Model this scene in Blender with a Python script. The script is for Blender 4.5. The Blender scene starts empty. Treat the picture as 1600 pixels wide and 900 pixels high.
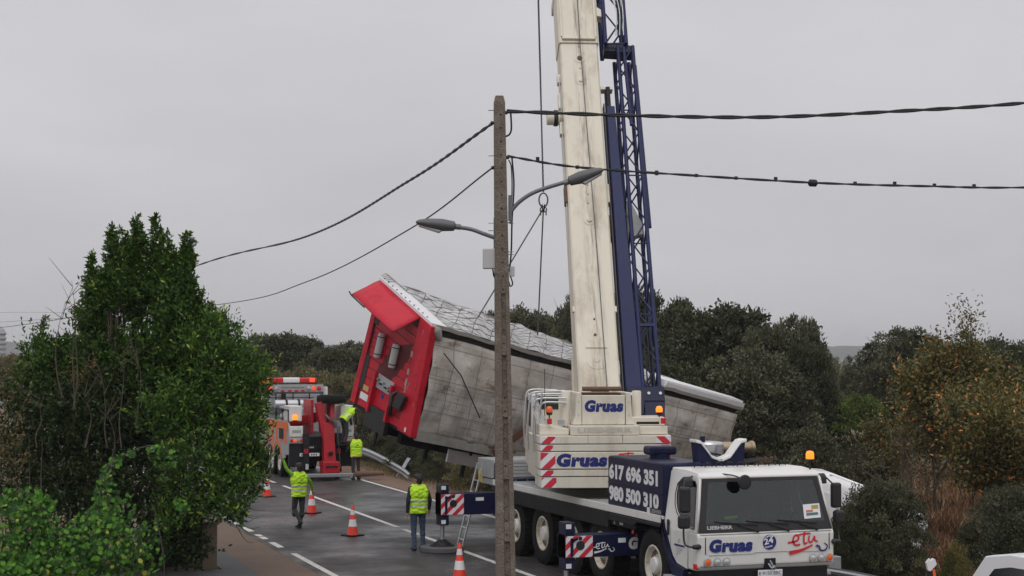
import bpy, bmesh, math, random
import numpy as np
from mathutils import Vector, Matrix, noise
R = math.radians
random.seed(7); RNG = np.random.default_rng(7)
S = bpy.context.scene; COL = S.collection

# ------------------------------------------------------------------ camera
EYE = Vector((0, 0, 4.6)); YAW = R(19.3); PITCH = math.atan(108 / 2600)
cd = bpy.data.cameras.new('camera'); cam = bpy.data.objects.new('camera', cd); COL.objects.link(cam)
cd.sensor_width = 36; cd.lens = 58.5; cd.clip_start = .1; cd.clip_end = 9000
cam.location = EYE; cam.rotation_euler = (math.pi / 2 + PITCH, 0, -YAW); S.camera = cam

# ------------------------------------------------------------------ sky, sun, exposure
w = bpy.data.worlds.new('World'); S.world = w; w.use_nodes = True
nt = w.node_tree; nt.nodes.clear()
out = nt.nodes.new('ShaderNodeOutputWorld'); bg = nt.nodes.new('ShaderNodeBackground')
sky = nt.nodes.new('ShaderNodeTexSky'); sky.sky_type = 'NISHITA'; sky.sun_disc = False
SUN_EL, SUN_AZ = R(58), R(205)
sky.sun_elevation = SUN_EL; sky.sun_rotation = SUN_AZ; sky.air_density = 1.0; sky.dust_density = 4.0
hs = nt.nodes.new('ShaderNodeHueSaturation'); hs.inputs['Saturation'].default_value = .04
geo = nt.nodes.new('ShaderNodeTexCoord'); sep = nt.nodes.new('ShaderNodeSeparateXYZ')
mr = nt.nodes.new('ShaderNodeMapRange'); mr.inputs['From Min'].default_value = 0; mr.inputs['From Max'].default_value = 1
mr.inputs['To Min'].default_value = 5.0; mr.inputs['To Max'].default_value = 9.0
cl = nt.nodes.new('ShaderNodeTexNoise'); cl.inputs['Scale'].default_value = 3.2; cl.inputs['Detail'].default_value = 4
cm = nt.nodes.new('ShaderNodeMapping'); cm.inputs['Scale'].default_value = (1, 1, 3.5)
cr = nt.nodes.new('ShaderNodeMapRange'); cr.inputs['From Min'].default_value = .3; cr.inputs['From Max'].default_value = .7; cr.inputs['To Min'].default_value = .925; cr.inputs['To Max'].default_value = 1.075
mu = nt.nodes.new('ShaderNodeMath'); mu.operation = 'MULTIPLY'
tint = nt.nodes.new('ShaderNodeMix'); tint.data_type = 'RGBA'; tint.blend_type = 'MULTIPLY'; tint.inputs[0].default_value = 1
tint.inputs[6].default_value = (.968, .955, 1.0, 1)
mx = nt.nodes.new('ShaderNodeMix'); mx.data_type = 'RGBA'; mx.inputs[0].default_value = .93     # cloud cover hides nearly all of the clear sky
L = nt.links.new
L(sky.outputs[0], hs.inputs['Color']); L(geo.outputs['Generated'], sep.inputs[0]); L(sep.outputs['Z'], mr.inputs['Value'])
L(geo.outputs['Generated'], cm.inputs[0]); L(cm.outputs[0], cl.inputs['Vector']); L(cl.outputs[0], cr.inputs['Value'])
L(mr.outputs[0], mu.inputs[0]); L(cr.outputs[0], mu.inputs[1]); L(mu.outputs[0], tint.inputs[7])
L(hs.outputs[0], mx.inputs[6]); L(tint.outputs[2], mx.inputs[7]); L(mx.outputs[2], bg.inputs['Color']); L(bg.outputs[0], out.inputs[0])
bg.inputs['Strength'].default_value = .112
sd = bpy.data.lights.new('sun', 'SUN'); sun = bpy.data.objects.new('sun', sd); COL.objects.link(sun)
sd.energy = .9; sd.angle = R(40); sd.color = (1, .97, .93); sun.location = (0, 0, 60)
sun.rotation_euler = (math.pi / 2 - SUN_EL, 0, math.pi - SUN_AZ)
vs = S.view_settings; vs.view_transform = 'Standard'; vs.look = 'None'; vs.exposure = 0; vs.gamma = 1; vs.use_curve_mapping = False

# ------------------------------------------------------------------ helpers
FW = Vector((math.sin(YAW) * math.cos(PITCH), math.cos(YAW) * math.cos(PITCH), math.sin(PITCH)))
RT = Vector((math.cos(YAW), -math.sin(YAW), 0)); UP = RT.cross(FW)
def at(x, y, d):                    # the place d metres out along the line of sight through a point of the photograph
    r = FW * 2600 + RT * (x - 800) - UP * (y - 450)
    return EYE + r * (d / (math.sin(YAW) * r.x + math.cos(YAW) * r.y))

def tag(o, label=None, cat=None, group=None, kind=None):
    if label: o['label'] = label
    if cat: o['category'] = cat
    if group: o['group'] = group
    if kind: o['kind'] = kind
    return o
def empty(name, loc=(0, 0, 0), rz=0, parent=None):
    o = bpy.data.objects.new(name, None); COL.objects.link(o); o.location = loc; o.rotation_euler = (0, 0, rz); o.empty_display_size = .2
    if parent: o.parent = parent
    return o
def thing(name, label, cat, loc=(0, 0, 0), rz=0, group=None): return tag(empty(name, loc, rz), label, cat, group)
def copy_tree(o, parent=None):
    c = o.copy(); COL.objects.link(c); c.parent = parent
    for ch in list(o.children): copy_tree(ch, c)
    return c
def newobj(name, me, mats, parent=None):
    o = bpy.data.objects.new(name, me); COL.objects.link(o)
    for m in (mats if isinstance(mats, (list, tuple)) else [mats]): me.materials.append(m)
    if parent: o.parent = parent
    return o

class MB:
    def __init__(s, xf=None): s.v = []; s.f = []; s.m = []; s.xf = xf
    def add(s, vs, fs, mi=0):
        b = len(s.v)
        for p in vs: s.v.append(tuple(s.xf(*p)) if s.xf else tuple(p))
        for f in fs: s.f.append([b + i for i in f]); s.m.append(mi)
        return s
    def box(s, x0, x1, y0, y1, z0, z1, mi=0):
        return s.add([(x, y, z) for z in (z0, z1) for y in (y0, y1) for x in (x0, x1)],
                     [(0, 2, 3, 1), (4, 5, 7, 6), (0, 1, 5, 4), (2, 6, 7, 3), (0, 4, 6, 2), (1, 3, 7, 5)], mi)
    def hexa(s, p, mi=0):           # eight corners, ordered as in box
        return s.add(p, [(0, 2, 3, 1), (4, 5, 7, 6), (0, 1, 5, 4), (2, 6, 7, 3), (0, 4, 6, 2), (1, 3, 7, 5)], mi)
    def bar(s, p, q, wd, ht, up=(0, 0, 1), mi=0):
        p = Vector(p); q = Vector(q); d = (q - p).normalized(); a = d.cross(Vector(up))
        if a.length < 1e-4: a = d.cross(Vector((1, 0, 0)))
        a.normalize(); b = a.cross(d).normalized(); a = a * wd / 2; b = b * ht / 2
        return s.add([p - a - b, p + a - b, p + a + b, p - a + b, q - a - b, q + a - b, q + a + b, q - a + b],
                     [(0, 1, 2, 3), (7, 6, 5, 4), (0, 4, 5, 1), (1, 5, 6, 2), (2, 6, 7, 3), (3, 7, 4, 0)], mi)
    def loft(s, rings, mi=0, caps=True, closed=True):
        n = len(rings[0]); vs = [p for r in rings for p in r]; fs = []
        for k in range(len(rings) - 1):
            for i in range(n if closed else n - 1):
                j = (i + 1) % n; fs.append((k * n + i, k * n + j, (k + 1) * n + j, (k + 1) * n + i))
        if caps and closed:
            fs.append(tuple(range(n - 1, -1, -1))); fs.append(tuple((len(rings) - 1) * n + i for i in range(n)))
        return s.add(vs, fs, mi)
    def tube(s, pts, r, n=8, mi=0, caps=True):
        pts = [Vector(p) for p in pts]; rs = r if isinstance(r, (list, tuple)) else [r] * len(pts); rings = []; a = None
        for k, p in enumerate(pts):
            d = (pts[min(k + 1, len(pts) - 1)] - pts[max(k - 1, 0)])
            if d.length < 1e-9: d = Vector((0, 0, 1))
            d.normalize()
            if a is None: a = d.cross(Vector((0, 0, 1)) if abs(d.z) < .9 else Vector((1, 0, 0)))
            a = (a - d * a.dot(d)).normalized(); b = d.cross(a)
            rings.append([p + (a * math.cos(t) + b * math.sin(t)) * rs[k] for t in [2 * math.pi * i / n for i in range(n)]])
        return s.loft(rings, mi, caps)
    def capsule(s, p, q, r0, r1, n=12, mi=0):
        p = Vector(p); q = Vector(q); d = (q - p); l = d.length; d = d / l if l > 1e-6 else Vector((0, 0, 1)); pts = []; rs = []
        for k in (-90, -60, -30, 0): pts.append(p + d * r0 * math.sin(R(k))); rs.append(max(r0 * math.cos(R(k)), 1e-3))
        for k in (0, 30, 60, 90): pts.append(q + d * r1 * math.sin(R(k))); rs.append(max(r1 * math.cos(R(k)), 1e-3))
        return s.tube(pts, rs, n, mi)
    def lathe(s, prof, axis='z', c=(0, 0, 0), n=24, mi=0, caps=True):   # prof: (radius, height)
        rings = []
        for r, h in prof:
            ring = []
            for i in range(n):
                t = 2 * math.pi * i / n; x, y = r * math.cos(t), r * math.sin(t)
                q = {'z': (x, y, h), 'x': (h, x, y), 'y': (y, h, x)}[axis]
                ring.append((c[0] + q[0], c[1] + q[1], c[2] + q[2]))
            rings.append(ring)
        return s.loft(rings, mi, caps)
    def prism(s, poly, axis, a, b, mi=0):   # polygon in the two other axes, cyclic order (x:yz, y:xz, z:xy)
        def P(u, v, t): return {'x': (t, u, v), 'y': (u, t, v), 'z': (u, v, t)}[axis]
        n = len(poly)
        return s.add([P(u, v, a) for u, v in poly] + [P(u, v, b) for u, v in poly],
                     [tuple(range(n - 1, -1, -1)), tuple(range(n, 2 * n))] + [(i, (i + 1) % n, n + (i + 1) % n, n + i) for i in range(n)], mi)
    def mesh(s, name):
        me = bpy.data.meshes.new(name); me.from_pydata(s.v, [], s.f); me.polygons.foreach_set('material_index', s.m)
        bm = bmesh.new(); bm.from_mesh(me); bmesh.ops.recalc_face_normals(bm, faces=bm.faces); bm.to_mesh(me); bm.free()
        return me
    def build(s, name, mats, parent=None, smooth=None, bevel=0, seg=2):
        me = s.mesh(name); o = newobj(name, me, mats, parent)
        if smooth is not None:
            me.shade_smooth(); me.set_sharp_from_angle(angle=R(smooth))
        if bevel:
            b = o.modifiers.new('bevel', 'BEVEL'); b.width = bevel; b.segments = seg; b.limit_method = 'ANGLE'; b.angle_limit = R(35)
        return o
def lerp(a, b, t): return a + (b - a) * t
def to_mesh(o):
    bpy.context.view_layer.update(); dg = bpy.context.evaluated_depsgraph_get()
    return bpy.data.meshes.new_from_object(o.evaluated_get(dg))
def bez(pts, n=8):                  # smooth Catmull-Rom line through points
    P = [Vector(p) for p in pts]; P = [2 * P[0] - P[1]] + P + [2 * P[-1] - P[-2]]; o = []
    for i in range(1, len(P) - 2):
        for k in range(n):
            t = k / n
            o.append(.5 * ((2 * P[i]) + (P[i + 1] - P[i - 1]) * t + (2 * P[i - 1] - 5 * P[i] + 4 * P[i + 1] - P[i + 2]) * t * t + (3 * P[i] - P[i - 1] - 3 * P[i + 1] + P[i + 2]) * t ** 3))
    o.append(P[-2]); return o

def frame(o, u, v):                 # origin, reading direction, up direction of a flat print
    o, u, v = Vector(o), Vector(u).normalized(), Vector(v).normalized(); n = u.cross(v)
    return Matrix((u, v, n)).transposed().to_4x4(), o
def flat(me, fr):
    m, o = fr; me.transform(Matrix.Translation(o) @ m); return me
def text(name, s, fr, width, height, m, parent, bold=0, shear=0, depth=.004, space=1.0):
    c = bpy.data.curves.new('t', 'FONT'); c.body = s; c.offset = bold; c.shear = shear; c.space_character = space; c.resolution_u = 3
    o = bpy.data.objects.new('t', c); COL.objects.link(o); me = to_mesh(o); bpy.data.objects.remove(o)
    n = len(me.vertices); co = np.empty(n * 3); me.vertices.foreach_get('co', co); co = co.reshape(-1, 3)
    lo, hi = co.min(0), co.max(0); co[:, 0] = (co[:, 0] - lo[0]) / (hi[0] - lo[0]) * width; co[:, 1] = (co[:, 1] - lo[1]) / (hi[1] - lo[1]) * height; co[:, 2] = depth
    me.vertices.foreach_set('co', co.ravel()); flat(me, fr); me.name = name; me.materials.clear()
    return newobj(name, me, m, parent)
def strokes(name, lines, fr, m, parent, depth=.005):   # flat ribbons: [(points, width or (w0,w1))]
    vs, fs = [], []
    for pts, wd in lines:
        P = bez([(x, y, 0) for x, y in pts], 6); b = len(vs); k = len(P)
        for i, p in enumerate(P):
            d = P[min(i + 1, k - 1)] - P[max(i - 1, 0)]; d.normalize(); nn = Vector((-d.y, d.x, 0))
            ww = wd if not isinstance(wd, tuple) else lerp(wd[0], wd[1], i / (k - 1))
            vs += [p + nn * ww / 2 + Vector((0, 0, depth)), p - nn * ww / 2 + Vector((0, 0, depth))]
        fs += [(b + 2 * i, b + 2 * i + 1, b + 2 * i + 3, b + 2 * i + 2) for i in range(k - 1)]; depth += .0007
    me = bpy.data.meshes.new(name); me.from_pydata([tuple(v) for v in vs], [], fs); flat(me, fr); return newobj(name, me, m, parent)
def clip(poly, ax, val, keep_less):
    o = []
    for i in range(len(poly)):
        a, b = poly[i], poly[(i + 1) % len(poly)]; ia = (a[ax] <= val) == keep_less; ib = (b[ax] <= val) == keep_less
        if ia: o.append(a)
        if ia != ib:
            t = (val - a[ax]) / (b[ax] - a[ax]); o.append((lerp(a[0], b[0], t), lerp(a[1], b[1], t)))
    return o
def hazard(name, fr, wd, ht, m, parent, pitch=.34, sgn=1, off=0., depth=.005):   # red bars slanting across a white board
    vs, fs = [], []; k = -6
    while k < 12:
        x = k * pitch + off; h = ht * 1.05 * sgn
        p = [(x, 0), (x + pitch / 2, 0), (x + pitch / 2 + h, ht), (x + h, ht)]
        p = clip(clip(p, 0, 0, False), 0, wd, True) if p else p
        if len(p) > 2:
            b = len(vs); vs += [(a, c, depth) for a, c in p]; fs.append(tuple(range(b, b + len(p))))
        k += 1
    me = bpy.data.meshes.new(name); me.from_pydata(vs, [], fs); flat(me, fr); return newobj(name, me, m, parent)
def card(name, fr, wd, ht, m, parent, depth=.003, th=.003):
    b = MB().box(0, wd, 0, ht, depth - th, depth); me = b.mesh(name); flat(me, fr); return newobj(name, me, m, parent)
def disc(name, fr, r, m, parent, depth=.006, n=24):
    me = bpy.data.meshes.new(name); me.from_pydata([(r * math.cos(2 * math.pi * i / n), r * math.sin(2 * math.pi * i / n), depth) for i in range(n)], [], [tuple(range(n))])
    flat(me, fr); return newobj(name, me, m, parent)
def plate(name, outline, holes, xf, th, m, parent=None, bevel=0):   # flat sheet with holes: 2-D curve filled, then mapped by xf(u, v, w)
    c = bpy.data.curves.new('p', 'CURVE'); c.dimensions = '2D'; c.fill_mode = 'BOTH'; c.extrude = th / 2
    for poly in [outline] + holes:
        sp = c.splines.new('POLY'); sp.points.add(len(poly) - 1); sp.use_cyclic_u = True
        for q, (u, v) in zip(sp.points, poly): q.co = (u, v, 0, 1)
    o = bpy.data.objects.new('p', c); COL.objects.link(o); me = to_mesh(o); bpy.data.objects.remove(o)
    for v in me.vertices: v.co = xf(*v.co)
    bm = bmesh.new(); bm.from_mesh(me); bmesh.ops.remove_doubles(bm, verts=bm.verts, dist=1e-5); bmesh.ops.recalc_face_normals(bm, faces=bm.faces); bm.to_mesh(me); bm.free()
    me.name = name; me.materials.clear(); o = newobj(name, me, m, parent)
    return o
def rounded(x0, x1, y0, y1, r, n=5):
    o = []
    for cx, cy, a0 in ((x1 - r, y1 - r, 0), (x0 + r, y1 - r, 90), (x0 + r, y0 + r, 180), (x1 - r, y0 + r, 270)):
        for k in range(n + 1): t = R(a0 + 90 * k / n); o.append((cx + r * math.cos(t), cy + r * math.sin(t)))
    return o

# ------------------------------------------------------------------ materials
def N(nt, kind, **kw):
    n = nt.nodes.new(kind)
    for k, v in kw.items():
        if k in n.inputs: n.inputs[k].default_value = v
        else: setattr(n, k, v)
    return n
def mat(name, col, rough=.5, metal=0, dirt=None, amt=.35, scale=3., var=.12, bump=0, bscale=40., spec=.5, streak=1., fine=0):
    """paint or raw stuff with its own blotches, grime of another colour and a fine relief"""
    m = bpy.data.materials.new(name); m.use_nodes = True; nt = m.node_tree; p = nt.nodes['Principled BSDF']; L = nt.links.new
    p.inputs['Roughness'].default_value = rough; p.inputs['Metallic'].default_value = metal; p.inputs['Specular IOR Level'].default_value = spec
    tc = N(nt, 'ShaderNodeTexCoord'); mp = N(nt, 'ShaderNodeMapping'); mp.inputs['Scale'].default_value = (1, 1, 1 / streak); L(tc.outputs['Object'], mp.inputs[0])
    n1 = N(nt, 'ShaderNodeTexNoise', Scale=scale, Detail=6, Roughness=.62); L(mp.outputs[0], n1.inputs['Vector'])
    a = tuple(c * (1 - var) for c in col); b = tuple(min(c * (1 + var), 1) for c in col)
    m1 = N(nt, 'ShaderNodeMix', data_type='RGBA'); m1.inputs[6].default_value = (*a, 1); m1.inputs[7].default_value = (*b, 1); L(n1.outputs[0], m1.inputs[0])
    src = m1.outputs[2]
    if dirt:
        n2 = N(nt, 'ShaderNodeTexNoise', Scale=scale * .7, Detail=8, Roughness=.72); L(mp.outputs[0], n2.inputs['Vector'])
        rr = N(nt, 'ShaderNodeMapRange'); rr.inputs['From Min'].default_value = .5; rr.inputs['From Max'].default_value = .72; rr.inputs['To Max'].default_value = amt; L(n2.outputs[0], rr.inputs['Value'])
        m2 = N(nt, 'ShaderNodeMix', data_type='RGBA'); m2.inputs[7].default_value = (*dirt, 1); L(rr.outputs[0], m2.inputs[0]); L(src, m2.inputs[6]); src = m2.outputs[2]
        ra = N(nt, 'ShaderNodeMapRange'); ra.inputs['To Min'].default_value = rough; ra.inputs['To Max'].default_value = min(1, rough + .35); L(rr.outputs[0], ra.inputs['Value']); L(ra.outputs[0], p.inputs['Roughness'])
    if fine:
        n3 = N(nt, 'ShaderNodeTexNoise', Scale=bscale * 2, Detail=3); L(tc.outputs['Object'], n3.inputs['Vector'])
        r3 = N(nt, 'ShaderNodeMapRange'); r3.inputs['From Min'].default_value = .3; r3.inputs['From Max'].default_value = .7; r3.inputs['To Min'].default_value = 1 - fine; r3.inputs['To Max'].default_value = 1 + fine; L(n3.outputs[0], r3.inputs['Value'])
        m3 = N(nt, 'ShaderNodeMix', data_type='RGBA', blend_type='MULTIPLY'); m3.inputs[0].default_value = 1; L(src, m3.inputs[6]); L(r3.outputs[0], m3.inputs[7]); src = m3.outputs[2]
    L(src, p.inputs['Base Color'])
    if bump:
        n4 = N(nt, 'ShaderNodeTexNoise', Scale=bscale, Detail=5); L(tc.outputs['Object'], n4.inputs['Vector'])
        bp = N(nt, 'ShaderNodeBump', Strength=bump, Distance=.02); L(n4.outputs[0], bp.inputs['Height']); L(bp.outputs[0], p.inputs['Normal'])
    return m
def leafmat(name, c0, c1, c2=None, rough=.55, trans=.12):   # leaf colours differ from leaf to leaf (attribute rnd)
    m = bpy.data.materials.new(name); m.use_nodes = True; nt = m.node_tree; p = nt.nodes['Principled BSDF']; L = nt.links.new
    at_ = N(nt, 'ShaderNodeAttribute', attribute_name='rnd'); cr = N(nt, 'ShaderNodeValToRGB'); L(at_.outputs['Fac'], cr.inputs[0])
    e = cr.color_ramp.elements; e[0].color = (*c0, 1); e[1].color = (*c1, 1); e[1].position = .86 if c2 else 1
    if c2: x = e.new(.97); x.color = (*c2, 1)
    L(cr.outputs[0], p.inputs['Base Color']); p.inputs['Roughness'].default_value = rough; p.inputs['Specular IOR Level'].default_value = .35
    tr = N(nt, 'ShaderNodeBsdfTranslucent'); L(cr.outputs[0], tr.inputs['Color']); ms = N(nt, 'ShaderNodeMixShader'); ms.inputs[0].default_value = trans
    L(p.outputs[0], ms.inputs[1]); L(tr.outputs[0], ms.inputs[2]); L(ms.outputs[0], nt.nodes['Material Output'].inputs[0]); return m
def glow(name, col, st, base=(.5, .1, .02)):
    m = bpy.data.materials.new(name); m.use_nodes = True; p = m.node_tree.nodes['Principled BSDF']
    p.inputs['Base Color'].default_value = (*base, 1); p.inputs['Emission Color'].default_value = (*col, 1); p.inputs['Emission Strength'].default_value = st; p.inputs['Roughness'].default_value = .2; return m
def glass(name, tintc=(.55, .62, .6), mixf=.32):
    m = bpy.data.materials.new(name); m.use_nodes = True; nt = m.node_tree; nt.nodes.clear(); L = nt.links.new
    o = N(nt, 'ShaderNodeOutputMaterial'); t = N(nt, 'ShaderNodeBsdfTransparent'); t.inputs[0].default_value = (*tintc, 1)
    g = N(nt, 'ShaderNodeBsdfGlossy'); g.inputs['Roughness'].default_value = .03; fr = N(nt, 'ShaderNodeFresnel', IOR=1.5); ma = N(nt, 'ShaderNodeMath', operation='MULTIPLY_ADD'); ma.inputs[1].default_value = 1; ma.inputs[2].default_value = mixf * .15
    L(fr.outputs[0], ma.inputs[0]); x = N(nt, 'ShaderNodeMixShader'); L(ma.outputs[0], x.inputs[0]); L(t.outputs[0], x.inputs[1]); L(g.outputs[0], x.inputs[2]); L(x.outputs[0], o.inputs[0]); return m

M = {}
M['cream'] = mat('cream_paint', (.69, .655, .555), .38, dirt=(.36, .29, .21), amt=.48, scale=2.2, var=.05, streak=3)
M['white'] = mat('white_paint', (.72, .72, .69), .3, dirt=(.40, .36, .30), amt=.42, scale=2.6, var=.04, streak=3)
M['cleanwhite'] = mat('white_gloss', (.78, .78, .79), .22, dirt=(.6, .58, .55), amt=.15, scale=2, var=.02)
M['boom'] = mat('boom_paint', (.69, .645, .53), .45, dirt=(.27, .19, .12), amt=.62, scale=1.9, var=.06, streak=7)
M['navy'] = mat('navy_paint', (.007, .010, .042), .38, dirt=(.03, .03, .035), amt=.35, scale=2.5, var=.2, spec=.25)
M['blue'] = mat('jib_blue_paint', (.009, .015, .078), .45, dirt=(.026, .03, .065), amt=.45, scale=1.6, var=.18, streak=4, spec=.3)
M['decal_blue'] = mat('decal_blue', (.012, .022, .16), .4, var=.05)
M['decal_red'] = mat('decal_red', (.62, .02, .035), .4, var=.06)
M['decal_white'] = mat('decal_white', (.76, .76, .78), .45, dirt=(.5, .5, .5), amt=.2, var=.04)
M['refl_red'] = mat('hazard_red', (.6, .025, .05), .35, var=.06)
M['red'] = mat('trailer_red', (.52, .008, .028), .42, dirt=(.17, .010, .016), amt=.7, scale=1.6, var=.18, spec=.35)
M['reddark'] = mat('red_joint', (.10, .006, .010), .6, var=.2)
M['truckred'] = mat('truck_red', (.42, .008, .020), .38, dirt=(.09, .012, .015), amt=.5, scale=3, var=.14)
M['orange'] = mat('signal_orange', (.85, .15, .02), .45, var=.08)
M['lumi'] = mat('hi_vis_yellow', (.50, .83, .02), .6, var=.08, scale=9, bump=.5, bscale=16)
M['lumigreen'] = mat('hi_vis_green', (.22, .46, .02), .65, dirt=(.08, .2, .03), amt=.6, var=.15, scale=9)
M['reflect'] = mat('reflective_tape', (.55, .57, .52), .35, metal=.2)
M['darkcloth'] = mat('dark_cloth', (.014, .015, .022), .85, var=.3, scale=9, bump=.4, bscale=18)
M['trousers'] = mat('dark_trousers', (.03, .03, .034), .85, var=.3, scale=9, bump=.4, bscale=18)
M['jeans'] = mat('blue_jeans', (.045, .07, .12), .85, dirt=(.09, .12, .17), amt=.5, var=.2, scale=8, bump=.4, bscale=18)
M['skin'] = mat('skin', (.42, .24, .17), .5, var=.08)
M['hair'] = mat('dark_hair', (.012, .010, .009), .6, var=.3, bump=.6, bscale=60)
M['boot'] = mat('black_boot', (.012, .012, .013), .6)
M['pink'] = mat('pink_belt', (.6, .03, .16), .6)
M['black'] = mat('black_plastic', (.014, .014, .016), .5, dirt=(.06, .055, .05), amt=.4, scale=4)
M['frame'] = mat('chassis_black', (.012, .012, .014), .6, spec=.3, dirt=(.034, .029, .025), amt=.5, scale=3)
M['tyre'] = mat('tyre_rubber', (.011, .011, .012), .85, spec=.2, dirt=(.034, .030, .026), amt=.5, scale=5, bump=.3, bscale=30)
M['rim'] = mat('rim_paint', (.6, .56, .46), .5, dirt=(.2, .12, .07), amt=.85, scale=7)
M['rust'] = mat('rusty_steel', (.14, .08, .05), .75, dirt=(.05, .03, .02), amt=.6, scale=9)
M['steel'] = mat('galvanised_steel', (.42, .44, .46), .42, metal=.75, dirt=(.24, .24, .24), amt=.5, scale=6)
M['alu'] = mat('aluminium', (.55, .56, .58), .35, metal=.8, dirt=(.35, .35, .35), amt=.4, scale=5)
M['greypaint'] = mat('grey_paint', (.36, .37, .38), .4, dirt=(.2, .19, .18), amt=.4, scale=3)
M['lampgrey'] = mat('lamp_grey', (.10, .105, .11), .5, dirt=(.17, .17, .16), amt=.5, scale=9)
M['armgrey'] = mat('lamp_arm_grey', (.16, .175, .19), .5, metal=.3, dirt=(.1, .1, .1), amt=.4, scale=8)
M['boxgrey'] = mat('grey_box', (.5, .5, .5), .55, dirt=(.38, .38, .37), amt=.4, scale=9)
M['concrete'] = mat('weathered_concrete', (.155, .128, .10), .9, dirt=(.30, .28, .24), amt=.6, scale=8, var=.3, bump=.8, bscale=45, fine=.28)
M['wallstone'] = mat('pillar_render', (.23, .18, .13), .9, dirt=(.12, .1, .07), amt=.6, scale=5, bump=.6, bscale=30)
M['tilered'] = mat('terracotta', (.11, .042, .03), .8, dirt=(.08, .06, .04), amt=.6, scale=6, bump=.5, bscale=30)
M['rope'] = mat('steel_rope', (.11, .11, .115), .55, metal=.4)
M['cable'] = mat('black_cable', (.012, .012, .013), .6)
M['cone'] = mat('cone_orange_red', (.75, .045, .02), .45, dirt=(.3, .03, .02), amt=.4, scale=8)
M['conewhite'] = mat('cone_white', (.72, .72, .72), .4, dirt=(.4, .4, .4), amt=.3, scale=8)
M['bark'] = mat('bark', (.055, .045, .036), .95, dirt=(.14, .14, .12), amt=.5, scale=8, bump=.9, bscale=25)
M['stem'] = mat('dry_stem', (.085, .064, .048), .9, var=.25, scale=8)
M['glass'] = glass('windscreen_glass', (.60, .69, .68), .22)
M['sideglass'] = glass('side_window_glass', (.12, .14, .14), .3)
M['seat'] = mat('seat_cloth', (.045, .048, .052), .9, var=.2)
M['amber'] = glow('amber_lit', (1, .20, .008), 1.9); M['amberdull'] = mat('amber_lens', (.8, .13, .02), .25)
M['redlamp'] = mat('red_lens', (.6, .02, .03), .2); M['redlit'] = glow('red_lit', (1, .05, .02), .9); M['lens'] = mat('clear_lens', (.6, .62, .62), .12, metal=.5)
M['tarp_plain'] = mat('grey_tarp', (.30, .29, .27), .6, dirt=(.14, .11, .08), amt=.6, scale=3)

# ------------------------------------------------------------------ ground and road  (X across the road, Y along it)
def sstep(a, b, x): t = np.clip((x - a) / (b - a), 0, 1); return t * t * (3 - 2 * t)
def gz(x, y):
    x = np.asarray(x, float); y = np.asarray(y, float)
    d = -1.15 * sstep(17.2, 21.5, x) * (1 - sstep(60, 110, y) * .35)
    b = .10 * np.sin(x * .9 + y * .37) + .08 * np.sin(y * .71 - x * .23)
    return d + b * sstep(17.6, 22, x) - .02
def groundmat():
    m = mat('earth_and_dry_grass', (.13, .085, .05), .95, dirt=(.055, .06, .025), amt=.9, scale=.35, var=.35, bump=.9, bscale=9, fine=.3); return m
M['ground'] = groundmat()
gx = np.concatenate([[-3100, -2000, -900, -300, -120, -60, -30, -12], np.arange(-4, 16.9, 3), np.arange(17, 42, .7), np.arange(43, 90, 3), [110, 150, 220, 350, 600, 1000, 1800, 2500, 3100]])
gy = np.concatenate([[-400, -100, -30], np.arange(-6, 100, 1.0), np.arange(104, 180, 6), [200, 260, 350, 500, 800, 1300, 2000, 2600, 3150]])
GX, GY = np.meshgrid(gx, gy); GZ = gz(GX, GY); nx, ny = len(gx), len(gy)
me = bpy.data.meshes.new('ground'); me.from_pydata(np.stack([GX, GY, GZ], -1).reshape(-1, 3).tolist(), [], [(j * nx + i, j * nx + i + 1, (j + 1) * nx + i + 1, (j + 1) * nx + i) for j in range(ny - 1) for i in range(nx - 1)])
me.shade_smooth(); tag(newobj('ground', me, M['ground']), kind='structure')

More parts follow.
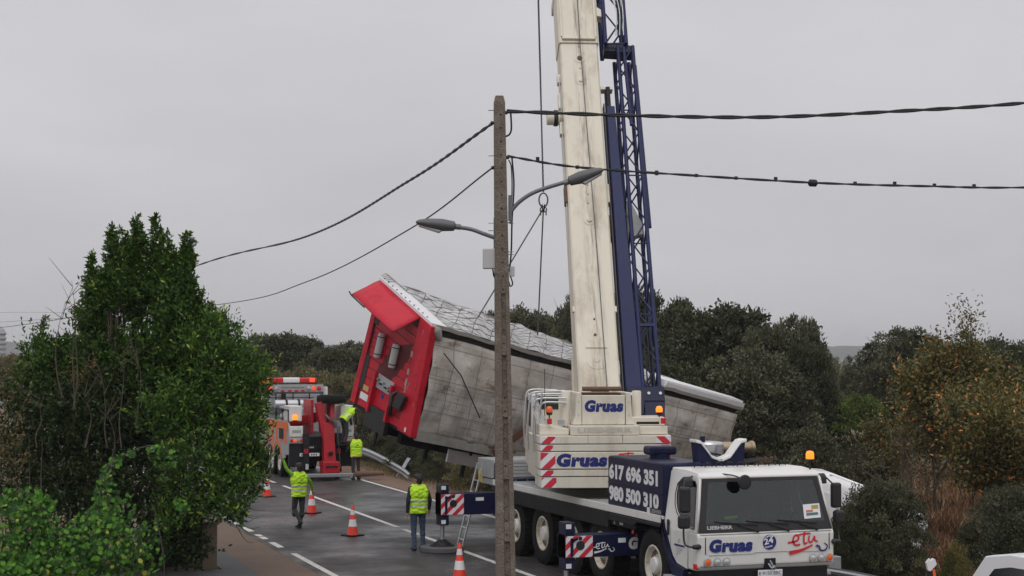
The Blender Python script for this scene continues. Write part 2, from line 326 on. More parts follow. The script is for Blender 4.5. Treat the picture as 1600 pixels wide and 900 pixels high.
def asphalt():
    m = bpy.data.materials.new('damp_asphalt'); m.use_nodes = True; nt = m.node_tree; p = nt.nodes['Principled BSDF']; L = nt.links.new
    tc = N(nt, 'ShaderNodeTexCoord'); st = N(nt, 'ShaderNodeMapping'); st.inputs['Scale'].default_value = (1, .12, 1); L(tc.outputs['Object'], st.inputs[0])
    n1 = N(nt, 'ShaderNodeTexNoise', Scale=.9, Detail=5, Roughness=.6); L(st.outputs[0], n1.inputs['Vector'])
    n2 = N(nt, 'ShaderNodeTexNoise', Scale=.28, Detail=6, Roughness=.65); L(tc.outputs['Object'], n2.inputs['Vector'])
    n3 = N(nt, 'ShaderNodeTexNoise', Scale=55, Detail=3); L(tc.outputs['Object'], n3.inputs['Vector'])
    c1 = N(nt, 'ShaderNodeValToRGB'); c1.color_ramp.elements[0].color = (.019, .0175, .018, 1); c1.color_ramp.elements[1].color = (.050, .046, .045, 1); c1.color_ramp.elements[0].position = .34; c1.color_ramp.elements[1].position = .68; L(n1.outputs[0], c1.inputs[0])
    mm = N(nt, 'ShaderNodeMix', data_type='RGBA', blend_type='MULTIPLY'); mm.inputs[0].default_value = .7; g = N(nt, 'ShaderNodeMapRange'); g.inputs['From Min'].default_value = .3; g.inputs['From Max'].default_value = .7; g.inputs['To Min'].default_value = .5; g.inputs['To Max'].default_value = 1.45
    L(n3.outputs[0], g.inputs['Value']); L(c1.outputs[0], mm.inputs[6]); L(g.outputs[0], mm.inputs[7])
    wn = N(nt, 'ShaderNodeTexNoise', Scale=.8, Detail=6, Roughness=.7); L(tc.outputs['Object'], wn.inputs['Vector']); wa = N(nt, 'ShaderNodeVectorMath', operation='MULTIPLY_ADD'); wa.inputs[1].default_value = (1.6, 1.6, 0); L(wn.outputs['Color'], wa.inputs[0]); L(tc.outputs['Object'], wa.inputs[2])
    vo = N(nt, 'ShaderNodeTexVoronoi', feature='DISTANCE_TO_EDGE', Scale=.22); L(wa.outputs[0], vo.inputs['Vector']); ck = N(nt, 'ShaderNodeMath', operation='LESS_THAN'); ck.inputs[1].default_value = .0035; L(vo.outputs['Distance'], ck.inputs[0])
    n6 = N(nt, 'ShaderNodeTexNoise', Scale=.15, Detail=2); L(tc.outputs['Object'], n6.inputs['Vector']); k6 = N(nt, 'ShaderNodeMath', operation='GREATER_THAN'); k6.inputs[1].default_value = .48; L(n6.outputs[0], k6.inputs[0]); kk = N(nt, 'ShaderNodeMath', operation='MULTIPLY'); L(ck.outputs[0], kk.inputs[0]); L(k6.outputs[0], kk.inputs[1])
    cx_ = N(nt, 'ShaderNodeMix', data_type='RGBA'); cx_.inputs[7].default_value = (.008, .008, .008, 1); L(kk.outputs[0], cx_.inputs[0]); L(mm.outputs[2], cx_.inputs[6]); L(cx_.outputs[2], p.inputs['Base Color'])
    r = N(nt, 'ShaderNodeMapRange'); r.inputs['From Min'].default_value = .38; r.inputs['From Max'].default_value = .62; r.inputs['To Min'].default_value = .27; r.inputs['To Max'].default_value = .8; L(n2.outputs[0], r.inputs['Value']); L(r.outputs[0], p.inputs['Roughness'])
    b = N(nt, 'ShaderNodeBump', Strength=.35, Distance=.01); L(n3.outputs[0], b.inputs['Height']); L(b.outputs[0], p.inputs['Normal']); p.inputs['Specular IOR Level'].default_value = .45
    return m
def paintmat():
    m = bpy.data.materials.new('worn_road_paint'); m.use_nodes = True; nt = m.node_tree; p = nt.nodes['Principled BSDF']; L = nt.links.new
    tc = N(nt, 'ShaderNodeTexCoord'); n = N(nt, 'ShaderNodeTexNoise', Scale=14, Detail=6, Roughness=.7); L(tc.outputs['Object'], n.inputs['Vector'])
    c = N(nt, 'ShaderNodeValToRGB'); c.color_ramp.elements[0].color = (.09, .085, .08, 1); c.color_ramp.elements[0].position = .3; c.color_ramp.elements[1].color = (.56, .54, .51, 1); c.color_ramp.elements[1].position = .47
    L(n.outputs[0], c.inputs[0]); L(c.outputs[0], p.inputs['Base Color']); p.inputs['Roughness'].default_value = .6; return m
M['asphalt'] = asphalt(); M['paint'] = paintmat()
M['shoulder'] = mat('brown_shoulder', (.135, .092, .066), .9, dirt=(.085, .062, .048), amt=.7, scale=.8, var=.2, bump=.9, bscale=28, fine=.3)
M['gravel'] = mat('gravel_verge', (.17, .105, .07), .95, dirt=(.09, .07, .045), amt=.8, scale=1.2, var=.25, bump=.9, bscale=26, fine=.35)
M['paving'] = mat('dark_pavement', (.062, .062, .064), .75, dirt=(.10, .09, .08), amt=.6, scale=1.5, var=.2, bump=.4, bscale=30, fine=.2)
def sheet(name, xs, y0, y1, z, m, step=6):
    ys = np.arange(y0, y1 + .1, step); vs = [(x, y, z) for y in ys for x in xs]; k = len(xs)
    me = bpy.data.meshes.new(name); me.from_pydata(vs, [], [(j * k + i, j * k + i + 1, (j + 1) * k + i + 1, (j + 1) * k + i) for j in range(len(ys) - 1) for i in range(k - 1)])
    return tag(newobj(name, me, m), kind='structure')
sheet('gravel_verge', [15.2, 16, 17.3], -20, 320, .004, M['gravel'])
sheet('road_shoulder', [6.6, 7.4, 8.25], -20, 320, .008, M['shoulder'])
road = sheet('road', [7.85, 9, 10.5, 12, 13.5, 15.55], -20, 320, .012, M['asphalt'])
def mark(x0, x1, y0, y1):
    me = bpy.data.meshes.new('lane_marking'); me.from_pydata([(x0, y0, .017), (x1, y0, .017), (x1, y1, .017), (x0, y1, .017)], [], [(0, 1, 2, 3)]); o = newobj('lane_marking', me, M['paint'], road); return o
y = 60.2
mark(15.27, 15.42, -20, 300)
for a, b in ((16, 27.6), (28.4, 38.9), (39.9, 41.1), (41.6, 43.0), (43.6, 54.4), (55.3, 56.2), (57.2, 59), (60.5, 72)): mark(11.93, 12.08, a, b)
for k in range(14): mark(11.93, 12.08, 76 + k * 14, 80.5 + k * 14)
mark(8.03, 8.18, -20, 38.6)
for k in range(10): mark(8.0, 8.16, 39.9 + k * 1.95, 41.1 + k * 1.95)
mark(8.0, 8.15, 61, 300)
pv = MB().box(1.5, 6.62, -12, 36.1, -.05, .04).box(6.02, 6.62, 36.1, 120, -.05, .04); tag(pv.build('pavement', M['paving'], None, bevel=.01), kind='structure')

# garden wall with coping and gate pillar
gw = thing('garden_wall', 'low garden wall with dark red tile coping running behind the vine to the pillar', 'wall', (1.5, 36.45, 0))
MB().box(-5, 4.1, -.11, .11, -.1, .20).build('wall', M['wallstone'], gw, bevel=.02)
for k in range(18): MB().box(-4.95 + k * .5, -4.47 + k * .5, -.17, .17, .20, .255 + .008 * random.random()).build('tile', M['tilered'], gw, bevel=.012)
pl = thing('gate_pillar', 'short brown rendered pillar at the end of the garden wall', 'pillar', (5.78, 36.45, 0))
MB().box(-.17, .17, -.17, .17, -.05, .98).build('shaft', M['wallstone'], pl, bevel=.02)
MB().box(-.21, .21, -.21, .21, .98, 1.05).build('cap', M['wallstone'], pl, bevel=.015)

# far hills, one fold of land behind the other, with a pale field
def hill(name, x0, x1, dist, hfun, m, depth=500):
    n = 460; vs = []; fs = []
    for i in range(n + 1):
        px = lerp(x0, x1, i / n)
        for k, q in enumerate((0, .35, .75, 1.0, 1.4)):
            p = at(px, 558, dist + depth * q); vs.append((p.x, p.y, -2.5 + (hfun(px) + 2.5) * (0, .45, .9, 1, .6)[k]))
    for i in range(n):
        for k in range(4): fs.append((i * 5 + k, i * 5 + k + 1, (i + 1) * 5 + k + 1, (i + 1) * 5 + k))
    me = bpy.data.meshes.new(name); me.from_pydata(vs, [], fs); me.shade_smooth(); return tag(newobj(name, me, m), kind='structure')
M['hill'] = mat('wooded_hill', (.055, .062, .05), .95, dirt=(.12, .115, .08), amt=.7, scale=.012, var=.4, fine=.3, bscale=.02)
M['field'] = mat('stubble_field', (.19, .19, .13), .95, dirt=(.1, .13, .07), amt=.8, scale=.01, var=.2)
hill('far_hill', -700, 2300, 1900, lambda p: 24 + 6 * noise.noise((p * .004, 1.3, 0)) + 2.2 * noise.noise((p * .05, 5, 0)) + 1.6 * noise.noise((p * .17, 2, 0)), M['hill'], 600)
hill('near_hill', 900, 2300, 900, lambda p: 2.5 + 1.5 * noise.noise((p * .006, 8.3, 0)), M['field'], 420)

# ------------------------------------------------------------------ foliage
def leaf_mesh(name, pos, dr, nm, ln, wd, m, parent=None, rnd=None, fold=.25):
    n = len(pos); dr = dr / (np.linalg.norm(dr, axis=1, keepdims=True) + 1e-9)
    sd_ = np.cross(dr, nm); sd_ /= np.linalg.norm(sd_, axis=1, keepdims=True) + 1e-9; up_ = np.cross(sd_, dr)
    ln = np.broadcast_to(np.asarray(ln, float), (n,))[:, None]; wd = np.broadcast_to(np.asarray(wd, float), (n,))[:, None]
    V = np.stack([pos, pos + dr * ln * .5 + sd_ * wd / 2 + up_ * wd * fold, pos + dr * ln, pos + dr * ln * .5 - sd_ * wd / 2 + up_ * wd * fold], 1).reshape(-1, 3)
    me = bpy.data.meshes.new(name); me.vertices.add(4 * n); me.vertices.foreach_set('co', V.ravel().astype(np.float32))
    me.loops.add(4 * n); me.loops.foreach_set('vertex_index', np.arange(4 * n, dtype=np.int32)); me.polygons.add(n)
    me.polygons.foreach_set('loop_start', np.arange(0, 4 * n, 4, dtype=np.int32)); me.update(calc_edges=True)
    a = me.attributes.new('rnd', 'FLOAT', 'FACE'); a.data.foreach_set('value', (RNG.random(n) if rnd is None else rnd).astype(np.float32))
    me.update(); return newobj(name, me, m, parent)
def rdir(n): v = RNG.normal(size=(n, 3)); return v / np.linalg.norm(v, axis=1, keepdims=True)

def clumpy(R_, Z0, Z1, nclump, per, leaf, seed, low=.15, rc=(.16, .30)):
    """leaf places for a rounded evergreen crown made of many uneven clumps"""
    g = np.random.default_rng(seed); P, D_, T = [], [], []; cz, hz = (Z0 + Z1) / 2, (Z1 - Z0) / 2
    lob = [(g.normal(size=3), g.uniform(.12, .3)) for _ in range(7)]
    for k in range(nclump):
        d = g.normal(size=3); d /= np.linalg.norm(d)
        if d[2] < -.75: d[2] *= -1
        bulge = 1 + sum(a * max(0, d @ (q / np.linalg.norm(q)) - .6) * 1.6 for q, a in lob) - .12
        rr = g.uniform(.45, 1) ** .5 * bulge; c = np.array([d[0] * R_ * rr, d[1] * R_ * rr, cz + d[2] * hz * rr]); r = R_ * g.uniform(*rc) * (.75 if rr > .9 else 1)
        o = g.normal(size=(per, 3)); o /= np.linalg.norm(o, axis=1, keepdims=True); o[:, 2] = np.where(o[:, 2] < -.2, -o[:, 2] * .6, o[:, 2])
        rad = g.random(per)[:, None] ** .45
        P.append(c + o * r * rad * np.array([1, 1, .72])); D_.append(o * .9 + g.normal(size=(per, 3)) * .5); T.append(np.clip(g.normal(g.choice([.18, .32, .48, .62, .80], p=[.2, .25, .25, .18, .12]), .07, per), 0, 1))
    return np.concatenate(P), np.concatenate(D_), np.concatenate(T)
def limbs(mb, base, h, spread, seed, r0, n=7, lean=(0, 0)):
    g = random.Random(seed); top = Vector(base) + Vector((lean[0], lean[1], h * .45)); mid = (Vector(base) + top) / 2 + Vector((g.uniform(-.1, .1), g.uniform(-.1, .1), 0)) * spread * .4
    mb.tube([base, mid, top], [r0, r0 * .8, r0 * .62], 8)
    for k in range(n):
        a = 2 * math.pi * (k + g.random() * .6) / n; e = top + Vector((math.cos(a) * spread * g.uniform(.5, .85), math.sin(a) * spread * g.uniform(.5, .85), h * g.uniform(.12, .45)))
        s_ = mid.lerp(top, g.uniform(.3, 1)); q = s_.lerp(e, .5) + Vector((g.uniform(-.15, .15) * spread, g.uniform(-.15, .15) * spread, .06 * h))
        mb.tube([s_, q, e], [r0 * .42, r0 * .27, r0 * .08], 6)
        for j in range(2):
            e2 = e + Vector((g.uniform(-.4, .4) * spread, g.uniform(-.4, .4) * spread, g.uniform(0, .2) * h)); mb.tube([q.lerp(e, .3), e2], [r0 * .16, r0 * .05], 5)
LM = dict(
    oak=leafmat('holm_oak_leaf', (.010, .014, .006), (.078, .090, .040), (.17, .17, .10)),
    oak2=leafmat('grey_oak_leaf', (.018, .022, .011), (.135, .138, .074), (.22, .20, .12)),
    olive=leafmat('olive_bush_leaf', (.055, .055, .022), (.26, .225, .10), (.40, .30, .10)),
    bright=leafmat('bright_bush_leaf', (.026, .045, .008), (.14, .19, .035), (.2, .23, .06)),
    autumn=leafmat('turning_leaf', (.030, .042, .010), (.19, .165, .045), (.66, .25, .07)),
    laurel=leafmat('laurel_leaf', (.009, .027, .004), (.088, .19, .020), (.32, .40, .06), rough=.55, trans=.22),
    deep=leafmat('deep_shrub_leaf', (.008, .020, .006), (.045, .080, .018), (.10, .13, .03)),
    vine=leafmat('vine_leaf', (.045, .11, .012), (.13, .26, .03), (.36, .34, .06), rough=.45, trans=.3),
    rusty=leafmat('rusty_leaf', (.05, .055, .02), (.17, .125, .05), (.34, .17, .06)),
    fern=leafmat('dry_fern', (.09, .046, .022), (.29, .145, .065), (.42, .30, .15)))
PROTO = {}
def proto(key, R_, Z0, H_, nc, per, leaf, seed, **kw):
    p, d, t = clumpy(R_, Z0, H_, nc, per, leaf, seed, **kw)
    o = leaf_mesh('crown', p, d, rdir(len(p)), leaf * RNG.uniform(.7, 1.3, len(p)), leaf * .55, LM['oak'], rnd=t)
    tb = MB(); limbs(tb, (0, 0, -.3), H_, R_ * .8, seed, .05 * H_ * .55); tm = tb.mesh('trunk'); tm.shade_smooth(); tm.materials.append(M['bark'])
    PROTO[key] = (o.data, tm, R_, H_); bpy.data.objects.remove(o)
proto('oakA', 3.0, .9, 6.0, 170, 150, .17, 1); proto('oakB', 3.0, .5, 6.0, 150, 160, .17, 2, rc=(.15, .34)); proto('oakC', 3.0, 1.2, 6.0, 140, 170, .16, 3, rc=(.13, .28))
proto('bushA', 1.6, -.2, 2.4, 120, 130, .085, 4, rc=(.2, .36)); proto('bushB', 1.6, -.2, 2.4, 100, 130, .09, 5, rc=(.16, .4)); proto('bushC', 1.6, -.2, 2.2, 230, 190, .065, 6, rc=(.16, .3))
def plant(px, ytop, wpx, d, key, lm, name, label, cat, group=None, zb=None, sink=.15, dy=1.0):
    c = at(px, 558, d); zt = at(px, ytop, d).z; z0 = float(gz(c.x, c.y)) if zb is None else zb; cm_, tm, r, h = PROTO[key]
    t = thing(name, label, cat, (c.x, c.y, z0 - sink), random.uniform(0, 6.28), group); s = wpx / 2 * d / 2600 / r * .94; t.scale = (s, s * dy, (zt - z0 + sink) / h * .94)
    cr_ = bpy.data.objects.new('crown', cm_); COL.objects.link(cr_); cr_.parent = t; cr_.material_slots[0].link = 'OBJECT'; cr_.material_slots[0].material = LM[lm]
    tr_ = bpy.data.objects.new('trunk', tm); COL.objects.link(tr_); tr_.parent = t; return t
G1 = 'holm oaks in the grove behind the crane'
for a in ((1130, 462, 250, 74, 'oakA', 'oak', 'broad holm oak forming the highest part of the dark grove behind the crane cab'), (1225, 484, 170, 70, 'oakB', 'oak2', 'holm oak at the open end of the dark grove, next to the far field'),
          (1060, 470, 170, 79, 'oakC', 'oak', 'holm oak crown rising beside the folded blue jib'), (990, 434, 130, 86, 'oakB', 'oak', 'holm oak showing through the blue jib lattice'), (905, 452, 110, 88, 'oakC', 'oak2', 'holm oak showing beside the white boom, behind the trailer roof'),
          (820, 468, 150, 95, 'oakA', 'oak2', 'holm oak behind the straight wire sling above the trailer roof'), (760, 480, 110, 100, 'oakB', 'oak', 'holm oak crown right behind the concrete pole'), (1170, 545, 230, 62, 'oakC', 'oak2', 'lower grey holm oak in front of the highest grove oak'),
          (1262, 520, 100, 66, 'oakA', 'oak', 'small holm oak in front of the oak next to the far field'), (1090, 560, 200, 64, 'oakB', 'oak', 'low holm oak over the white far end of the trailer roof'), (1010, 540, 170, 70, 'oakA', 'oak', 'low holm oak behind the foot of the blue jib'), (870, 520, 170, 80, 'oakA', 'oak', 'low holm oak behind the band sling and trailer roof')):
    plant(*a[:6], 'holm_oak', a[6], 'tree', G1)
plant(1415, 514, 190, 92, 'oakC', 'oak2', 'holm_oak', 'grey-green holm oak in front of the far hills, beyond the brown tree', 'tree')
plant(1352, 560, 120, 96, 'oakA', 'oak2', 'holm_oak', 'low grey oak between the dark grove and the grey-green holm oak', 'tree')
plant(1338, 610, 130, 66, 'oakB', 'bright', 'young_oak', 'brighter green young oak at the foot of the dark grove', 'tree')
plant(1560, 517, 190, 74, 'oakA', 'oak', 'holm_oak', 'dark holm oak right behind the brown autumn tree', 'tree')
plant(1262, 660, 150, 60, 'bushB', 'oak2', 'thicket_bush', 'dark thicket bush below the holm oaks behind the wrecked white cab', 'bush')
plant(455, 512, 150, 116, 'oakA', 'oak', 'holm_oak', 'tallest dark holm oak beyond the tow truck', 'tree')
plant(405, 524, 120, 122, 'oakC', 'oak2', 'holm_oak', 'lower grey holm oak beside the tallest one beyond the tow truck', 'tree')
plant(535, 528, 140, 108, 'oakB', 'oak2', 'holm_oak', 'wide olive holm oak between the tow truck and the red trailer end', 'tree')
plant(346, 488, 50, 62, 'oakC', 'oak', 'holm_oak', 'narrow dark tree showing behind the tall laurel', 'tree')
for q in ((355, 548, 140, 128, 'oakB', 'oak2'), (600, 535, 120, 118, 'oakA', 'oak2'), (680, 528, 150, 112, 'oakC', 'oak'), (15, 548, 90, 130, 'oakA', 'olive'), (300, 540, 160, 135, 'oakA', 'oak')):
    plant(*q, 'background_tree', 'distant grey-green tree in the row behind the roadside scrub', 'tree', 'distant trees behind the scrub')
G2 = 'olive scrub bushes along the road beyond the tow truck'
for q in ((425, 572, 110, 92, 'bushA', 'olive'), (480, 566, 120, 96, 'bushB', 'olive'), (540, 578, 130, 88, 'bushC', 'olive'), (590, 585, 120, 90, 'bushA', 'oak2'), (650, 575, 140, 86, 'bushB', 'olive'), (570, 622, 100, 80, 'bushC', 'olive'), (640, 610, 140, 78, 'bushA', 'oak2'), (720, 580, 140, 84, 'bushB', 'oak2')):
    plant(*q, 'scrub_bush', 'olive brown scrub bush on the verge beyond the tow truck' if q[5] == 'olive' else 'grey green scrub bush among the olive scrub beyond the tow truck', 'bush', G2)
G3 = 'dark bushes below the lifted trailer'
for q in ((612, 655, 95, 76, 'bushA', 'oak2'), (662, 672, 110, 66, 'bushB', 'oak'), (700, 690, 110, 62, 'bushC', 'oak2'), (742, 700, 100, 58, 'bushA', 'olive'), (588, 664, 60, 80, 'bushB', 'oak'), (770, 690, 120, 64, 'bushB', 'oak'), (838, 690, 120, 62, 'bushA', 'oak')):
    plant(*q, 'roadside_bush', {'oak': 'dark roadside bush on the bank below the lifted trailer', 'oak2': 'grey green roadside bush on the bank below the red trailer end', 'olive': 'olive bush on the bank beside the rear outrigger jack'}[q[5]], 'bush', G3)
plant(1368, 742, 172, 37.5, 'bushC', 'oak2', 'round_bush', 'round dark evergreen bush in front of the wrecked white cab', 'bush')
plant(1362, 765, 130, 39.4, 'bushC', 'oak', 'round_bush', 'dense inner bush pressed between the round bush and the wrecked cab', 'bush')
plant(1350, 800, 110, 38.6, 'bushA', 'oak', 'round_bush', 'low dense bush at the foot of the wrecked cab', 'bush')
plant(1320, 800, 90, 36.2, 'bushC', 'oak', 'round_bush', 'smaller dark bush between the crane cab and the round bush', 'bush')
plant(1578, 752, 170, 43, 'bushC', 'oak2', 'round_bush', 'large dark evergreen bush behind the white van', 'bush')
plant(1492, 845, 60, 36, 'bushA', 'autumn', 'scrub_bush', 'brownish scrub bush behind the roadside marker post', 'bush')
plant(1590, 790, 150, 38, 'bushB', 'oak', 'scrub_bush', 'dark scrub right behind the roof of the white van', 'bush')
plant(1375, 715, 80, 64, 'bushA', 'autumn', 'scrub_bush', 'turning scrub bush below the bare lichen branches', 'bush')
plant(1585, 725, 100, 54, 'bushB', 'autumn', 'scrub_bush', 'turning scrub bush under the brown autumn tree', 'bush')
plant(1345, 690, 90, 62, 'bushB', 'oak2', 'scrub_bush', 'small dark scrub bush beside the turning scrub', 'bush')

M['lichen'] = mat('lichen_bark', (.17, .17, .145), .95, dirt=(.07, .06, .05), amt=.7, scale=9)
def branchy(mb, base, dirv, length, r, lv, g, tips, spread=.75):
    p = Vector(base); d = Vector(dirv).normalized(); pts = [p.copy()]; rs = [r]; n = 4
    for k in range(n):
        d = (d + Vector((g.uniform(-.22, .22), g.uniform(-.22, .22), g.uniform(-.1, .2)))).normalized(); p = p + d * length / n; pts.append(p.copy()); rs.append(r * (1 - .6 * (k + 1) / n))
        if lv == 0: tips.append((p.copy(), d.copy()))
        elif k >= 1:
            for _ in range(2 if k < n - 1 else 2):
                s_ = Vector((g.uniform(-1, 1), g.uniform(-1, 1), g.uniform(-.3, .8))).normalized(); branchy(mb, p, d * (1 - spread * .5) + s_ * spread, length * g.uniform(.45, .72), r * .42, lv - 1, g, tips, spread)
    mb.tube(pts, rs, 6 if lv > 0 else 4)
def leafy(name, label, px, d, ytop, wpx, lm, seed, per, leaf, group=None, barkm='bark', lean=(0, 0), lv=3, droop=.3, spr=.75, cat='tree', clear=0.):
    g = random.Random(seed); c = at(px, 558, d); z0 = float(gz(c.x, c.y)); zt = at(px, ytop, d).z; H_ = zt - z0
    t = thing(name, label, cat, (c.x, c.y, z0), 0, group); mb = MB(); tips = []
    branchy(mb, (0, 0, -.2), (lean[0], lean[1], 1), H_ * .62, .03 * H_ * .5 + .02, lv, g, tips, spr)
    P = np.array([list(q[0]) for q in tips]); sc = np.array([wpx * d / 2600 / (np.ptp(P[:, 0]) + .01), wpx * d / 2600 / (np.ptp(P[:, 1]) + .01), H_ / P[:, 2].max()])
    mb.v = [(x * lerp(1, sc[0], min(1, z / 1.2) if z > 0 else 0), y_ * lerp(1, sc[1], min(1, z / 1.2) if z > 0 else 0), z * sc[2]) for x, y_, z in mb.v]; P = P * sc
    o = mb.build('trunk', M[barkm], t, smooth=60)
    D_ = np.array([list(q[1]) for q in tips]); pos = np.repeat(P, per, 0) + RNG.normal(size=(len(P) * per, 3)) * leaf * 1.5; dd = np.repeat(D_, per, 0) + RNG.normal(size=(len(P) * per, 3)) * .8; dd[:, 2] -= droop
    keep = pos[:, 2] > clear; pos, dd = pos[keep], dd[keep]
    leaf_mesh('crown', pos, dd, rdir(len(pos)), leaf * RNG.uniform(.6, 1.3, len(pos)), leaf * .42, LM[lm], t, rnd=np.clip(np.repeat(RNG.normal(.5, .25, len(P)), per) + RNG.normal(0, .1, len(P) * per), 0, 1)[keep]); return t
leafy('autumn_oak', 'tall brown and green autumn tree beyond the white van', 1545, 50, 528, 250, 'autumn', 11, 6, .155, lv=4, clear=2.1)
leafy('autumn_oak', 'spreading rusty autumn tree in front of the dark holm oak', 1595, 47, 590, 210, 'autumn', 12, 5, .15, lv=4, clear=1.9)
leafy('autumn_sapling', 'slender sapling whose thin leafy tip rises above the autumn tree', 1520, 49, 472, 58, 'autumn', 17, 5, .13, lv=3, droop=.1)
leafy('lichen_tree', 'half bare grey lichen-covered tree with few brown leaves', 1425, 51, 600, 190, 'rusty', 14, 2, .11, barkm='lichen', lv=3, spr=.9)
leafy('autumn_oak', 'low autumn tree beside the lichen-covered tree', 1450, 60, 596, 190, 'autumn', 15, 5, .16, lv=4, clear=2.4)
leafy('autumn_oak', 'small turning oak above the dry bracken slope', 1390, 62, 650, 120, 'autumn', 16, 6, .15, lv=3, clear=1.6)

# dry bracken and verge grass (nobody could count them)
def blades(name, pts, h, wd, lm, label, cat):
    n = len(pts); d = rdir(n) * .75; d[:, 2] = 1; hh = h * RNG.uniform(.5, 1.25, n)
    o = leaf_mesh(name, pts, d, rdir(n), hh, wd, LM[lm]); return tag(o, label, cat, kind='stuff')
def scatter(n, x0, x1, y0, y1): x = RNG.uniform(x0, x1, n); y_ = RNG.uniform(y0, y1, n); return np.stack([x, y_, gz(x, y_) - .02], 1)
LM['straw'] = leafmat('straw_grass', (.10, .075, .035), (.26, .19, .09), (.34, .27, .13))
blades('dry_bracken', np.concatenate([scatter(34000, 19.5, 46, 26, 84), scatter(26000, 20, 31, 28, 50)]), .7, .055, 'fern', 'rusty dry bracken covering the bank beyond the guard rail', 'bracken')
blades('verge_grass', scatter(16000, 16.7, 20, 20, 110), .26, .02, 'straw', 'pale dry grass along the gravel verge and guard rail', 'grass')
blades('scrub_grass', scatter(20000, 20, 60, 56, 130), .6, .07, 'olive', 'rough olive undergrowth in the field behind the trailer', 'undergrowth')
n = 7000; fd = RNG.uniform(170, 1100, n); fx = RNG.uniform(-500, 2200, n); pp = np.array([list(at(a, 558, b)) for a, b in zip(fx, fd)]); pp[:, 2] = gz(pp[:, 0], pp[:, 1]) + RNG.random(n) * (2.2 + fd * .0028)
pp = pp[(pp[:, 0] < 3) | (pp[:, 0] > 24)]; n = len(pp)
tag(leaf_mesh('far_wood', pp, rdir(n) + np.array([0, 0, .4]), rdir(n), 3.0, 2.4, LM['oak2']), 'grey-green woodland spreading over the far plain', 'woodland', kind='stuff')

# ------------------------------------------------------------------ the garden thicket on the near left
def shoots(t, cols, seed, lm, leaf, m_stem='stem', inner=0, twigs=9, lvs=12, xr=.36):
    """upright shoots, each a thin stem with short leafy side twigs; cols: (x, y, z0, z1, radius, number)"""
    g = np.random.default_rng(seed); mb = MB(); P, D_ = [], []
    for x, y_, z0, z1, rad, num in cols:
        for k in range(num):
            a, r = g.uniform(0, 6.28), rad * g.random() ** .5; top = z1 - (r / (rad + 1e-6)) ** 1.5 * (z1 - z0) * g.uniform(.1, .45) - g.uniform(0, .12) * (z1 - z0)
            b = np.array([x + r * .45 * math.cos(a), y_ + r * .45 * math.sin(a), max(z0 - .9, 0)]); e = np.array([x + r * math.cos(a), y_ + r * math.sin(a), top])
            mb.tube([b, (b * .45 + e * .55) + g.normal(size=3) * .04, e], [.018, .012, .003], 4)
            nt_ = max(3, int(twigs * (top - z0)))
            for j in range(nt_):
                f = j / nt_; q = np.array([lerp(b[0], e[0], .3 + .7 * f), lerp(b[1], e[1], .3 + .7 * f), lerp(z0, top, f)]); a2 = g.uniform(0, 6.28); ln = xr * (1 - .88 * f) * g.uniform(.4, 1.3)
                v = np.array([math.cos(a2) * .8, math.sin(a2) * .8, .75]); 
                s_ = np.linspace(.15, 1, lvs)[:, None]; P.append(q + v * ln * s_ + g.normal(size=(lvs, 3)) * .02); D_.append(v * .7 + g.normal(size=(lvs, 3)) * .55)
            s_ = np.linspace(.9, 1, 8)[:, None]; P.append(b * (1 - s_) + e * s_); D_.append(np.array([0, 0, .9]) + g.normal(size=(8, 3)) * .5)
    mb.build('trunk', M[m_stem], t); P = np.concatenate(P); D_ = np.concatenate(D_); n = len(P)
    return leaf_mesh('crown', P, D_, rdir(n), leaf * RNG.uniform(.65, 1.25, n), leaf * .40, LM[lm], t, rnd=np.clip(RNG.normal(.48, .24, n), 0, 1))
def colm(t, px, ytop, ybot, wpx, d, num):
    p = at(px, 558, d); o = t.location; return (p.x - o.x, p.y - o.y, at(px, ybot, d).z, at(px, ytop, d).z, wpx / 2 * d / 2600, num)
def gthing(name, label, px, d, cat='shrub'): p = at(px, 558, d); return thing(name, label, cat, (p.x, p.y, 0))
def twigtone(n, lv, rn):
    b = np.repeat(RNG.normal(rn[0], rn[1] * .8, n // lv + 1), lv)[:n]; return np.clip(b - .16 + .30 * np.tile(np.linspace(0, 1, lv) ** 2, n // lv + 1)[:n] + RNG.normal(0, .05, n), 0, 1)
def mass(t, blobs, seed, lm, leaf, tl=.34, lv=11, rn=(.48, .24)):
    """leafy twigs filling rounded volumes: (x, y, half width, half height, distance, half depth, twigs)"""
    g = np.random.default_rng(seed); P, D_ = [], []; o = np.array(t.location)
    for px, py, rx, ry, d, rd, n in blobs:
        c = np.array(at(px, py, d)) - o; k = d / 2600
        v = g.normal(size=(n, 3)); v /= np.linalg.norm(v, axis=1, keepdims=True); r = g.random(n)[:, None] ** .4; v = v * r
        q = c + v[:, :1] * np.array(RT) * rx * k + v[:, 1:2] * np.array([FW.x, FW.y, 0]) * rd + v[:, 2:] * np.array([0, 0, ry * k])
        dr = v[:, :1] * np.array(RT) * .6 + v[:, 1:2] * np.array([FW.x, FW.y, 0]) * .6 + np.array([0, 0, .75]) + g.normal(size=(n, 3)) * .35
        ok = q[:, 2] > .1; q, dr = q[ok], dr[ok]; m_ = len(q); ln = tl * g.uniform(.5, 1.3, (m_, 1, 1)); s_ = np.linspace(.1, 1, lv)[None, :, None]
        P.append((q[:, None] + dr[:, None] * ln * s_ + g.normal(size=(m_, lv, 3)) * .025).reshape(-1, 3)); D_.append((dr[:, None] * .6 + g.normal(size=(m_, lv, 3)) * .55).reshape(-1, 3))
    P = np.concatenate(P); D_ = np.concatenate(D_); n = len(P)
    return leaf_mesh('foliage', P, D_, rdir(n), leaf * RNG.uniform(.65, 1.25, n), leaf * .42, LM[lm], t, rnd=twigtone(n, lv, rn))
t = gthing('laurel_tree', 'tallest laurel with upright leafy spires against the sky', 215, 36.5, 'tree')
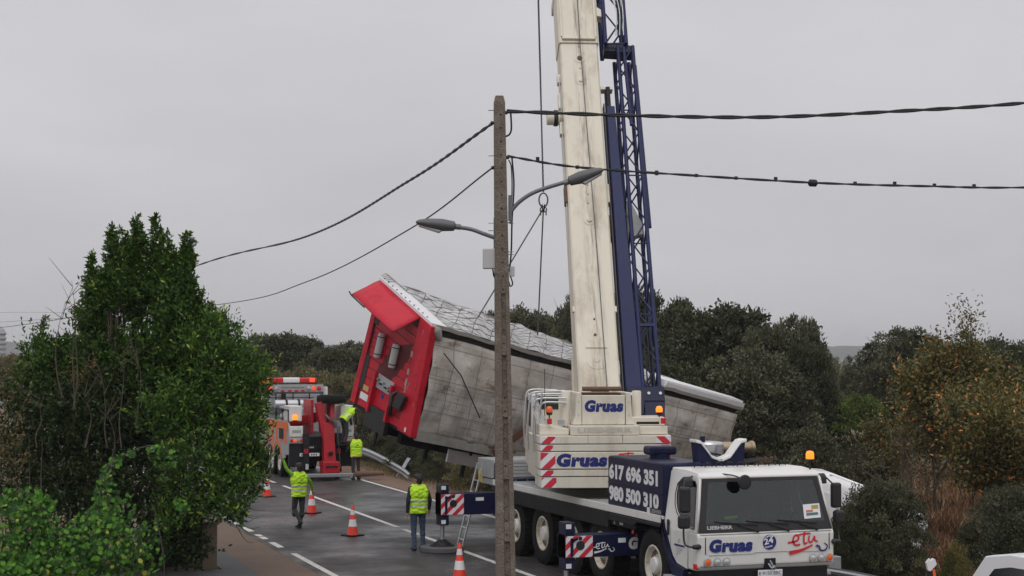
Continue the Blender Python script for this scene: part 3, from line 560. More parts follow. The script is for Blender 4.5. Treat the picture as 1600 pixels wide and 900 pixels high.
shoots(t, [colm(t, 207, 312, 490, 20, 36.5, 6), colm(t, 243, 322, 490, 18, 36.8, 6), colm(t, 291, 345, 520, 22, 36.2, 7), colm(t, 270, 372, 500, 26, 36.4, 7), colm(t, 176, 338, 490, 28, 36, 7), colm(t, 191, 350, 470, 18, 36.3, 4), colm(t, 145, 376, 520, 18, 36.4, 5), colm(t, 160, 400, 520, 24, 36.3, 5), colm(t, 256, 350, 490, 20, 36.5, 4), colm(t, 224, 345, 480, 20, 36.6, 4), colm(t, 225, 378, 520, 64, 36.6, 6), colm(t, 316, 444, 600, 34, 36, 8), colm(t, 134, 456, 540, 24, 36.6, 5)], 21, 'laurel', .12, xr=.40, twigs=15)
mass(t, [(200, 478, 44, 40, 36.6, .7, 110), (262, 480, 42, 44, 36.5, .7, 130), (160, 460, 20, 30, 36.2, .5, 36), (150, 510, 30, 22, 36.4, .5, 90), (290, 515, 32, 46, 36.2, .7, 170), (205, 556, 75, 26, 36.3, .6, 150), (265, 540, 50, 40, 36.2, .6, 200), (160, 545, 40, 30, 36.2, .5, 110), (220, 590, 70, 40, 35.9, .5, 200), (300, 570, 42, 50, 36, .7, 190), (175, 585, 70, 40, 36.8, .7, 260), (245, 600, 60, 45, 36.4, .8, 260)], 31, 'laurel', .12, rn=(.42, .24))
t = gthing('laurel_shrub', 'broad bright laurel hanging over the gate pillar and pavement', 330, 35.2)
shoots(t, [colm(t, 334, 462, 640, 24, 35.6, 5), colm(t, 372, 528, 680, 30, 35.2, 6), colm(t, 395, 545, 680, 24, 35.1, 4), colm(t, 350, 505, 680, 40, 35.3, 6)], 22, 'laurel', .115, xr=.45)
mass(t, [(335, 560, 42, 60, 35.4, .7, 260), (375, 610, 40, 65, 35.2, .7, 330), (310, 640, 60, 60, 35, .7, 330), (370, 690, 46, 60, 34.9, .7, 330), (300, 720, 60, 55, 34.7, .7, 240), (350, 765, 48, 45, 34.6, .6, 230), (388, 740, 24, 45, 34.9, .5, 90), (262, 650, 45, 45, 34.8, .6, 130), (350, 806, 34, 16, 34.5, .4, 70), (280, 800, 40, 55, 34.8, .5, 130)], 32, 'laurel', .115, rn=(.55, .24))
t = gthing('laurel_shrub', 'lower dark laurel with two pointed tops beside the grey silo', 75, 37)
shoots(t, [colm(t, 67, 488, 620, 20, 37, 5), colm(t, 98, 502, 620, 26, 37.2, 5), colm(t, 44, 530, 640, 26, 36.8, 5)], 23, 'laurel', .115, xr=.45)
mass(t, [(72, 570, 34, 45, 37, .6, 190), (105, 590, 34, 45, 37, .6, 130), (50, 620, 34, 45, 36.8, .6, 130), (90, 660, 60, 50, 36.6, .7, 160)], 33, 'laurel', .115, rn=(.42, .22))
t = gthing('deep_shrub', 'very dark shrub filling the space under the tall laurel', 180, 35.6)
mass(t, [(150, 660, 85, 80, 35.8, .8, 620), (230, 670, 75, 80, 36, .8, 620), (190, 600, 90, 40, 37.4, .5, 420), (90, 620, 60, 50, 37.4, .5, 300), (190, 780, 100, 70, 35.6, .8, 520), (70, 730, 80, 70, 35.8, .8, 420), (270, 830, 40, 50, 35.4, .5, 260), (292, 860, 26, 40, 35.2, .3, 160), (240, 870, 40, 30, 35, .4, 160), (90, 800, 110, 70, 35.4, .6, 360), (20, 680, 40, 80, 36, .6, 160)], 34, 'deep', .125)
mb = MB(); g = random.Random(9)
for k in range(14): a = at(60 + k * 18, 558, 35.8) - t.location; a.z = -.05; e = a + Vector((g.uniform(-.3, .3), g.uniform(-.3, .3), g.uniform(1.4, 3))); mb.tube([a, a.lerp(e, .5) + Vector((.08, 0, 0)), e], [.04, .03, .012], 6)
mb.build('trunk', M['bark'], t, smooth=60)
t = gthing('rusty_shrub', 'brownish shrub with withered leaves between the laurels', 20, 33.5)
mass(t, [(10, 640, 30, 50, 34.8, .5, 55), (24, 720, 30, 40, 34.6, .5, 45), (125, 590, 26, 22, 35.4, .4, 36)], 35, 'rusty', .085, lv=8)
mb = MB()
for k in range(9): a = at(-10 + k * 9, 558, 34.6) - t.location; a.z = -.05; e = a + Vector((g.uniform(-.2, .2), g.uniform(-.2, .2), g.uniform(2.2, 3.6))); mb.tube([a, a.lerp(e, .5) + Vector((.05, 0, 0)), e], [.02, .014, .005], 5)
mb.build('trunk', M['stem'], t)
t = gthing('dead_stems', 'bare dry stems standing up through the thicket', 140, 34.6); mb = MB(); g = random.Random(5)
for px, yt, yb in ((112, 438, 640), (103, 470, 620), (120, 490, 640), (192, 540, 700), (160, 590, 700), (165, 640, 740), (215, 560, 660), (130, 610, 700), (62, 620, 700)):
    b = at(px + g.uniform(-8, 8), yb, 34.4) - t.location; e = at(px, yt, 34.4) - t.location; b.z = max(b.z, 0); md = b.lerp(e, .5) + Vector((g.uniform(-.16, .16), g.uniform(-.1, .1), 0)); mb.tube(bez([b, b.lerp(md, .5) + Vector((g.uniform(-.07, .07), 0, 0)), md, md.lerp(e, .5) + Vector((g.uniform(-.06, .06), 0, 0)), e], 3), [.015 - .001 * q for q in range(13)], 5)
    for k in range(5):
        f = g.uniform(.45, .95); q = md.lerp(e, f); mb.tube([q, q + Vector((g.uniform(-.5, .5), g.uniform(-.3, .3), g.uniform(.2, .6)))], [.008, .003], 4)
mb.build('stem', M['stem'], t)
t = gthing('bare_twigs', 'thin bare drooping twigs poking out below the broad laurel', 395, 34.5); mb = MB()
for k in range(9):
    y0 = 770 + k * 7; a = at(372, y0, 34.4) - t.location; e = at(405 + 10 * math.sin(k * 2.1), y0 + 14 + 8 * math.sin(k), 34.4) - t.location; mb.tube(bez([a, a.lerp(e, .5) + Vector((0, 0, -.10)), e], 4), [.010 - .0008 * i for i in range(9)], 4)
mb.build('twig', M['bark'], t)

# climbing vine over the wall: big lobed leaves
def lobed(sz):
    P = [(0, -.15)]
    for a, r in ((-60, .5), (-30, .42), (-5, .62), (18, .45), (38, .72), (62, .55), (90, .85), (118, .55), (142, .72), (162, .45), (185, .62), (210, .42), (240, .5)): P.append((r * math.cos(R(a)) * .8, .28 + r * math.sin(R(a)) * .8))
    return [(x * sz, y_ * sz, -.18 * sz * (abs(x) ** 1.4)) for x, y_ in P]
vt = gthing('climbing_vine', 'bright green climbing vine with large lobed leaves over the garden wall', 110, 27.5, 'vine')
lme = []
for k, c in enumerate(((.014, .050, .005), (.034, .110, .008), (.075, .185, .014), (.30, .30, .05))):
    me = bpy.data.meshes.new('leaf'); L_ = lobed(.088); me.from_pydata(L_, [], [tuple(range(len(L_)))]); mm = mat('vine_leaf_%d' % k, c, .65, var=.3, scale=14, spec=.2); me.materials.append(mm); lme.append(me)
VP = []
def vblob(px, py, rx, ry, d, n, dd=.5):
    for _ in range(n):
        a = random.uniform(0, 6.28); r = random.random() ** .5; p = at(px + rx * r * math.cos(a), py + ry * r * math.sin(a), d + random.uniform(-dd, dd) - .35 * (1 - r))
        if p.z > .05: VP.append(p)
for q in ((20, 845, 60, 65, 27, 900, .7), (90, 865, 70, 45, 27, 800, .7), (150, 845, 55, 55, 27.4, 700, .7), (30, 785, 34, 30, 27, 120), (72, 800, 22, 28, 27, 110), (60, 775, 8, 14, 27, 20), (185, 860, 45, 42, 28, 330, .6), (165, 780, 20, 40, 28, 130), (166, 742, 10, 22, 28, 34), (182, 718, 10, 9, 28.4, 18), (206, 706, 16, 6, 28.8, 18), (243, 699, 20, 5, 29, 20), (268, 714, 6, 16, 29.4, 12), (225, 872, 30, 26, 28.4, 110), (232, 830, 24, 18, 29, 45), (285, 788, 14, 12, 30, 26), (195, 800, 16, 30, 28.4, 60), (50, 890, 90, 20, 26.4, 330)): vblob(*q)
random.shuffle(VP); FC = -FW
def vmat(p, s):
    n_ = (Vector((random.gauss(0, .45), random.gauss(0, .45), random.gauss(.55, .35))) + FC * .75).normalized(); dn = Vector((random.gauss(0, .5), random.gauss(0, .3), -1)); u = dn.cross(n_).normalized(); v_ = n_.cross(u)
    return Matrix.Translation(p - vt.location) @ Matrix((u, v_, n_)).transposed().to_4x4() @ Matrix.Scale(s, 4)
vs_, fs_, ms_ = [], [], []
for i, p in enumerate(VP):
    k = random.choices((0, 1, 2, 3), (36, 36, 24, 1.4))[0]; mt_ = vmat(p, random.uniform(.6, 1.15))
    if i < 290:
        o = bpy.data.objects.new('leaf', lme[k]); COL.objects.link(o); o.parent = vt; o.matrix_local = mt_
    else:
        b = len(vs_); vs_ += [tuple(mt_ @ v.co) for v in lme[k].vertices]; fs_.append(tuple(range(b, len(vs_)))); ms_.append(k)
me = bpy.data.meshes.new('foliage'); me.from_pydata(vs_, [], fs_); me.polygons.foreach_set('material_index', ms_); tag(newobj('foliage', me, [q.materials[0] for q in lme], vt), kind='stuff')
mb = MB(); g = random.Random(3)
for k in range(12):
    a = at(20 + k * 20, 895, 27.6) - vt.location; a.z = .02; e = at(20 + k * 19 + g.uniform(-20, 20), 790 + g.uniform(-30, 40), 27.6) - vt.location; mb.tube(bez([a, a.lerp(e, .5) + Vector((g.uniform(-.2, .2), 0, 0)), e], 4), .012, 5)
e = [at(x, y_, d) - vt.location for x, y_, d in ((150, 830, 27.8), (160, 750, 28), (182, 718, 28.4), (230, 697, 29), (262, 704, 29.3), (275, 735, 29.6))]; mb.tube(bez(e, 5), .012, 5)
mb.build('stem', M['bark'], vt)

# corrugated silo far left
p = at(-6, 558, 150); sl = thing('grain_silo', 'blue-grey ribbed silo with rounded top beside the laurel', 'silo', (p.x, p.y, 0)); mb = MB()
mb.lathe([(.82, -1), (.82, 5.6)] , n=20).lathe([(.82, 5.6), (.76, 7.0), (.5, 7.35), (.1, 7.45)], n=20); mb.build('barrel', M['greypaint'], sl, smooth=40)
for k in range(16): MB().lathe([(.82, k * .44), (.87, k * .44 + .06), (.87, k * .44 + .2), (.82, k * .44 + .26)], n=20, caps=False).build('rib', M['greypaint'], sl, smooth=30)

# ------------------------------------------------------------------ concrete pole with street lamps, and its cables
PD = 19.5; pb = at(793.6, 1171, PD); pb.z = 0
pole = thing('utility_pole', 'weathered square concrete utility pole carrying two street lamps', 'pole', pb, -YAW * .8)
PR = Matrix.Rotation(YAW * .8, 3, 'Z')
def pl_(x, y, d=PD): return PR @ (at(x, y, d) - pb)      # a point near the pole in the pole's own frame
ptop = pl_(780, 150); lean = Vector((ptop.x, ptop.y, 0)) / ptop.z; PH = ptop.z
def px_(x, y, z): f = z / PH; return Vector((x, y, z)) + lean * z
def pw(z): return lerp(.128, .064, z / PH)
mb = MB(); rings = []
for z in (-.3, 2, 4, 5.6): r = pw(z); rings.append([px_(-r, -r * .8, z), px_(r, -r * .8, z), px_(r, r, z), px_(-r, r, z)])
mb.loft(rings); rings = []
for z in (5.55, PH - .08, PH): r = pw(z) * (.72 if z == PH else 1); rings.append([px_(-r, -r * 1.12, z), px_(r, -r * 1.12, z), px_(r, r, z), px_(-r, r, z)])
mb.loft(rings)
for a, b in ((-1, -.15), (.45, 1)):     # raised flanges beside the sunk channel
    rings = []
    for z in (-.3, 2, 4, 5.58): r = pw(z); rings.append([px_(a * r, -r * 1.12, z), px_(b * r, -r * 1.12, z), px_(b * r, -r * .7, z), px_(a * r, -r * .7, z)])
    mb.loft(rings)
for k in range(8):
    z = .3 + k * .72; r = pw(z); mb.hexa([px_(x * r, y_ * r, zz) for zz in (z, z + .22) for y_ in (-1.10, -.7) for x in (-.16, .46)])
mb.build('shaft', M['concrete'], pole, bevel=.008)
for k in range(38):
    z = 1.6 + k * .158; r = pw(z); q = px_(.12 * r, -r * 1.13, z)
    if z < PH - .15: MB().lathe([(.011, -.004), (.011, .006)], 'y', q, 8).build('bolt_hole', M['black'], pole)
for k, (yy, sx) in enumerate(((172, -1), (243, -1), (348, -1), (360, -1), (393, 1), (397, 1), (348, 1))):
    a = pl_(783, yy); b = pl_(783 + sx * 20, yy); MB().tube([a, b], .009, 6).build('step_bolt', M['steel'], pole, smooth=40)
def lamp(pts, h0, h1, name='lamp_arm'):
    P = [pl_(x, y) for x, y in pts]; a = MB().tube(bez(P, 6), .024, 8).build(name, M['armgrey'], pole, smooth=50)
    p, q = pl_(*h0), pl_(*h1); d = (q - p); ln = d.length; d.normalize(); up_ = Vector((0, 0, 1)); s_ = d.cross(up_).normalized(); up_ = s_.cross(d); rings = []
    for f, wd, t0, t1 in ((0, .045, .03, -.03), (.04, .075, .06, -.055), (.35, .095, .075, -.075), (.7, .09, .06, -.055), (.93, .07, .035, -.03), (1, .035, .012, -.012)):
        c = p + d * ln * f; rings.append([c + s_ * wd * math.cos(t) + up_ * ((t1 * -1 if False else t0) * max(0, math.sin(t)) + (-t1) * min(0, math.sin(t))) for t in [2 * math.pi * i / 14 for i in range(14)]])
    h = MB().loft(rings).build('lamp_head', M['lampgrey'], pole, smooth=40)
    c0 = p + d * ln * .34 - up_ * .070; c1 = p + d * ln * .92 - up_ * .034; MB().loft([[c0 + s_ * .075, c0 - s_ * .075, c0 - s_ * .06 - up_ * .028 + d * .03, c0 + s_ * .06 - up_ * .028 + d * .03], [c1 + s_ * .06, c1 - s_ * .06, c1 - s_ * .045 - up_ * .016, c1 + s_ * .045 - up_ * .016]]).build('lamp_glass', M['boxgrey'], h, bevel=.006)
    MB().tube([p - d * .06, p + d * .03], .034, 8).build('collar', M['armgrey'], h, smooth=40)
lamp([(774, 372), (755, 365), (735, 358), (708, 354)], (712, 354), (650, 347)); lamp([(796, 333), (812, 315), (838, 299), (888, 283)], (888, 284), (943, 265))
MB().box(-.02, .02, -.03, .03, 0, .36).build('bracket', M['armgrey'], pole).location = pl_(774, 388)
MB().box(-.02, .02, -.03, .03, 0, .30).build('bracket', M['armgrey'], pole).location = pl_(797, 345)
b = MB(); b.box(-.075, .075, -.06, .06, 0, .235); o = b.build('junction_box', M['boxgrey'], pole, bevel=.01); o.location = pl_(764.5, 420)
b = MB(); b.box(-.03, .03, -.03, .03, 0, .12); o = b.build('fuse_box', M['boxgrey'], pole, bevel=.006); o.location = pl_(800, 432)
MB().tube(bez([pl_(x, y) for x, y in ((800, 247), (803, 290), (800, 345), (799, 390), (796, 425))], 6), .011, 6).build('down_cable', M['cable'], pole)
MB().tube(bez([pl_(x, y) for x, y in ((795, 250), (799, 262), (800, 300), (797, 350))], 6), .008, 6).build('down_cable', M['cable'], pole)
MB().tube(bez([pl_(x, y) for x, y in ((797, 430), (801, 443), (797, 447), (793, 436), (780, 425))], 6), .009, 6).build('down_cable', M['cable'], pole)
MB().tube(bez([pl_(x, y) for x, y in ((770, 420), (772, 432), (778, 436))], 6), .010, 6).build('down_cable', M['cable'], pole)
MB().tube(bez([pl_(x, y) for x, y in ((798, 176), (799, 200), (796, 210), (788, 214))], 6), .012, 6).build('jumper', M['cable'], pole)
for yy, sx in ((176, 791), (246, 793), (192, 769), (262, 770)): MB().lathe([(.012, -.02), (.022, -.01), (.022, .01), (.012, .02)], 'x', pl_(sx, yy), 8).build('wire_clamp', M['black'], pole, smooth=40)
def wire(name, label, pts, r, twist=False, cat='cable'):
    P = bez(pts, 14); t = thing(name, label, cat, P[0]); P = [p - P[0] for p in P]; mb = MB()
    if twist:
        # resample evenly and twist two strands round each other
        Q = [P[0]]; 
        for p in P[1:]:
            n_ = max(1, int((p - Q[-1]).length / .08)) if (p - P[0]).length < 16 else max(1, int((p - Q[-1]).length / .5)); a = Q[-1].copy(); Q += [a.lerp(p, (k + 1) / n_) for k in range(n_)]
        for ph in (0, math.pi):
            S_ = []
            for k, p in enumerate(Q): S_.append(p + Vector((math.sin(k * .8 + ph) * .3, math.cos(k * .8 + ph) * .3, math.cos(k * .8 + ph))) * r * .62)
            mb.tube(S_, r * .78, 5)
    else: mb.tube(P, r, 6)
    mb.build('strand', M['cable'], t, smooth=60); return t
def alongX(x, y, X): r = FW * 2600 + RT * (x - 800) - UP * (y - 450); return EYE + r * (X / r.x)
X0 = pb.x
wire('overhead_cable', 'thick twisted cable from the pole top towards the left trees', [alongX(769, 193, X0), at(640, 282, 24.5), at(480, 369, 33.5), at(300, 418, 48), at(130, 491, 82), at(0, 512, 125), at(-40, 516, 150)], .017, True)
wire('overhead_cable', 'thin lower cable from the pole towards the left trees', [alongX(771, 261, X0), at(640, 358, 24.5), at(480, 440, 34), at(340, 476, 46), at(130, 495, 82), at(0, 503, 125), at(-40, 504, 150)], .010)
wire('overhead_cable', 'upper twisted cable crossing to the right in front of the boom', [at(792, 174, PD), at(1000, 181, 19.8), at(1200, 183, 20.2), at(1400, 174, 20.7), at(1600, 161, 21.2), at(1900, 130, 22)], .020, True)
w2 = wire('overhead_cable', 'lower clipped cable crossing to the right above the lamp head', [at(793, 244, PD), at(900, 261, 19.7), at(1080, 274, 20), at(1280, 286, 20.4), at(1450, 291, 20.8), at(1600, 293, 21.2), at(1900, 285, 22)], .0125, True)
for k in range(12):
    p = at(840 + k * 62, [252, 263, 268, 273, 276, 280, 283, 286, 288, 290, 291, 292][k], 19.6 + k * .13); MB().box(-.018, .018, -.014, .014, -.006, .034 if k % 3 else .05).build('clip', M['cable'], w2).location = p - w2.location
MB().lathe([(.02, -.06), (.045, -.04), (.045, .04), (.02, .06)], 'x', at(1270, 286, 20.4) - w2.location, 8).build('splice', M['cable'], w2, smooth=40)
wire('overhead_cable', 'faint far cable over the low roofs beside the silo', [at(-60, 490, 170), at(60, 488, 175), at(160, 494, 180), at(400, 520, 220)], .012)

# ------------------------------------------------------------------ mobile crane.  crane frame: x to the viewer's right, y from the cab front to the rear, z up
CR = thing('mobile_crane', 'white and navy five-axle mobile crane with raised telescopic boom', 'crane', (14.275, 26.9, 0))
HW = 1.375
X1 = (1, 0, 0); Z1 = (0, 0, 1); NY = (0, -1, 0)
# cab shell
prof = [(.10, .80), (.0, .86), (-.01, 1.40), (.0, 1.47), (.035, 1.475), (.05, .85)]
lf = MB().prism([(.40, .80), (.06, .80), (.0, .88), (-.012, 1.40), (.012, 1.475), (.40, 1.475)], 'x', -HW, HW).build('front_panel', M['white'], CR, bevel=.035, seg=3)
tp_ = lambda z: .15 * max(0, z - 1.45)      # the cab leans in towards its roof
rf = MB(lambda x, y_, z: (x - math.copysign(tp_(z), x), y_, z)).prism([(.235, 2.40), (.225, 2.45), (.33, 2.52), (.8, 2.56), (1.42, 2.56), (1.42, 2.44), (.3, 2.40)], 'x', -HW + .01, HW - .01).build('cab_roof', M['white'], CR, bevel=.03, seg=3)
MB(lambda x, y_, z: (x - math.copysign(tp_(z), x), y_, z)).box(-HW + .02, HW - .02, 1.37, 1.42, .9, 2.46).build('cab_rear_wall', M['white'], CR); MB(lambda x, y_, z: (x - math.copysign(tp_(z), x), y_, z)).box(-HW + .06, HW - .06, 1.33, 1.365, .92, 2.39).build('cab_lining', M['seat'], CR); MB(lambda x, y_, z: (x - math.copysign(tp_(z), x), y_, z)).box(-HW + .06, HW - .06, .32, 1.33, 2.37, 2.395).build('head_lining', M['seat'], CR)
MB().box(-HW + .03, HW - .03, .38, 1.36, .82, .9).build('cab_floor', M['frame'], CR)
side = [(.42, .80), (.86, .86), (1.03, .98), (1.33, 1.43), (1.42, 1.56), (1.42, 2.0), (1.42, 2.50), (.30, 2.47), (.215, 2.40), (.12, 1.93), (.025, 1.47), (.39, 1.47)]
win = [(.36, 2.36), (.90, 2.36), (1.05, 2.28), (1.10, 2.1), (1.06, 1.92), (.95, 1.78), (.75, 1.66), (.50, 1.585), (.185, 1.54), (.16, 1.56), (.29, 2.3)]
for sg in (-1, 1):
    dr = plate('door', side, [win], (lambda u, v, w_, sg=sg: (sg * (HW - .025 - tp_(v)) + w_, u, v)), .05, M['white'], CR)
    wr = [(.35, 2.375), (.91, 2.375), (1.07, 2.29), (1.12, 2.1), (1.08, 1.91), (.96, 1.765), (.75, 1.645), (.50, 1.57), (.17, 1.52), (.14, 1.55), (.27, 2.31)]
    plate('window_seal', wr, [[(a, b_) for a, b_ in win]], (lambda u, v, w_, sg=sg: (sg * (HW + .003 - tp_(v)) + w_, u, v)), .012, M['black'], dr)
    plate('side_window', win, [], (lambda u, v, w_, sg=sg: (sg * (HW - .02 - tp_(v)) + w_, u, v)), .006, M['sideglass' if sg < 0 else 'glass'], dr)
    hn = MB(); hn.prism(rounded(1.17, 1.25, 1.33, 1.62, .04), 'x', sg * HW, sg * (HW + .02)); hn.build('door_handle', M['black'], dr)
    MB().box(sg * HW - (0 if sg > 0 else .003), sg * HW + (.003 if sg > 0 else 0), 1.125, 1.131, 1.15, 1.47).build('door_gap', M['black'], dr)
dcar = [o for o in CR.children if o.name.startswith('door')][0]
fl = lambda y_, z, e=.004: frame((-HW - e, y_, z), (0, -1, 0), Z1)
card('name_strip', fl(.95, 1.17), .42, .035, M['decal_blue'], dcar)
for k in range(5): card('small_print', fl(.86 - .02 * (k % 2), 1.13 - k * .03), .26 - .05 * k, .010, M['greypaint'], dcar)
strokes('emblem', [([(0, 0), (.03, .05), (.06, .08)], .012), ([(.05, 0), (.06, .06), (.10, .07)], .012)], fl(.80, 1.23), M['greypaint'], dcar)
disc('round_sticker', fl(.28, 1.62, .008), .03, M['decal_red'], dcar)
# windscreen: plane leaning back
wy = lambda z: .015 + (z - 1.47) / .95 * .225
def wsx(u, v, w_): return (u - math.copysign(tp_(v) * min(1, abs(u)), u), wy(v) + w_, v)
plate('windscreen_frame', [(-HW + .03, 1.475), (HW - .03, 1.475), (HW - .075, 2.42), (-HW + .075, 2.42)], [[(a, b_) for a, b_ in [(-HW + .16, 1.62), (HW - .12, 1.62), (HW - .16, 2.36), (-HW + .19, 2.36)]]], wsx, .02, M['black'], CR)
gl = plate('windscreen', [(-HW + .15, 1.61), (HW - .11, 1.61), (HW - .15, 2.37), (-HW + .18, 2.37)], [], wsx, .006, M['glass'], CR)
ls = Vector((0, wy(2) - wy(1), 1)).normalized()
text('lettering', 'LIEBHERR', frame((-1.17, wy(1.53) - .011, 1.53), X1, ls), .50, .065, M['boxgrey'], CR, bold=.03)
o = card('windscreen_notice', frame((.80, wy(1.66) - .005, 1.66), (1, 0, .05), ls), .34, .26, M['decal_white'], gl); nf = lambda a, b_: frame((.80 + a, wy(1.66 + b_) - .006, 1.66 + b_ + .05 * a), (1, 0, .05), ls)
card('notice_print', nf(.17, .16), .14, .07, M['olive'] if 'olive' in M else mat('notice_ochre', (.4, .33, .06), .6), gl, depth=.006); card('notice_print', nf(.05, .11), .14, .04, mat('notice_rose', (.55, .16, .12), .6), gl, depth=.006); card('notice_print', nf(.05, .05), .24, .05, mat('notice_teal', (.08, .17, .19), .6), gl, depth=.006)
card('sun_sticker', frame((-1.14, wy(2.28) - .006, 2.28), X1, ls), .06, .05, M['lumi'], gl)
# inside the cab
MB().prism([(.10, 1.45), (.42, 1.45), (.60, 1.56), (.60, 1.62), (.38, 1.66), (.10, 1.55)], 'x', -HW + .06, HW - .06).build('dashboard', M['frame'], CR, bevel=.02)
for sx in (-.85, .75):
    st = MB(); st.box(sx - .24, sx + .24, .78, 1.12, 1.15, 1.36); st.hexa([(sx + a * .23, y_ + dy, z) for z, dy in ((1.36, 0), (2.02, .1)) for y_ in (1.05, 1.17) for a in (-1, 1)]); st.hexa([(sx + a * .13, y_, z) for z in (2.06, 2.24) for y_ in (1.15, 1.24) for a in (-1, 1)]); st.build('cab_seat', M['seat'], CR, bevel=.04)
a = [(.75 + .2 * math.cos(2 * math.pi * k / 20), .62 + .08 * math.sin(2 * math.pi * k / 20), 1.72 + .17 * math.sin(2 * math.pi * k / 20)) for k in range(21)]
MB().tube(a, .016, 6).tube([(.75, .62, 1.72), (.75, .5, 1.55)], .02, 6).tube([(.56, .62, 1.72), (.94, .62, 1.72)], .012, 5).build('steering_wheel', M['black'], CR, smooth=50)
vb = MB(); vb.capsule((-.62, .42, 1.68), (-.40, .40, 1.70), .035, .03); vb.build('folded_vest', M['lumi'], CR, smooth=60)
vb = MB(); vb.capsule((-.12, .5, 1.7), (-.12, .5, 1.78), .04, .03); vb.build('cup', M['decal_red'], CR, smooth=60)
# wipers, mirrors, lamps, plate, lettering on the front
for x0, x1 in ((-.18, -1.0), (.44, -.36), (1.02, .26)):
    z0, z1 = 1.50, 1.66
    MB().tube([(x0, wy(z0) - .05, z0 - .02), (lerp(x0, x1, .45), wy(1.6) - .05, 1.60)], .012, 6).tube([(x0 + .02, wy(1.56) - .035, 1.585 ), (x1, wy(z1) - .03, z1)], .011, 5).build('wiper', M['black'], CR, smooth=50)
    MB().lathe([(.02, -.03), (.028, 0), (.02, .03)], 'y', (x0, wy(z0) - .03, z0 - .02), 10).build('wiper_pivot', M['black'], CR, smooth=50)
MB().tube(bez([(-.78, .38, 2.50), (-.58, .12, 2.47), (-.47, .02, 2.40)], 5), .013, 6).build('mirror_arm', M['black'], CR, smooth=50)
MB().lathe([(.03, .06), (.12, .035), (.135, 0), (.12, -.02), (.05, -.03)], 'y', (-.44, -.02, 2.36), 18).build('front_mirror', M['black'], CR, smooth=40)
MB().tube([(-.92, .30, 2.36), (-.95, .22, 2.15)], .012, 6).lathe([(.03, .03), (.09, .02), (.10, 0), (.06, -.02)], 'y', (-.93, .20, 2.06), 14).build('inner_mirror', M['black'], CR, smooth=40)
for sg in (-1, 1):
    mm = MB(); mm.box(-.10, .10, -.07, .07, 0, .46); o = mm.build('side_mirror', M['black'], CR, bevel=.045, seg=3); o.location = (sg * 1.53, .18, 1.83); o.rotation_euler = (0, 0, sg * .35)
    mm = MB(); mm.box(-.11, .11, -.08, .06, 0, .24); o2 = mm.build('lower_mirror', M['black'], CR, bevel=.05, seg=3); o2.location = (sg * 1.56, .16, 1.55); o2.rotation_euler = (0, 0, sg * .35)
    mm = MB(); mm.prism([(-.08, 0), (.26, .02), (.2, .10), (.02, .2), (-.06, .14)], 'x', -.09, .09); o3 = mm.build('kerb_mirror', M['black'], CR, bevel=.03); o3.location = (sg * 1.36, .42, 2.26)
    MB().tube(bez([(sg * 1.56, .18, 1.6), (sg * 1.56, .14, 1.30), (sg * 1.50, .02, 1.24), (sg * 1.38, -.01, 1.24)], 5), .018, 6).build('mirror_arm', M['black'], CR, smooth=50)
    MB().capsule((sg * 1.36, -.02, 1.24), (sg * 1.45, -.02, 1.24), .05, .04).build('mirror_foot', M['black'], CR, smooth=50)
    MB().tube([(sg * 1.56, .2, 2.2), (sg * 1.42, .4, 2.40), (sg * 1.22, .5, 2.45)], .016, 6).build('mirror_arm', M['black'], CR, smooth=50)
FY = -.016
ff = lambda x, z, e=.0: frame((x, FY - e, z), X1, Z1)
for x, mt in ((-1.18, 'amberdull'), (-.99, 'lens'), (-.81, 'lens'), (.93, 'lens'), (1.10, 'lens'), (1.27, 'amberdull')):
    lp = MB().lathe([(.072, 0), (.078, .012), (.062, .02)], 'y', (x, FY - .012, .955), 20).build('headlight', M['greypaint'], CR, smooth=40); MB().lathe([(.058, .01), (.056, -.012), (.03, -.022), (.004, -.024)], 'y', (x, FY - .004, .955), 18).build('lens', M[mt], lp, smooth=50)
MB().box(-HW - .012, -HW + .05, .02, .16, .83, .93).build('side_marker', M['redlamp'], CR, bevel=.01)
text('lettering', 'Gruas', ff(-1.15, 1.12), .86, .24, M['decal_blue'], CR, bold=.07, shear=.12, space=1.12)
disc('roundel', ff(.05, 1.275), .135, M['decal_blue'], CR, .004)
text('lettering', '24', frame((-.055, FY, 1.225), (1, .0, .22), (-.22, 0, 1)), .19, .11, M['decal_white'], CR, bold=.03, depth=.007)
for k in range(5): card('small_print', frame((-.045 + k * .036, FY, 1.352 + .008 * k - .006 * (k - 2) ** 2), (1, 0, .22), (-.22, 0, 1)), .026, .028, M['decal_white'], CR, depth=.007)
for s_, z in (('horas', 1.165),): text('lettering', s_, frame((-.03, FY, z), (1, 0, .22), (-.22, 0, 1)), .14, .042, M['decal_white'], CR, bold=.02, depth=.007)
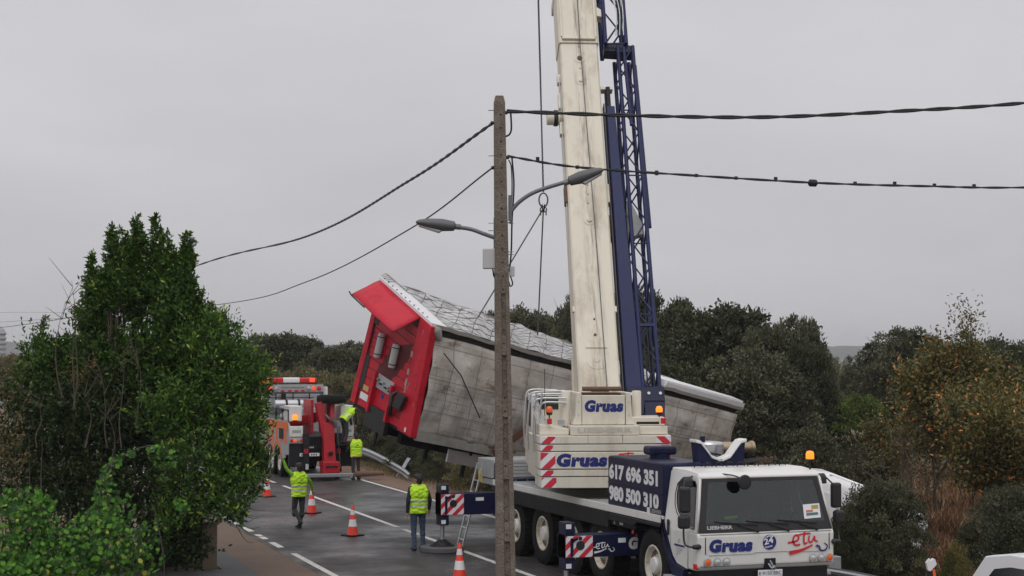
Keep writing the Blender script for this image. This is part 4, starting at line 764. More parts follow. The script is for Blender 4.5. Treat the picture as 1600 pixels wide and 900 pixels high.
def etu(fr, sc, m, mh, parent, ky=.72):
    k = sc
    E_ = [([(-.06, .42), (.10, .44), (.24, .50), (.27, .62), (.20, .70), (.12, .62), (.10, .45), (.18, .32), (.32, .34)], .062), ([(.46, .80), (.43, .55), (.45, .36), (.54, .40)], .062), ([(.26, .70), (.45, .74), (.64, .74)], .055),
          ([(.60, .66), (.58, .48), (.64, .40), (.72, .50), (.76, .64)], .055), ([(.76, .64), (.78, .48), (.86, .42)], .055), ([(-.02, .03), (.35, .12), (.70, .30)], (.13, .05))]
    Hk = [([(.84, .30), (.88, .25), (.93, .24)], .05), ([(1.06, .36), (1.16, .26), (1.12, .12), (1.00, .07), (.92, .14), (.93, .22)], (.03, .07)), ([(.80, .26), (.83, .21), (.88, .24), (.85, .29), (.80, .26)], .022)]
    for nm, G_, mm in (('logo', E_, m), ('logo_hook', Hk, mh)): strokes(nm, [([(x * k, y_ * k * ky) for x, y_ in p], (tuple(q * k * .86 for q in w_) if isinstance(w_, tuple) else w_ * k * .86)) for p, w_ in G_], fr, mm, parent)
etu(ff(.46, 1.05), .66, M['decal_red'], M['decal_blue'], CR)
MB().prism([(-1.16, 1.075), (-.30, 1.075), (-.24, 1.095), (.40, 1.095), (.46, 1.075), (1.22, 1.075), (1.22, 1.083), (.46, 1.083), (.40, 1.103), (-.24, 1.103), (-.30, 1.083), (-1.16, 1.083)], 'y', FY + .001, FY + .006).build('panel_seam', M['greypaint'], CR)
for zz in (1.44, .875): MB().box(-HW + .06, HW - .06, FY + .002, FY + .010, zz, zz + .007).build('panel_seam', M['black'], CR)
for x in (-1.22, 1.27):
    MB().box(x - .008, x + .008, FY + .0, FY + .008, 1.10, 1.40).build('panel_slot', M['black'], CR)
hk = MB(); hk.box(-.05, .17, FY - .004, FY + .05, .80, .985); hk.build('tow_recess', M['frame'], CR); MB().tube(bez([(0, FY - .04, .90), (.05, FY - .08, .82), (.12, FY - .06, .85), (.16, FY - .02, .80)], 5), .016, 6).tube([(.04, FY - .03, .95), (.10, FY - .05, .82)], .02, 6).build('tow_hitch', M['steel'], CR, smooth=50)
npk = MB().box(-.20, .29, FY - .035, FY - .02, .665, .785).build('number_plate', M['decal_white'], CR, bevel=.005); text('lettering', 'E·9150 BBC', frame((-.18, FY - .036, .695), X1, Z1), .45, .062, M['black'], npk, bold=.0, depth=.003)
MB().box(-HW + .1, HW - .1, .06, .5, .55, .80).build('front_underrun', M['frame'], CR, bevel=.02)
for sg in (-1, 1): MB().box(sg * HW - .16, sg * HW + .16, .38, 1.12, .58, .63).build('cab_step', M['greypaint'], CR, bevel=.01)
for sg in (-1, 1):
    s_ = sg * (HW - .03); MB().prism([(.55, .60), (.95, .62), (1.22, .9), (1.40, 1.30), (1.44, 1.60), (1.44, 1.52), (1.03, .93), (.86, .84), (.45, .79)], 'x', s_ - .08, s_ + .02).build('navy_wing', M['navy'], CR, bevel=.01)
# roof items: boom cradle, silencer, beacon, roof cables
cx = 0.0
cr_ = MB(); 
cr_.xf = lambda x, y_, z: (x - .16, y_, z)
cr_.prism([(-.47, 2.54), (.47, 2.54), (.52, 3.00), (.40, 2.97), (.18, 2.70), (0, 2.63), (-.18, 2.70), (-.40, 2.97), (-.52, 3.00)], 'y', 1.50, 1.72); cr_.build('boom_cradle', M['navy'], CR, bevel=.01)
for sg in (-1, 1):
    P = [(sg * .53, 3.06), (sg * .42, 3.03), (sg * .20, 2.755), (sg * .02, 2.69), (sg * .02, 2.635), (sg * .19, 2.70), (sg * .41, 2.97), (sg * .53, 3.0)]
    MB(lambda x, y_, z: (x - .16, y_, z)).prism(P, 'y', 1.46, 1.76).build('cradle_pad', M['white'], CR, bevel=.012)
MB().lathe([(.29, 2.35), (.30, 2.92), (.27, 2.96), (.05, 2.98)], 'z', (.0, 2.35, 0), 24).build('silencer', M['alu'], CR, smooth=35)
MB().lathe([(.11, .30), (.12, .36), (.10, .9), (.13, .92), (.13, .98), (.02, 1.0)], 'x', (-.05, 2.3, 2.84), 16).build('exhaust_pipe', mat('brassy_steel', (.42, .34, .23), .35, metal=.8), CR, smooth=35)
MB().box(-.22, -.14, 2.2, 2.28, 2.5, 3.08).build('post', M['navy'], CR, bevel=.01)
bc = MB().lathe([(.07, 2.68), (.08, 2.70), (.08, 2.72)], 'z', (1.13, .42, 0), 14).tube([(1.13, .42, 2.50), (1.13, .42, 2.70)], .018, 6).build('beacon', M['black'], CR, smooth=40); MB().lathe([(.075, 2.72), (.075, 2.82), (.055, 2.86), (.01, 2.87)], 'z', (1.13, .42, 0), 14).build('beacon_lamp', M['amber'], bc, smooth=60)
for k in range(9): MB().tube(bez([(-.9 + k * .22, 1.1, 2.56), (-.88 + k * .22, 1.1, 2.64), (-.7 + k * .22, 1.25 + .1 * math.sin(k), 2.63), (-.68 + k * .22, 1.25, 2.56)], 4), .011, 5).build('roof_rail', M['frame'], CR)
for k in range(3): MB().tube(bez([(.35, 1.55 + .15 * k, 2.6), (.8, 1.4 + .2 * k, 2.66), (1.2, 1.5 + .1 * k, 2.6)], 5), .016, 5).build('hose', M['cable'], CR)
# engine housing with the telephone numbers
eh = MB().prism([(1.44, 1.65), (4.12, 1.65), (4.12, 2.60), (4.05, 2.63), (1.50, 2.63), (1.44, 2.60)], 'x', -HW, -.35).build('engine_housing', M['navy'], CR, bevel=.03)
MB().prism([(1.46, 1.65), (4.0, 1.65), (4.0, 2.32), (3.9, 2.38), (1.46, 2.46)], 'x', -.35, HW - .01).build('engine_housing', M['navy'], CR, bevel=.03)
plate('pressed_edge', [(1.47, 2.06), (2.2, 2.06), (2.5, 2.12), (4.08, 2.12), (4.08, 2.09), (2.5, 2.09), (2.2, 2.03), (1.47, 2.03)], [], lambda u, v, w_: (-HW - .006 + w_, u, v), .02, M['navy'], eh)
sl_ = lambda y_, z, e=.0: frame((-HW - e, y_, z), (0, -1, 0), Z1)
text('lettering', '617 696 351', sl_(4.04, 2.17), 2.36, .31, M['decal_white'], eh, bold=.055); text('lettering', '980 500 310', sl_(4.04, 1.745), 2.40, .30, M['decal_white'], eh, bold=.055)
card('name_plate', sl_(2.02, 1.655, .002), .52, .11, M['black'], eh); text('lettering', 'LIEBHERR', sl_(2.0, 1.672, .004), .48, .075, M['greypaint'], eh, bold=.02); card('small_sticker', sl_(2.18, 1.66, .002), .13, .10, M['decal_white'], eh)
MB().box(-.28, .28, -.2, .2, 0, .17).build('air_intake', M['navy'], CR, bevel=.05, seg=3).location = (-.78, 2.9, 2.70); MB().lathe([(.2, 2.6), (.2, 2.72)], 'z', (-.78, 2.9, 0), 16).build('intake_neck', M['navy'], CR, smooth=40)
MB().tube(bez([(-.4, 2.0, 2.64), (-.2, 1.95, 2.76), (.1, 1.9, 2.70), (.2, 1.8, 2.52)], 6), .022, 6).build('hose', M['cable'], CR, smooth=60)
# deck, skirt, frame
MB().box(-HW + .02, HW - .02, 1.44, 12.3, 1.50, 1.64).build('deck', M['greypaint'], CR, bevel=.01)
for sg in (-1, 1):
    MB().box(sg * HW - .02, sg * HW + .025, 1.46, 11.3, 1.515, 1.655).build('deck_edge', M['white'], CR, bevel=.008)
    MB().box(sg * HW - .05, sg * HW + (.0), 4.0, 11.2, 1.20, 1.512).build('side_skirt', M['frame'], CR, bevel=.01)
    MB().prism([(1.46, 1.5), (3.95, 1.5), (3.95, 1.36), (2.72, 1.36), (2.52, 1.44), (1.46, 1.44)], 'x', sg * HW - .06, sg * HW - .005).build('front_fender', M['frame'], CR, bevel=.01)
    MB().prism([(2.70, 1.48), (3.98, 1.48), (3.98, 1.26), (2.80, 1.26), (2.74, 1.34)], 'x', sg * HW - .30 if sg > 0 else -HW + .02, sg * HW - .02 if sg > 0 else -HW + .3).build('locker', M['frame'], CR, bevel=.01)
card('warning_sticker', sl_(3.55, 1.30, -.015), .16, .12, M['decal_white'], CR); card('warning_sticker', sl_(3.85, 1.28, -.015), .07, .12, M['greypaint'], CR); card('warning_triangle', sl_(2.95, 1.18, -.015), .09, .07, M['redlamp'], CR)
MB().box(-.75, .75, .9, 12.1, .70, 1.50).build('chassis', M['frame'], CR, bevel=.02)
for yy in (1.93, 4.52, 6.12, 7.92, 9.76): MB().tube([(-1.1, yy, .66), (1.1, yy, .66)], .13, 10).build('axle', M['frame'], CR, smooth=50)
MB().lathe([(.025, -.01), (.03, .02), (.02, .05)], 'x', (-HW - .02, 7.0, 1.26), 10).build('side_marker', M['amberdull'], CR, smooth=50)
tp = [(.36, -.16), (.44, -.20), (.60, -.21), (.655, -.18), (.665, -.1), (.67, 0), (.665, .1), (.655, .18), (.60, .21), (.44, .20), (.36, .16)]
mbt = MB().lathe(tp, 'x', n=40, caps=False)
for k in range(40):
    for s_ in (-1, 1):
        t = 2 * math.pi * (k + .25 * s_) / 40; c, sn = math.cos(t), math.sin(t); e = Vector((0, c, sn)); tt = Vector((0, -sn, c))
        mbt.hexa([Vector((x, 0, 0)) + e * r + tt * w_ for r in (.655, .692) for w_ in (-.035, .035) for x in ((.02, .185) if s_ > 0 else (-.185, -.02))])
tyre_me = mbt.mesh('tyre'); tyre_me.materials.append(M['tyre']); tyre_me.shade_smooth(); tyre_me.set_sharp_from_angle(angle=R(38))
rim_me = MB().lathe([(.375, -.175), (.385, -.19), (.37, -.20), (.345, -.195), (.335, -.15), (.29, -.10), (.24, -.075), (.20, -.09), (.17, -.10)], 'x', n=36, caps=False).mesh('rim'); rim_me.materials.append(M['rim']); rim_me.shade_smooth(); rim_me.set_sharp_from_angle(angle=R(40))
disc_me = MB().lathe([(.345, -.12), (.20, -.085), (.17, -.085), (.17, .1), (.3, .1)], 'x', n=30, caps=False).mesh('wheel_disc'); disc_me.materials.append(M['rust']); disc_me.shade_smooth()
hub_me = MB().lathe([(.165, -.08), (.16, -.17), (.14, -.20), (.05, -.205), (.02, -.21)], 'x', n=24).mesh('hub'); hub_me.materials.append(M['white']); hub_me.shade_smooth(); hub_me.set_sharp_from_angle(angle=R(35))
nut_me = MB().lathe([(.017, -.115), (.017, -.08)], 'x', (0, .225, 0), 6).mesh('wheel_nut'); nut_me.materials.append(M['steel'])
def wheel(parent, loc, left=True, sc=1., nuts=10):
    w_ = bpy.data.objects.new('wheel', tyre_me); COL.objects.link(w_); w_.parent = parent; w_.location = loc; w_.rotation_euler = (random.uniform(0, 6), 0, 0 if left else math.pi); w_.scale = (sc,) * 3
    for nm, m_ in (('rim', rim_me), ('wheel_disc', disc_me), ('hub', hub_me)):
        o = bpy.data.objects.new(nm, m_); COL.objects.link(o); o.parent = w_
    for k in range(nuts): o = bpy.data.objects.new('wheel_nut', nut_me); COL.objects.link(o); o.parent = w_; o.rotation_euler = (2 * math.pi * k / nuts, 0, 0)
    return w_
for yy in (1.93, 4.52, 6.12, 7.92, 9.76):
    wheel(CR, (-HW + .20, yy, .69)); wheel(CR, (HW - .20, yy, .69), False, nuts=0)
# outriggers
def outrigger(y0, y1, xe, z0, z1, zc, logo, sg=-1):
    bm_ = MB().box(min(sg * .9, xe), max(sg * .9, xe), y0, y1, z0, z1).build('outrigger_beam', M['navy'], CR, bevel=.012)
    MB().box(xe + (0 if sg < 0 else -.02), xe + (.02 if sg < 0 else 0), y0 - .01, y1 + .01, z0 - .01, z1 + .01).build('end_plate', M['navy'], bm_)
    jx = xe + sg * -.10; jy = (y0 + y1) / 2 - .18
    jk = MB().box(jx - .10, jx + .10, y0 - .015 + .02, y1 - .05, z0 - .24, zc).build('jack', M['navy'], CR, bevel=.015); MB().tube([(jx, jy + .18, z0 - .2), (jx, jy + .18, .18)], .055, 14).build('jack_rod', M['alu'], jk, smooth=50)
    MB().lathe([(.08, .30), (.22, .20), (.24, .15)], 'z', (jx, jy + .18, 0), 18).build('jack_foot', M['frame'], jk, smooth=40)
    fr = lambda a, z, e=.0: frame((a, y0 - e, z), X1, Z1)
    if sg < 0:
        card('hazard_board', fr(xe, z0 + .01), .56, z1 - z0 - .02, M['decal_white'], bm_, depth=.012, th=.012); hazard('hazard_stripe', fr(xe, z0 + .01, .012), .56, z1 - z0 - .02, M['refl_red'], bm_, .26, 1, depth=.003)
        disc('lifting_eye', fr(xe + .30, (z0 + z1) / 2 + .02, .012), .09, M['black'], bm_, .008); disc('lifting_eye', fr(xe + .30, z1 - .06, .012), .04, M['black'], bm_, .008)
        MB().bar((xe + .12, y0 - .03, z0 + .03), (xe + .12, y0 - .03, z1 - .05), .05, .03, up=(0, 1, 0)).bar((xe + .12, y0 - .03, z1 - .1), (xe + .24, y0 - .03, z1 - .06), .04, .03, up=(0, 1, 0)).build('latch', M['navy'], bm_)
        for z in (zc - .12, z0 - .2): card('warning_sticker', frame((jx - .09, y0 + .003, z), X1, Z1), .11, .09, M['decal_white'], jk, depth=.003)
    return bm_
fb = outrigger(3.25, 3.68, -2.62, .72, 1.15, 1.40, True); fr = lambda a, z: frame((a, 3.25, z), X1, Z1)
etu(fr(-2.02, .80), .36, M['decal_white'], M['decal_white'], fb); card('warning_sticker', fr(-1.52, .98), .16, .09, M['decal_white'], fb); text('lettering', 'G', fr(-1.30, .84), .2, .24, M['decal_white'], fb, bold=.07, shear=.1); card('marker', fr(-1.15, 1.06), .03, .08, M['amberdull'], fb)
rb = outrigger(10.75, 11.2, -2.86, .88, 1.38, 1.60, False); card('warning_sticker', frame((-2.0, 10.75, 1.2), X1, Z1), .2, .08, M['decal_white'], rb)
outrigger(3.25, 3.68, 2.3, .72, 1.15, 1.40, False, 1); outrigger(10.75, 11.2, 2.5, .90, 1.42, 1.6, False, 1)
MB().box(-HW, HW, 10.65, 11.35, .78, 1.70).build('outrigger_box', M['navy'], CR, bevel=.015)
MB().box(-HW - .02, -HW + .25, 11.0, 11.2, 1.7, 2.05).build('outrigger_post', M['navy'], CR, bevel=.015)
MB().box(-HW + .0, -.1, 11.3, 12.5, 1.66, 2.12).build('tool_locker', M['greypaint'], CR, bevel=.02)
for k in range(5): MB().box(-HW - .008, -.1, 11.29, 11.30, 1.70 + k * .085, 1.755 + k * .085).build('locker_slat', M['boxgrey'], CR)
for k in range(4): MB().box(-HW + .25 + k * .3, -HW + .27 + k * .3, 10.4, 10.42, 1.64, 1.70).build('deck_lug', M['steel'], CR)
for xe in (-2.76, 2.4):
    p_ = thing('outrigger_pad', 'thick round timber pad under the %s outrigger jack' % ('rear roadside' if xe < 0 else 'far rear'), 'pad', (14.275 + xe, 26.9 + 10.98, .012)); MB().lathe([(.50, 0), (.52, .02), (.52, .11), (.50, .13)], 'z', n=36).build('disc', mat('pad_grey', (.10, .10, .105), .8, dirt=(.2, .19, .17), amt=.6), p_, smooth=35)
    MB().lathe([(.3, .13), (.28, .16), (.1, .2)], 'z', n=20).build('foot_plate', M['frame'], p_, smooth=35)

# superstructure, slewed
SY = R(15.0); cS, sS = math.cos(SY), math.sin(SY)
def SS(a, b, z): return (a * cS + b * sS, 8.8 - a * sS + b * cS, z)
SU = (cS, -sS, 0)
def sm(): return MB(SS)
def sf(a, b, z): return frame(SS(a, b, z), SU, Z1)
sm().lathe([(1.05, 1.64), (1.05, 1.95)], 'z', n=36).build('turntable', M['frame'], CR, smooth=35)
sm().prism([(-2.55, 2.0), (1.5, 2.0), (1.5, 2.5), (.4, 2.9), (-2.55, 2.98)], 'x', -.95, .95).build('superstructure_frame', M['cream'], CR, bevel=.02)
BK = -3.70
lay = [(1.88, 2.11, 1.37, .03), (2.125, 2.265, 1.385, .015), (2.28, 2.63, 1.395, 0), (2.645, 2.785, 1.395, .01), (2.80, 2.965, 1.40, 0)]
for k, (z0, z1, hw, ins) in enumerate(lay):
    P = [(-hw, BK + .16 + ins), (-hw + .03, BK + .06 + ins), (-hw + .14, BK + ins), (hw - .14, BK + ins), (hw - .03, BK + .06 + ins), (hw, BK + .16 + ins), (hw, -2.5), (-hw, -2.5)]
    if k == 4:
        for a0, a1 in ((-hw, -.37), (-.365, .355), (.36, hw)):
            Q = clip(clip(P, 0, a0, False), 0, a1, True); cw = sm().prism(Q, 'z', z0, z1).build('counterweight', M['cream'], CR, bevel=.012)
            if a0 < -1: ul = cw
            if a1 > 1: ur = cw
    else: cw = sm().prism(P, 'z', z0, z1).build('counterweight', M['cream'], CR, bevel=.014)
    for sg in (-1, 1):
        if k in (0, 1) and sg > 0: pass
        a0 = -hw + .03 if sg < 0 else hw - .34 if k == 4 or k == 2 else hw - .26; wd = .31 if sg < 0 else .31 if k in (4, 2) else .23
        if sg < 0 and k in (1, 3): wd = .26
        b_ = BK + ins - .002
        card('hazard_board', sf(a0, b_, z0 + .012), wd, z1 - z0 - .024, M['decal_white'], (ul if sg < 0 else ur) if k == 4 else cw, depth=.004, th=.003)
        hazard('hazard_stripe', sf(a0, b_, z0 + .012), wd, z1 - z0 - .024, M['refl_red'], (ul if sg < 0 else ur) if k == 4 else cw, .36, -sg, off=.02 if sg < 0 else .14, depth=.0075)
    if k == 2:
        text('lettering', 'Gruas', sf(-1.03, BK, 2.315), 1.06, .285, M['decal_blue'], cw, bold=.07, shear=.12, space=1.12); etu(sf(.20, BK, 2.28), .60, M['decal_red'], M['decal_blue'], cw)
cp = sm().box(-.72, .72, BK + .05, -2.5, 2.975, 3.17).build('counterweight_cap', M['cream'], CR, bevel=.015); text('lettering', 'LIEBHERR', sf(-.58, BK + .05, 3.03), 1.14, .10, mat('cast_letters', (.55, .52, .44), .5), cp, bold=.03, depth=.012)
sm().prism([(-1.36, 2.97), (-.74, 2.97), (-.74, 3.10), (-1.36, 3.2)], 'y', BK + .25, -2.2).build('side_deck', M['cream'], CR, bevel=.02)
sm().box(.74, 1.34, BK + .2, -2.2, 2.975, 3.15).build('side_deck', M['cream'], CR, bevel=.02); sm().box(.56, 1.30, BK + .35, -2.3, 3.155, 3.34).build('winch_cover', M['cream'], CR, bevel=.02); sm().box(.70, 1.18, BK + .345, BK + .36, 3.19, 3.24).build('grab_slot', M['frame'], CR)
gp_ = sm().box(-.46, .46, -3.35, -3.25, 3.18, 3.80).build('rear_panel', M['cream'], CR, bevel=.015); text('lettering', 'Gruas', sf(-.40, -3.35, 3.44), .82, .26, M['decal_blue'], gp_, bold=.07, shear=.12, space=1.12)
for sg in (-1, 1):
    sp = sm().prism([(sg * .47, 3.18), (sg * .66, 3.18), (sg * .60, 3.35), (sg * .57, 3.86), (sg * .47, 3.86)], 'y', -3.40, -1.2).build('boom_cheek', M['cream'], CR, bevel=.015)
    for z in (3.38, 3.66): disc('bolt', sf(sg * .53, -3.40, z), .014, M['steel'], sp, .004, 8)
    sm().lathe([(.10, 3.15), (.10, 3.86), (.085, 3.885), (.02, 3.89)], 'z', (sg * .76, -2.95, 0), 18).build('tank', M['cream'], CR, smooth=40)
sm().tube([(-.42, -3.1, 3.93), (.42, -3.1, 3.93)], .05, 10)  .build('rope_roller', M['rust'], CR, smooth=50); sm().box(-.42, .42, -3.0, -2.0, 3.78, 3.84).build('winch_deck', M['rust'], CR)
sm().tube([(-.40, -2.2, 3.5), (.40, -2.2, 3.5)], .26, 20).build('winch_drum', M['frame'], CR, smooth=50)
for a, mt in ((-1.14, 'amberdull'), (1.19, 'amber')):
    q = sm().tube([(a, -3.3, 3.2), (a, -3.3, 3.4)], .016, 6).lathe([(.05, 3.38), (.07, 3.42), (.07, 3.44)], 'z', (a, -3.3, 0), 12).build('beacon', M['black'], CR, smooth=40); sm().lathe([(.068, 3.44), (.072, 3.51), (.05, 3.56), (.01, 3.57)], 'z', (a, -3.3, 0), 12).build('beacon_lamp', M[mt], q, smooth=60)
for a, z in ((-1.16, 3.20), (1.24, 3.205)): sm().box(a - .05, a + .05, BK + .15, BK + .21, z, z + .12).build('tail_lamp', M['redlamp'], CR, bevel=.01)
# operator's cab
oc = sm().prism([(.1, 2.05), (1.9, 2.05), (1.9, 2.5), (1.5, 3.75), (.1, 3.75)], 'x', -1.22, -.52).build('operator_cab', M['cream'], CR, bevel=.04, seg=3)
sm().box(-1.14, -.60, .085, .095, 3.40, 3.70).build('rear_window', mat('dim_window', (.02, .035, .035), .08), oc); sm().box(-.92, -.90, .07, .085, 3.38, 3.72).build('window_bar', M['cream'], oc); sm().box(-1.23, -1.225, .3, 1.4, 3.0, 3.65).build('cab_window', M['black'], oc)
for k, (z, a0, a1, bb) in enumerate(((3.84, -1.5, -.72, -2.4), (3.80, -1.5, -.78, -2.9), (3.72, -1.46, -.76, -3.1), (3.64, -1.35, -.76, -3.1), (3.88, -1.5, -.8, -1.6))):
    sm().tube(bez([(a0, bb, z - .16), (a0 + .12, bb, z), (a1, bb, z + .03 - .01 * k)], 5), .022, 8).build('hand_rail', M['alu'], CR, smooth=50)
for a, b in ((-1.50, -2.4), (-1.44, -3.1), (-1.50, -1.4), (-1.32, -3.15), (-1.38, -2.9)): sm().tube(bez([(a, b, 2.6), (a - .02, b, 3.2), (a + .04, b, 3.84)], 4), .02, 6).build('rail_post', M['alu'], CR, smooth=50)
for k in range(5): sm().tube(bez([(-1.48 + k * .03, -3.0 + k * .1, 3.75), (-1.45 + k * .04, -3.1, 3.45), (-1.30 + k * .05, -3.2, 3.1)], 5), .018, 6).build('hydraulic_hose', M['boxgrey'], CR, smooth=50)
sm().box(-1.34, -1.28, -2.4, -.4, 2.0, 2.9).build('side_panel', M['cream'], CR, bevel=.015); sm().box(1.28, 1.34, -2.4, -.4, 2.0, 2.9).build('side_panel', M['cream'], CR, bevel=.015)
sm().tube([(-1.2, -2.9, 3.2), (-1.2, -2.9, 4.35)], .008, 5).build('aerial', M['cable'], CR); sm().box(-.95, -.82, BK + .35, BK + .5, 3.18, 3.28).build('small_box', M['greypaint'], CR)

# boom: along q, across a, n towards its upper face
EL = R(65); ce, se = math.cos(EL), math.sin(EL)
def BB(a, q, n): return SS(a + .19, -1.15 + q * ce - n * se, 3.05 + q * se + n * ce)
def bm(): return MB(BB)
BN = Vector(BB(0, 0, 1)) - Vector(BB(0, 0, 0)); BQ = Vector(BB(0, 1, 0)) - Vector(BB(0, 0, 0))
bf = lambda a, q, n: frame(BB(a, q, n), SU, BQ)
def bprof(hw, top, bot): return [(-hw + .04, top), (hw - .04, top), (hw, top - .04), (hw, -bot * .45), (hw * .82, -bot * .78), (hw * .45, -bot), (-hw * .45, -bot), (-hw * .82, -bot * .78), (-hw, -bot * .45), (-hw, top - .04)]
def bsec(q0, q1, hw, top, bot, name, m=None, parent=CR): return bm().loft([[(a, q, n) for a, n in bprof(hw, top, bot)] for q in (q0, q1)]).build(name, m or M['boom'], parent, bevel=.01)
def greased():      # brown rope grease smeared down the middle of the boom's upper face
    m = mat('greased_boom', (.69, .645, .53), .45, dirt=(.27, .19, .12), amt=.55, scale=1.9, var=.06, streak=7); nt = m.node_tree; L = nt.links.new; p = nt.nodes['Principled BSDF']; old = p.inputs['Base Color'].links[0].from_socket
    tc = N(nt, 'ShaderNodeTexCoord'); o_ = N(nt, 'ShaderNodeVectorMath', operation='SUBTRACT'); o_.inputs[1].default_value = BB(0, 0, 0); L(tc.outputs['Object'], o_.inputs[0]); ds = []
    for v in (SU, BQ): d = N(nt, 'ShaderNodeVectorMath', operation='DOT_PRODUCT'); d.inputs[1].default_value = tuple(v); L(o_.outputs[0], d.inputs[0]); ds.append(d.outputs['Value'])
    cb = N(nt, 'ShaderNodeCombineXYZ'); L(ds[0], cb.inputs[0]); L(ds[1], cb.inputs[1]); mp = N(nt, 'ShaderNodeMapping'); mp.inputs['Scale'].default_value = (9, .62, 1); L(cb.outputs[0], mp.inputs[0])
    n_ = N(nt, 'ShaderNodeTexNoise', Scale=1.0, Detail=9, Roughness=.68); L(mp.outputs[0], n_.inputs['Vector']); s1 = N(nt, 'ShaderNodeMapRange'); s1.inputs['From Min'].default_value = .47; s1.inputs['From Max'].default_value = .66; L(n_.outputs[0], s1.inputs['Value'])
    a_ = N(nt, 'ShaderNodeMath', operation='SUBTRACT'); a_.inputs[1].default_value = .03; L(ds[0], a_.inputs[0]); b_ = N(nt, 'ShaderNodeMath', operation='ABSOLUTE'); L(a_.outputs[0], b_.inputs[0]); s2 = N(nt, 'ShaderNodeMapRange'); s2.inputs['From Min'].default_value = .06; s2.inputs['From Max'].default_value = .24; s2.inputs['To Min'].default_value = .85; s2.inputs['To Max'].default_value = .0; L(b_.outputs[0], s2.inputs['Value'])
    k_ = N(nt, 'ShaderNodeMath', operation='MULTIPLY'); L(s1.outputs[0], k_.inputs[0]); L(s2.outputs[0], k_.inputs[1]); x = N(nt, 'ShaderNodeMix', data_type='RGBA'); x.inputs[7].default_value = (.15, .095, .06, 1); L(k_.outputs[0], x.inputs[0]); L(old, x.inputs[6]); L(x.outputs[2], p.inputs['Base Color']); return m
M['boom'] = greased()
base = bsec(.35, 10.1, .475, .46, .6, 'boom_base_section'); col = bsec(10.1, 11.9, .50, .50, .64, 'boom_collar')
bsec(11.9, 17.5, .42, .40, .54, 'boom_section'); bsec(17.5, 23.5, .37, .35, .48, 'boom_section')
bm().box(-.52, .52, 23.3, 24.2, -.75, .5).build('boom_head', M['boom'], CR, bevel=.02)
for a, b in ((-.45, -.40), (.40, .45)): bm().box(a, b, 10.25, 11.75, .505, .55).build('collar_rib', M['boom'], col, bevel=.01)
for q in (10.2, 11.65): bm().tube([(-.42, q, .53), (.42, q, .53)], .035, 8).build('collar_rib', M['boom'], col, smooth=50)
bm().box(-.515, .515, 11.75, 12.0, -.66, .54).build('collar_lip', M['boom'], col, bevel=.02)
for q in (9.65, 9.0, 5.05):
    bm().lathe([(.14, .455), (.14, .468), (.13, .47)], 'z', (-.0, q, 0), 24).build('cover_ring', M['boom'], base); bm().lathe([(.065, .46), (.06, .50), (.03, .505)], 'z', (.0, q, 0), 16).build('pin_cover', M['rust' if q > 9.5 else 'boom'], base, smooth=40)
for q in (5.5, 5.75, 6.0, 6.25, 10.0, 9.35): bm().lathe([(.016, .45), (.016, .464)], 'z', (.0, q, 0), 10).build('bolt_hole', M['black'], base)
ht = rounded(-.24, .24, .95, 1.95, .20); plate('access_hatch', ht, [], lambda u, v, w_: BB(u - .02, v + .25, .462 + w_), .012, M['boom'], base); bm().box(-.26, .22, 1.72, 1.76, .465, .49).build('hatch_bar', M['boom'], base)
for q, r in ((1.45, .09), (2.05, .035), (2.45, .022)): bm().lathe([(r, .45), (r, .476), (r * .6, .48)], 'z', (-.03, q, 0), 16).build('hatch_bolt', M['rust' if r < .05 else 'boom'], base, smooth=40)
for sg in (-1, 1): bm().box(sg * .47 - .04, sg * .47 + .04, 2.65, 2.8, .34, .44).build('boom_lug', M['boom'], base, bevel=.01); bm().box(sg * .485 - .05, sg * .485 + .05, 5.6, 6.1, .1, .35).build('boom_bracket', M['rust' if sg < 0 else 'boom'], base, bevel=.01)
bm().box(-.20, .20, .55, .75, .46, .49).build('base_bar', M['rust'], base); bm().box(-.47, .47, .35, .5, .46, .475).build('base_seam', M['boom'], base)
for q0, q1 in ((8.3, 8.75), (7.55, 7.9), (9.05, 9.3)): bm().box(-.56, -.47, q0, q1, .1, .28).build('valve_box', M['cream'], base, bevel=.01)
for q0, q1, n_ in ((5.2, 9.2, .3), (6.5, 8.4, .2)): bm().tube([(-.50, q0, n_), (-.51, q1, n_)], .012, 5).build('hose', M['boxgrey'], base)
rl = bm().lathe([(.16, -.86), (.17, -.84), (.17, -.70), (.19, -.69), (.19, -.60), (.17, -.59), (.17, -.54), (.08, -.52), (.08, -.46)], 'x', (0, 8.05, .2), 22).build('hose_reel', M['cream'], CR, smooth=35); bm().lathe([(.193, -.695), (.20, -.69), (.20, -.60), (.193, -.595)], 'x', (0, 8.05, .2), 22, caps=False).build('reel_band', M['black'], rl)
bm().tube([(.16, .55, .52), (.13, 4, .50), (.02, 10, .56), (.0, 23.6, .60)], .011, 6).build('hoist_rope', M['rope'], CR, smooth=50)
sm().tube([(0, .9, 2.3), BB(0, 4.2, -.7) if False else (0, 1.25, 4.6)], .17, 16).build('luffing_cylinder', M['cream'], CR, smooth=50)
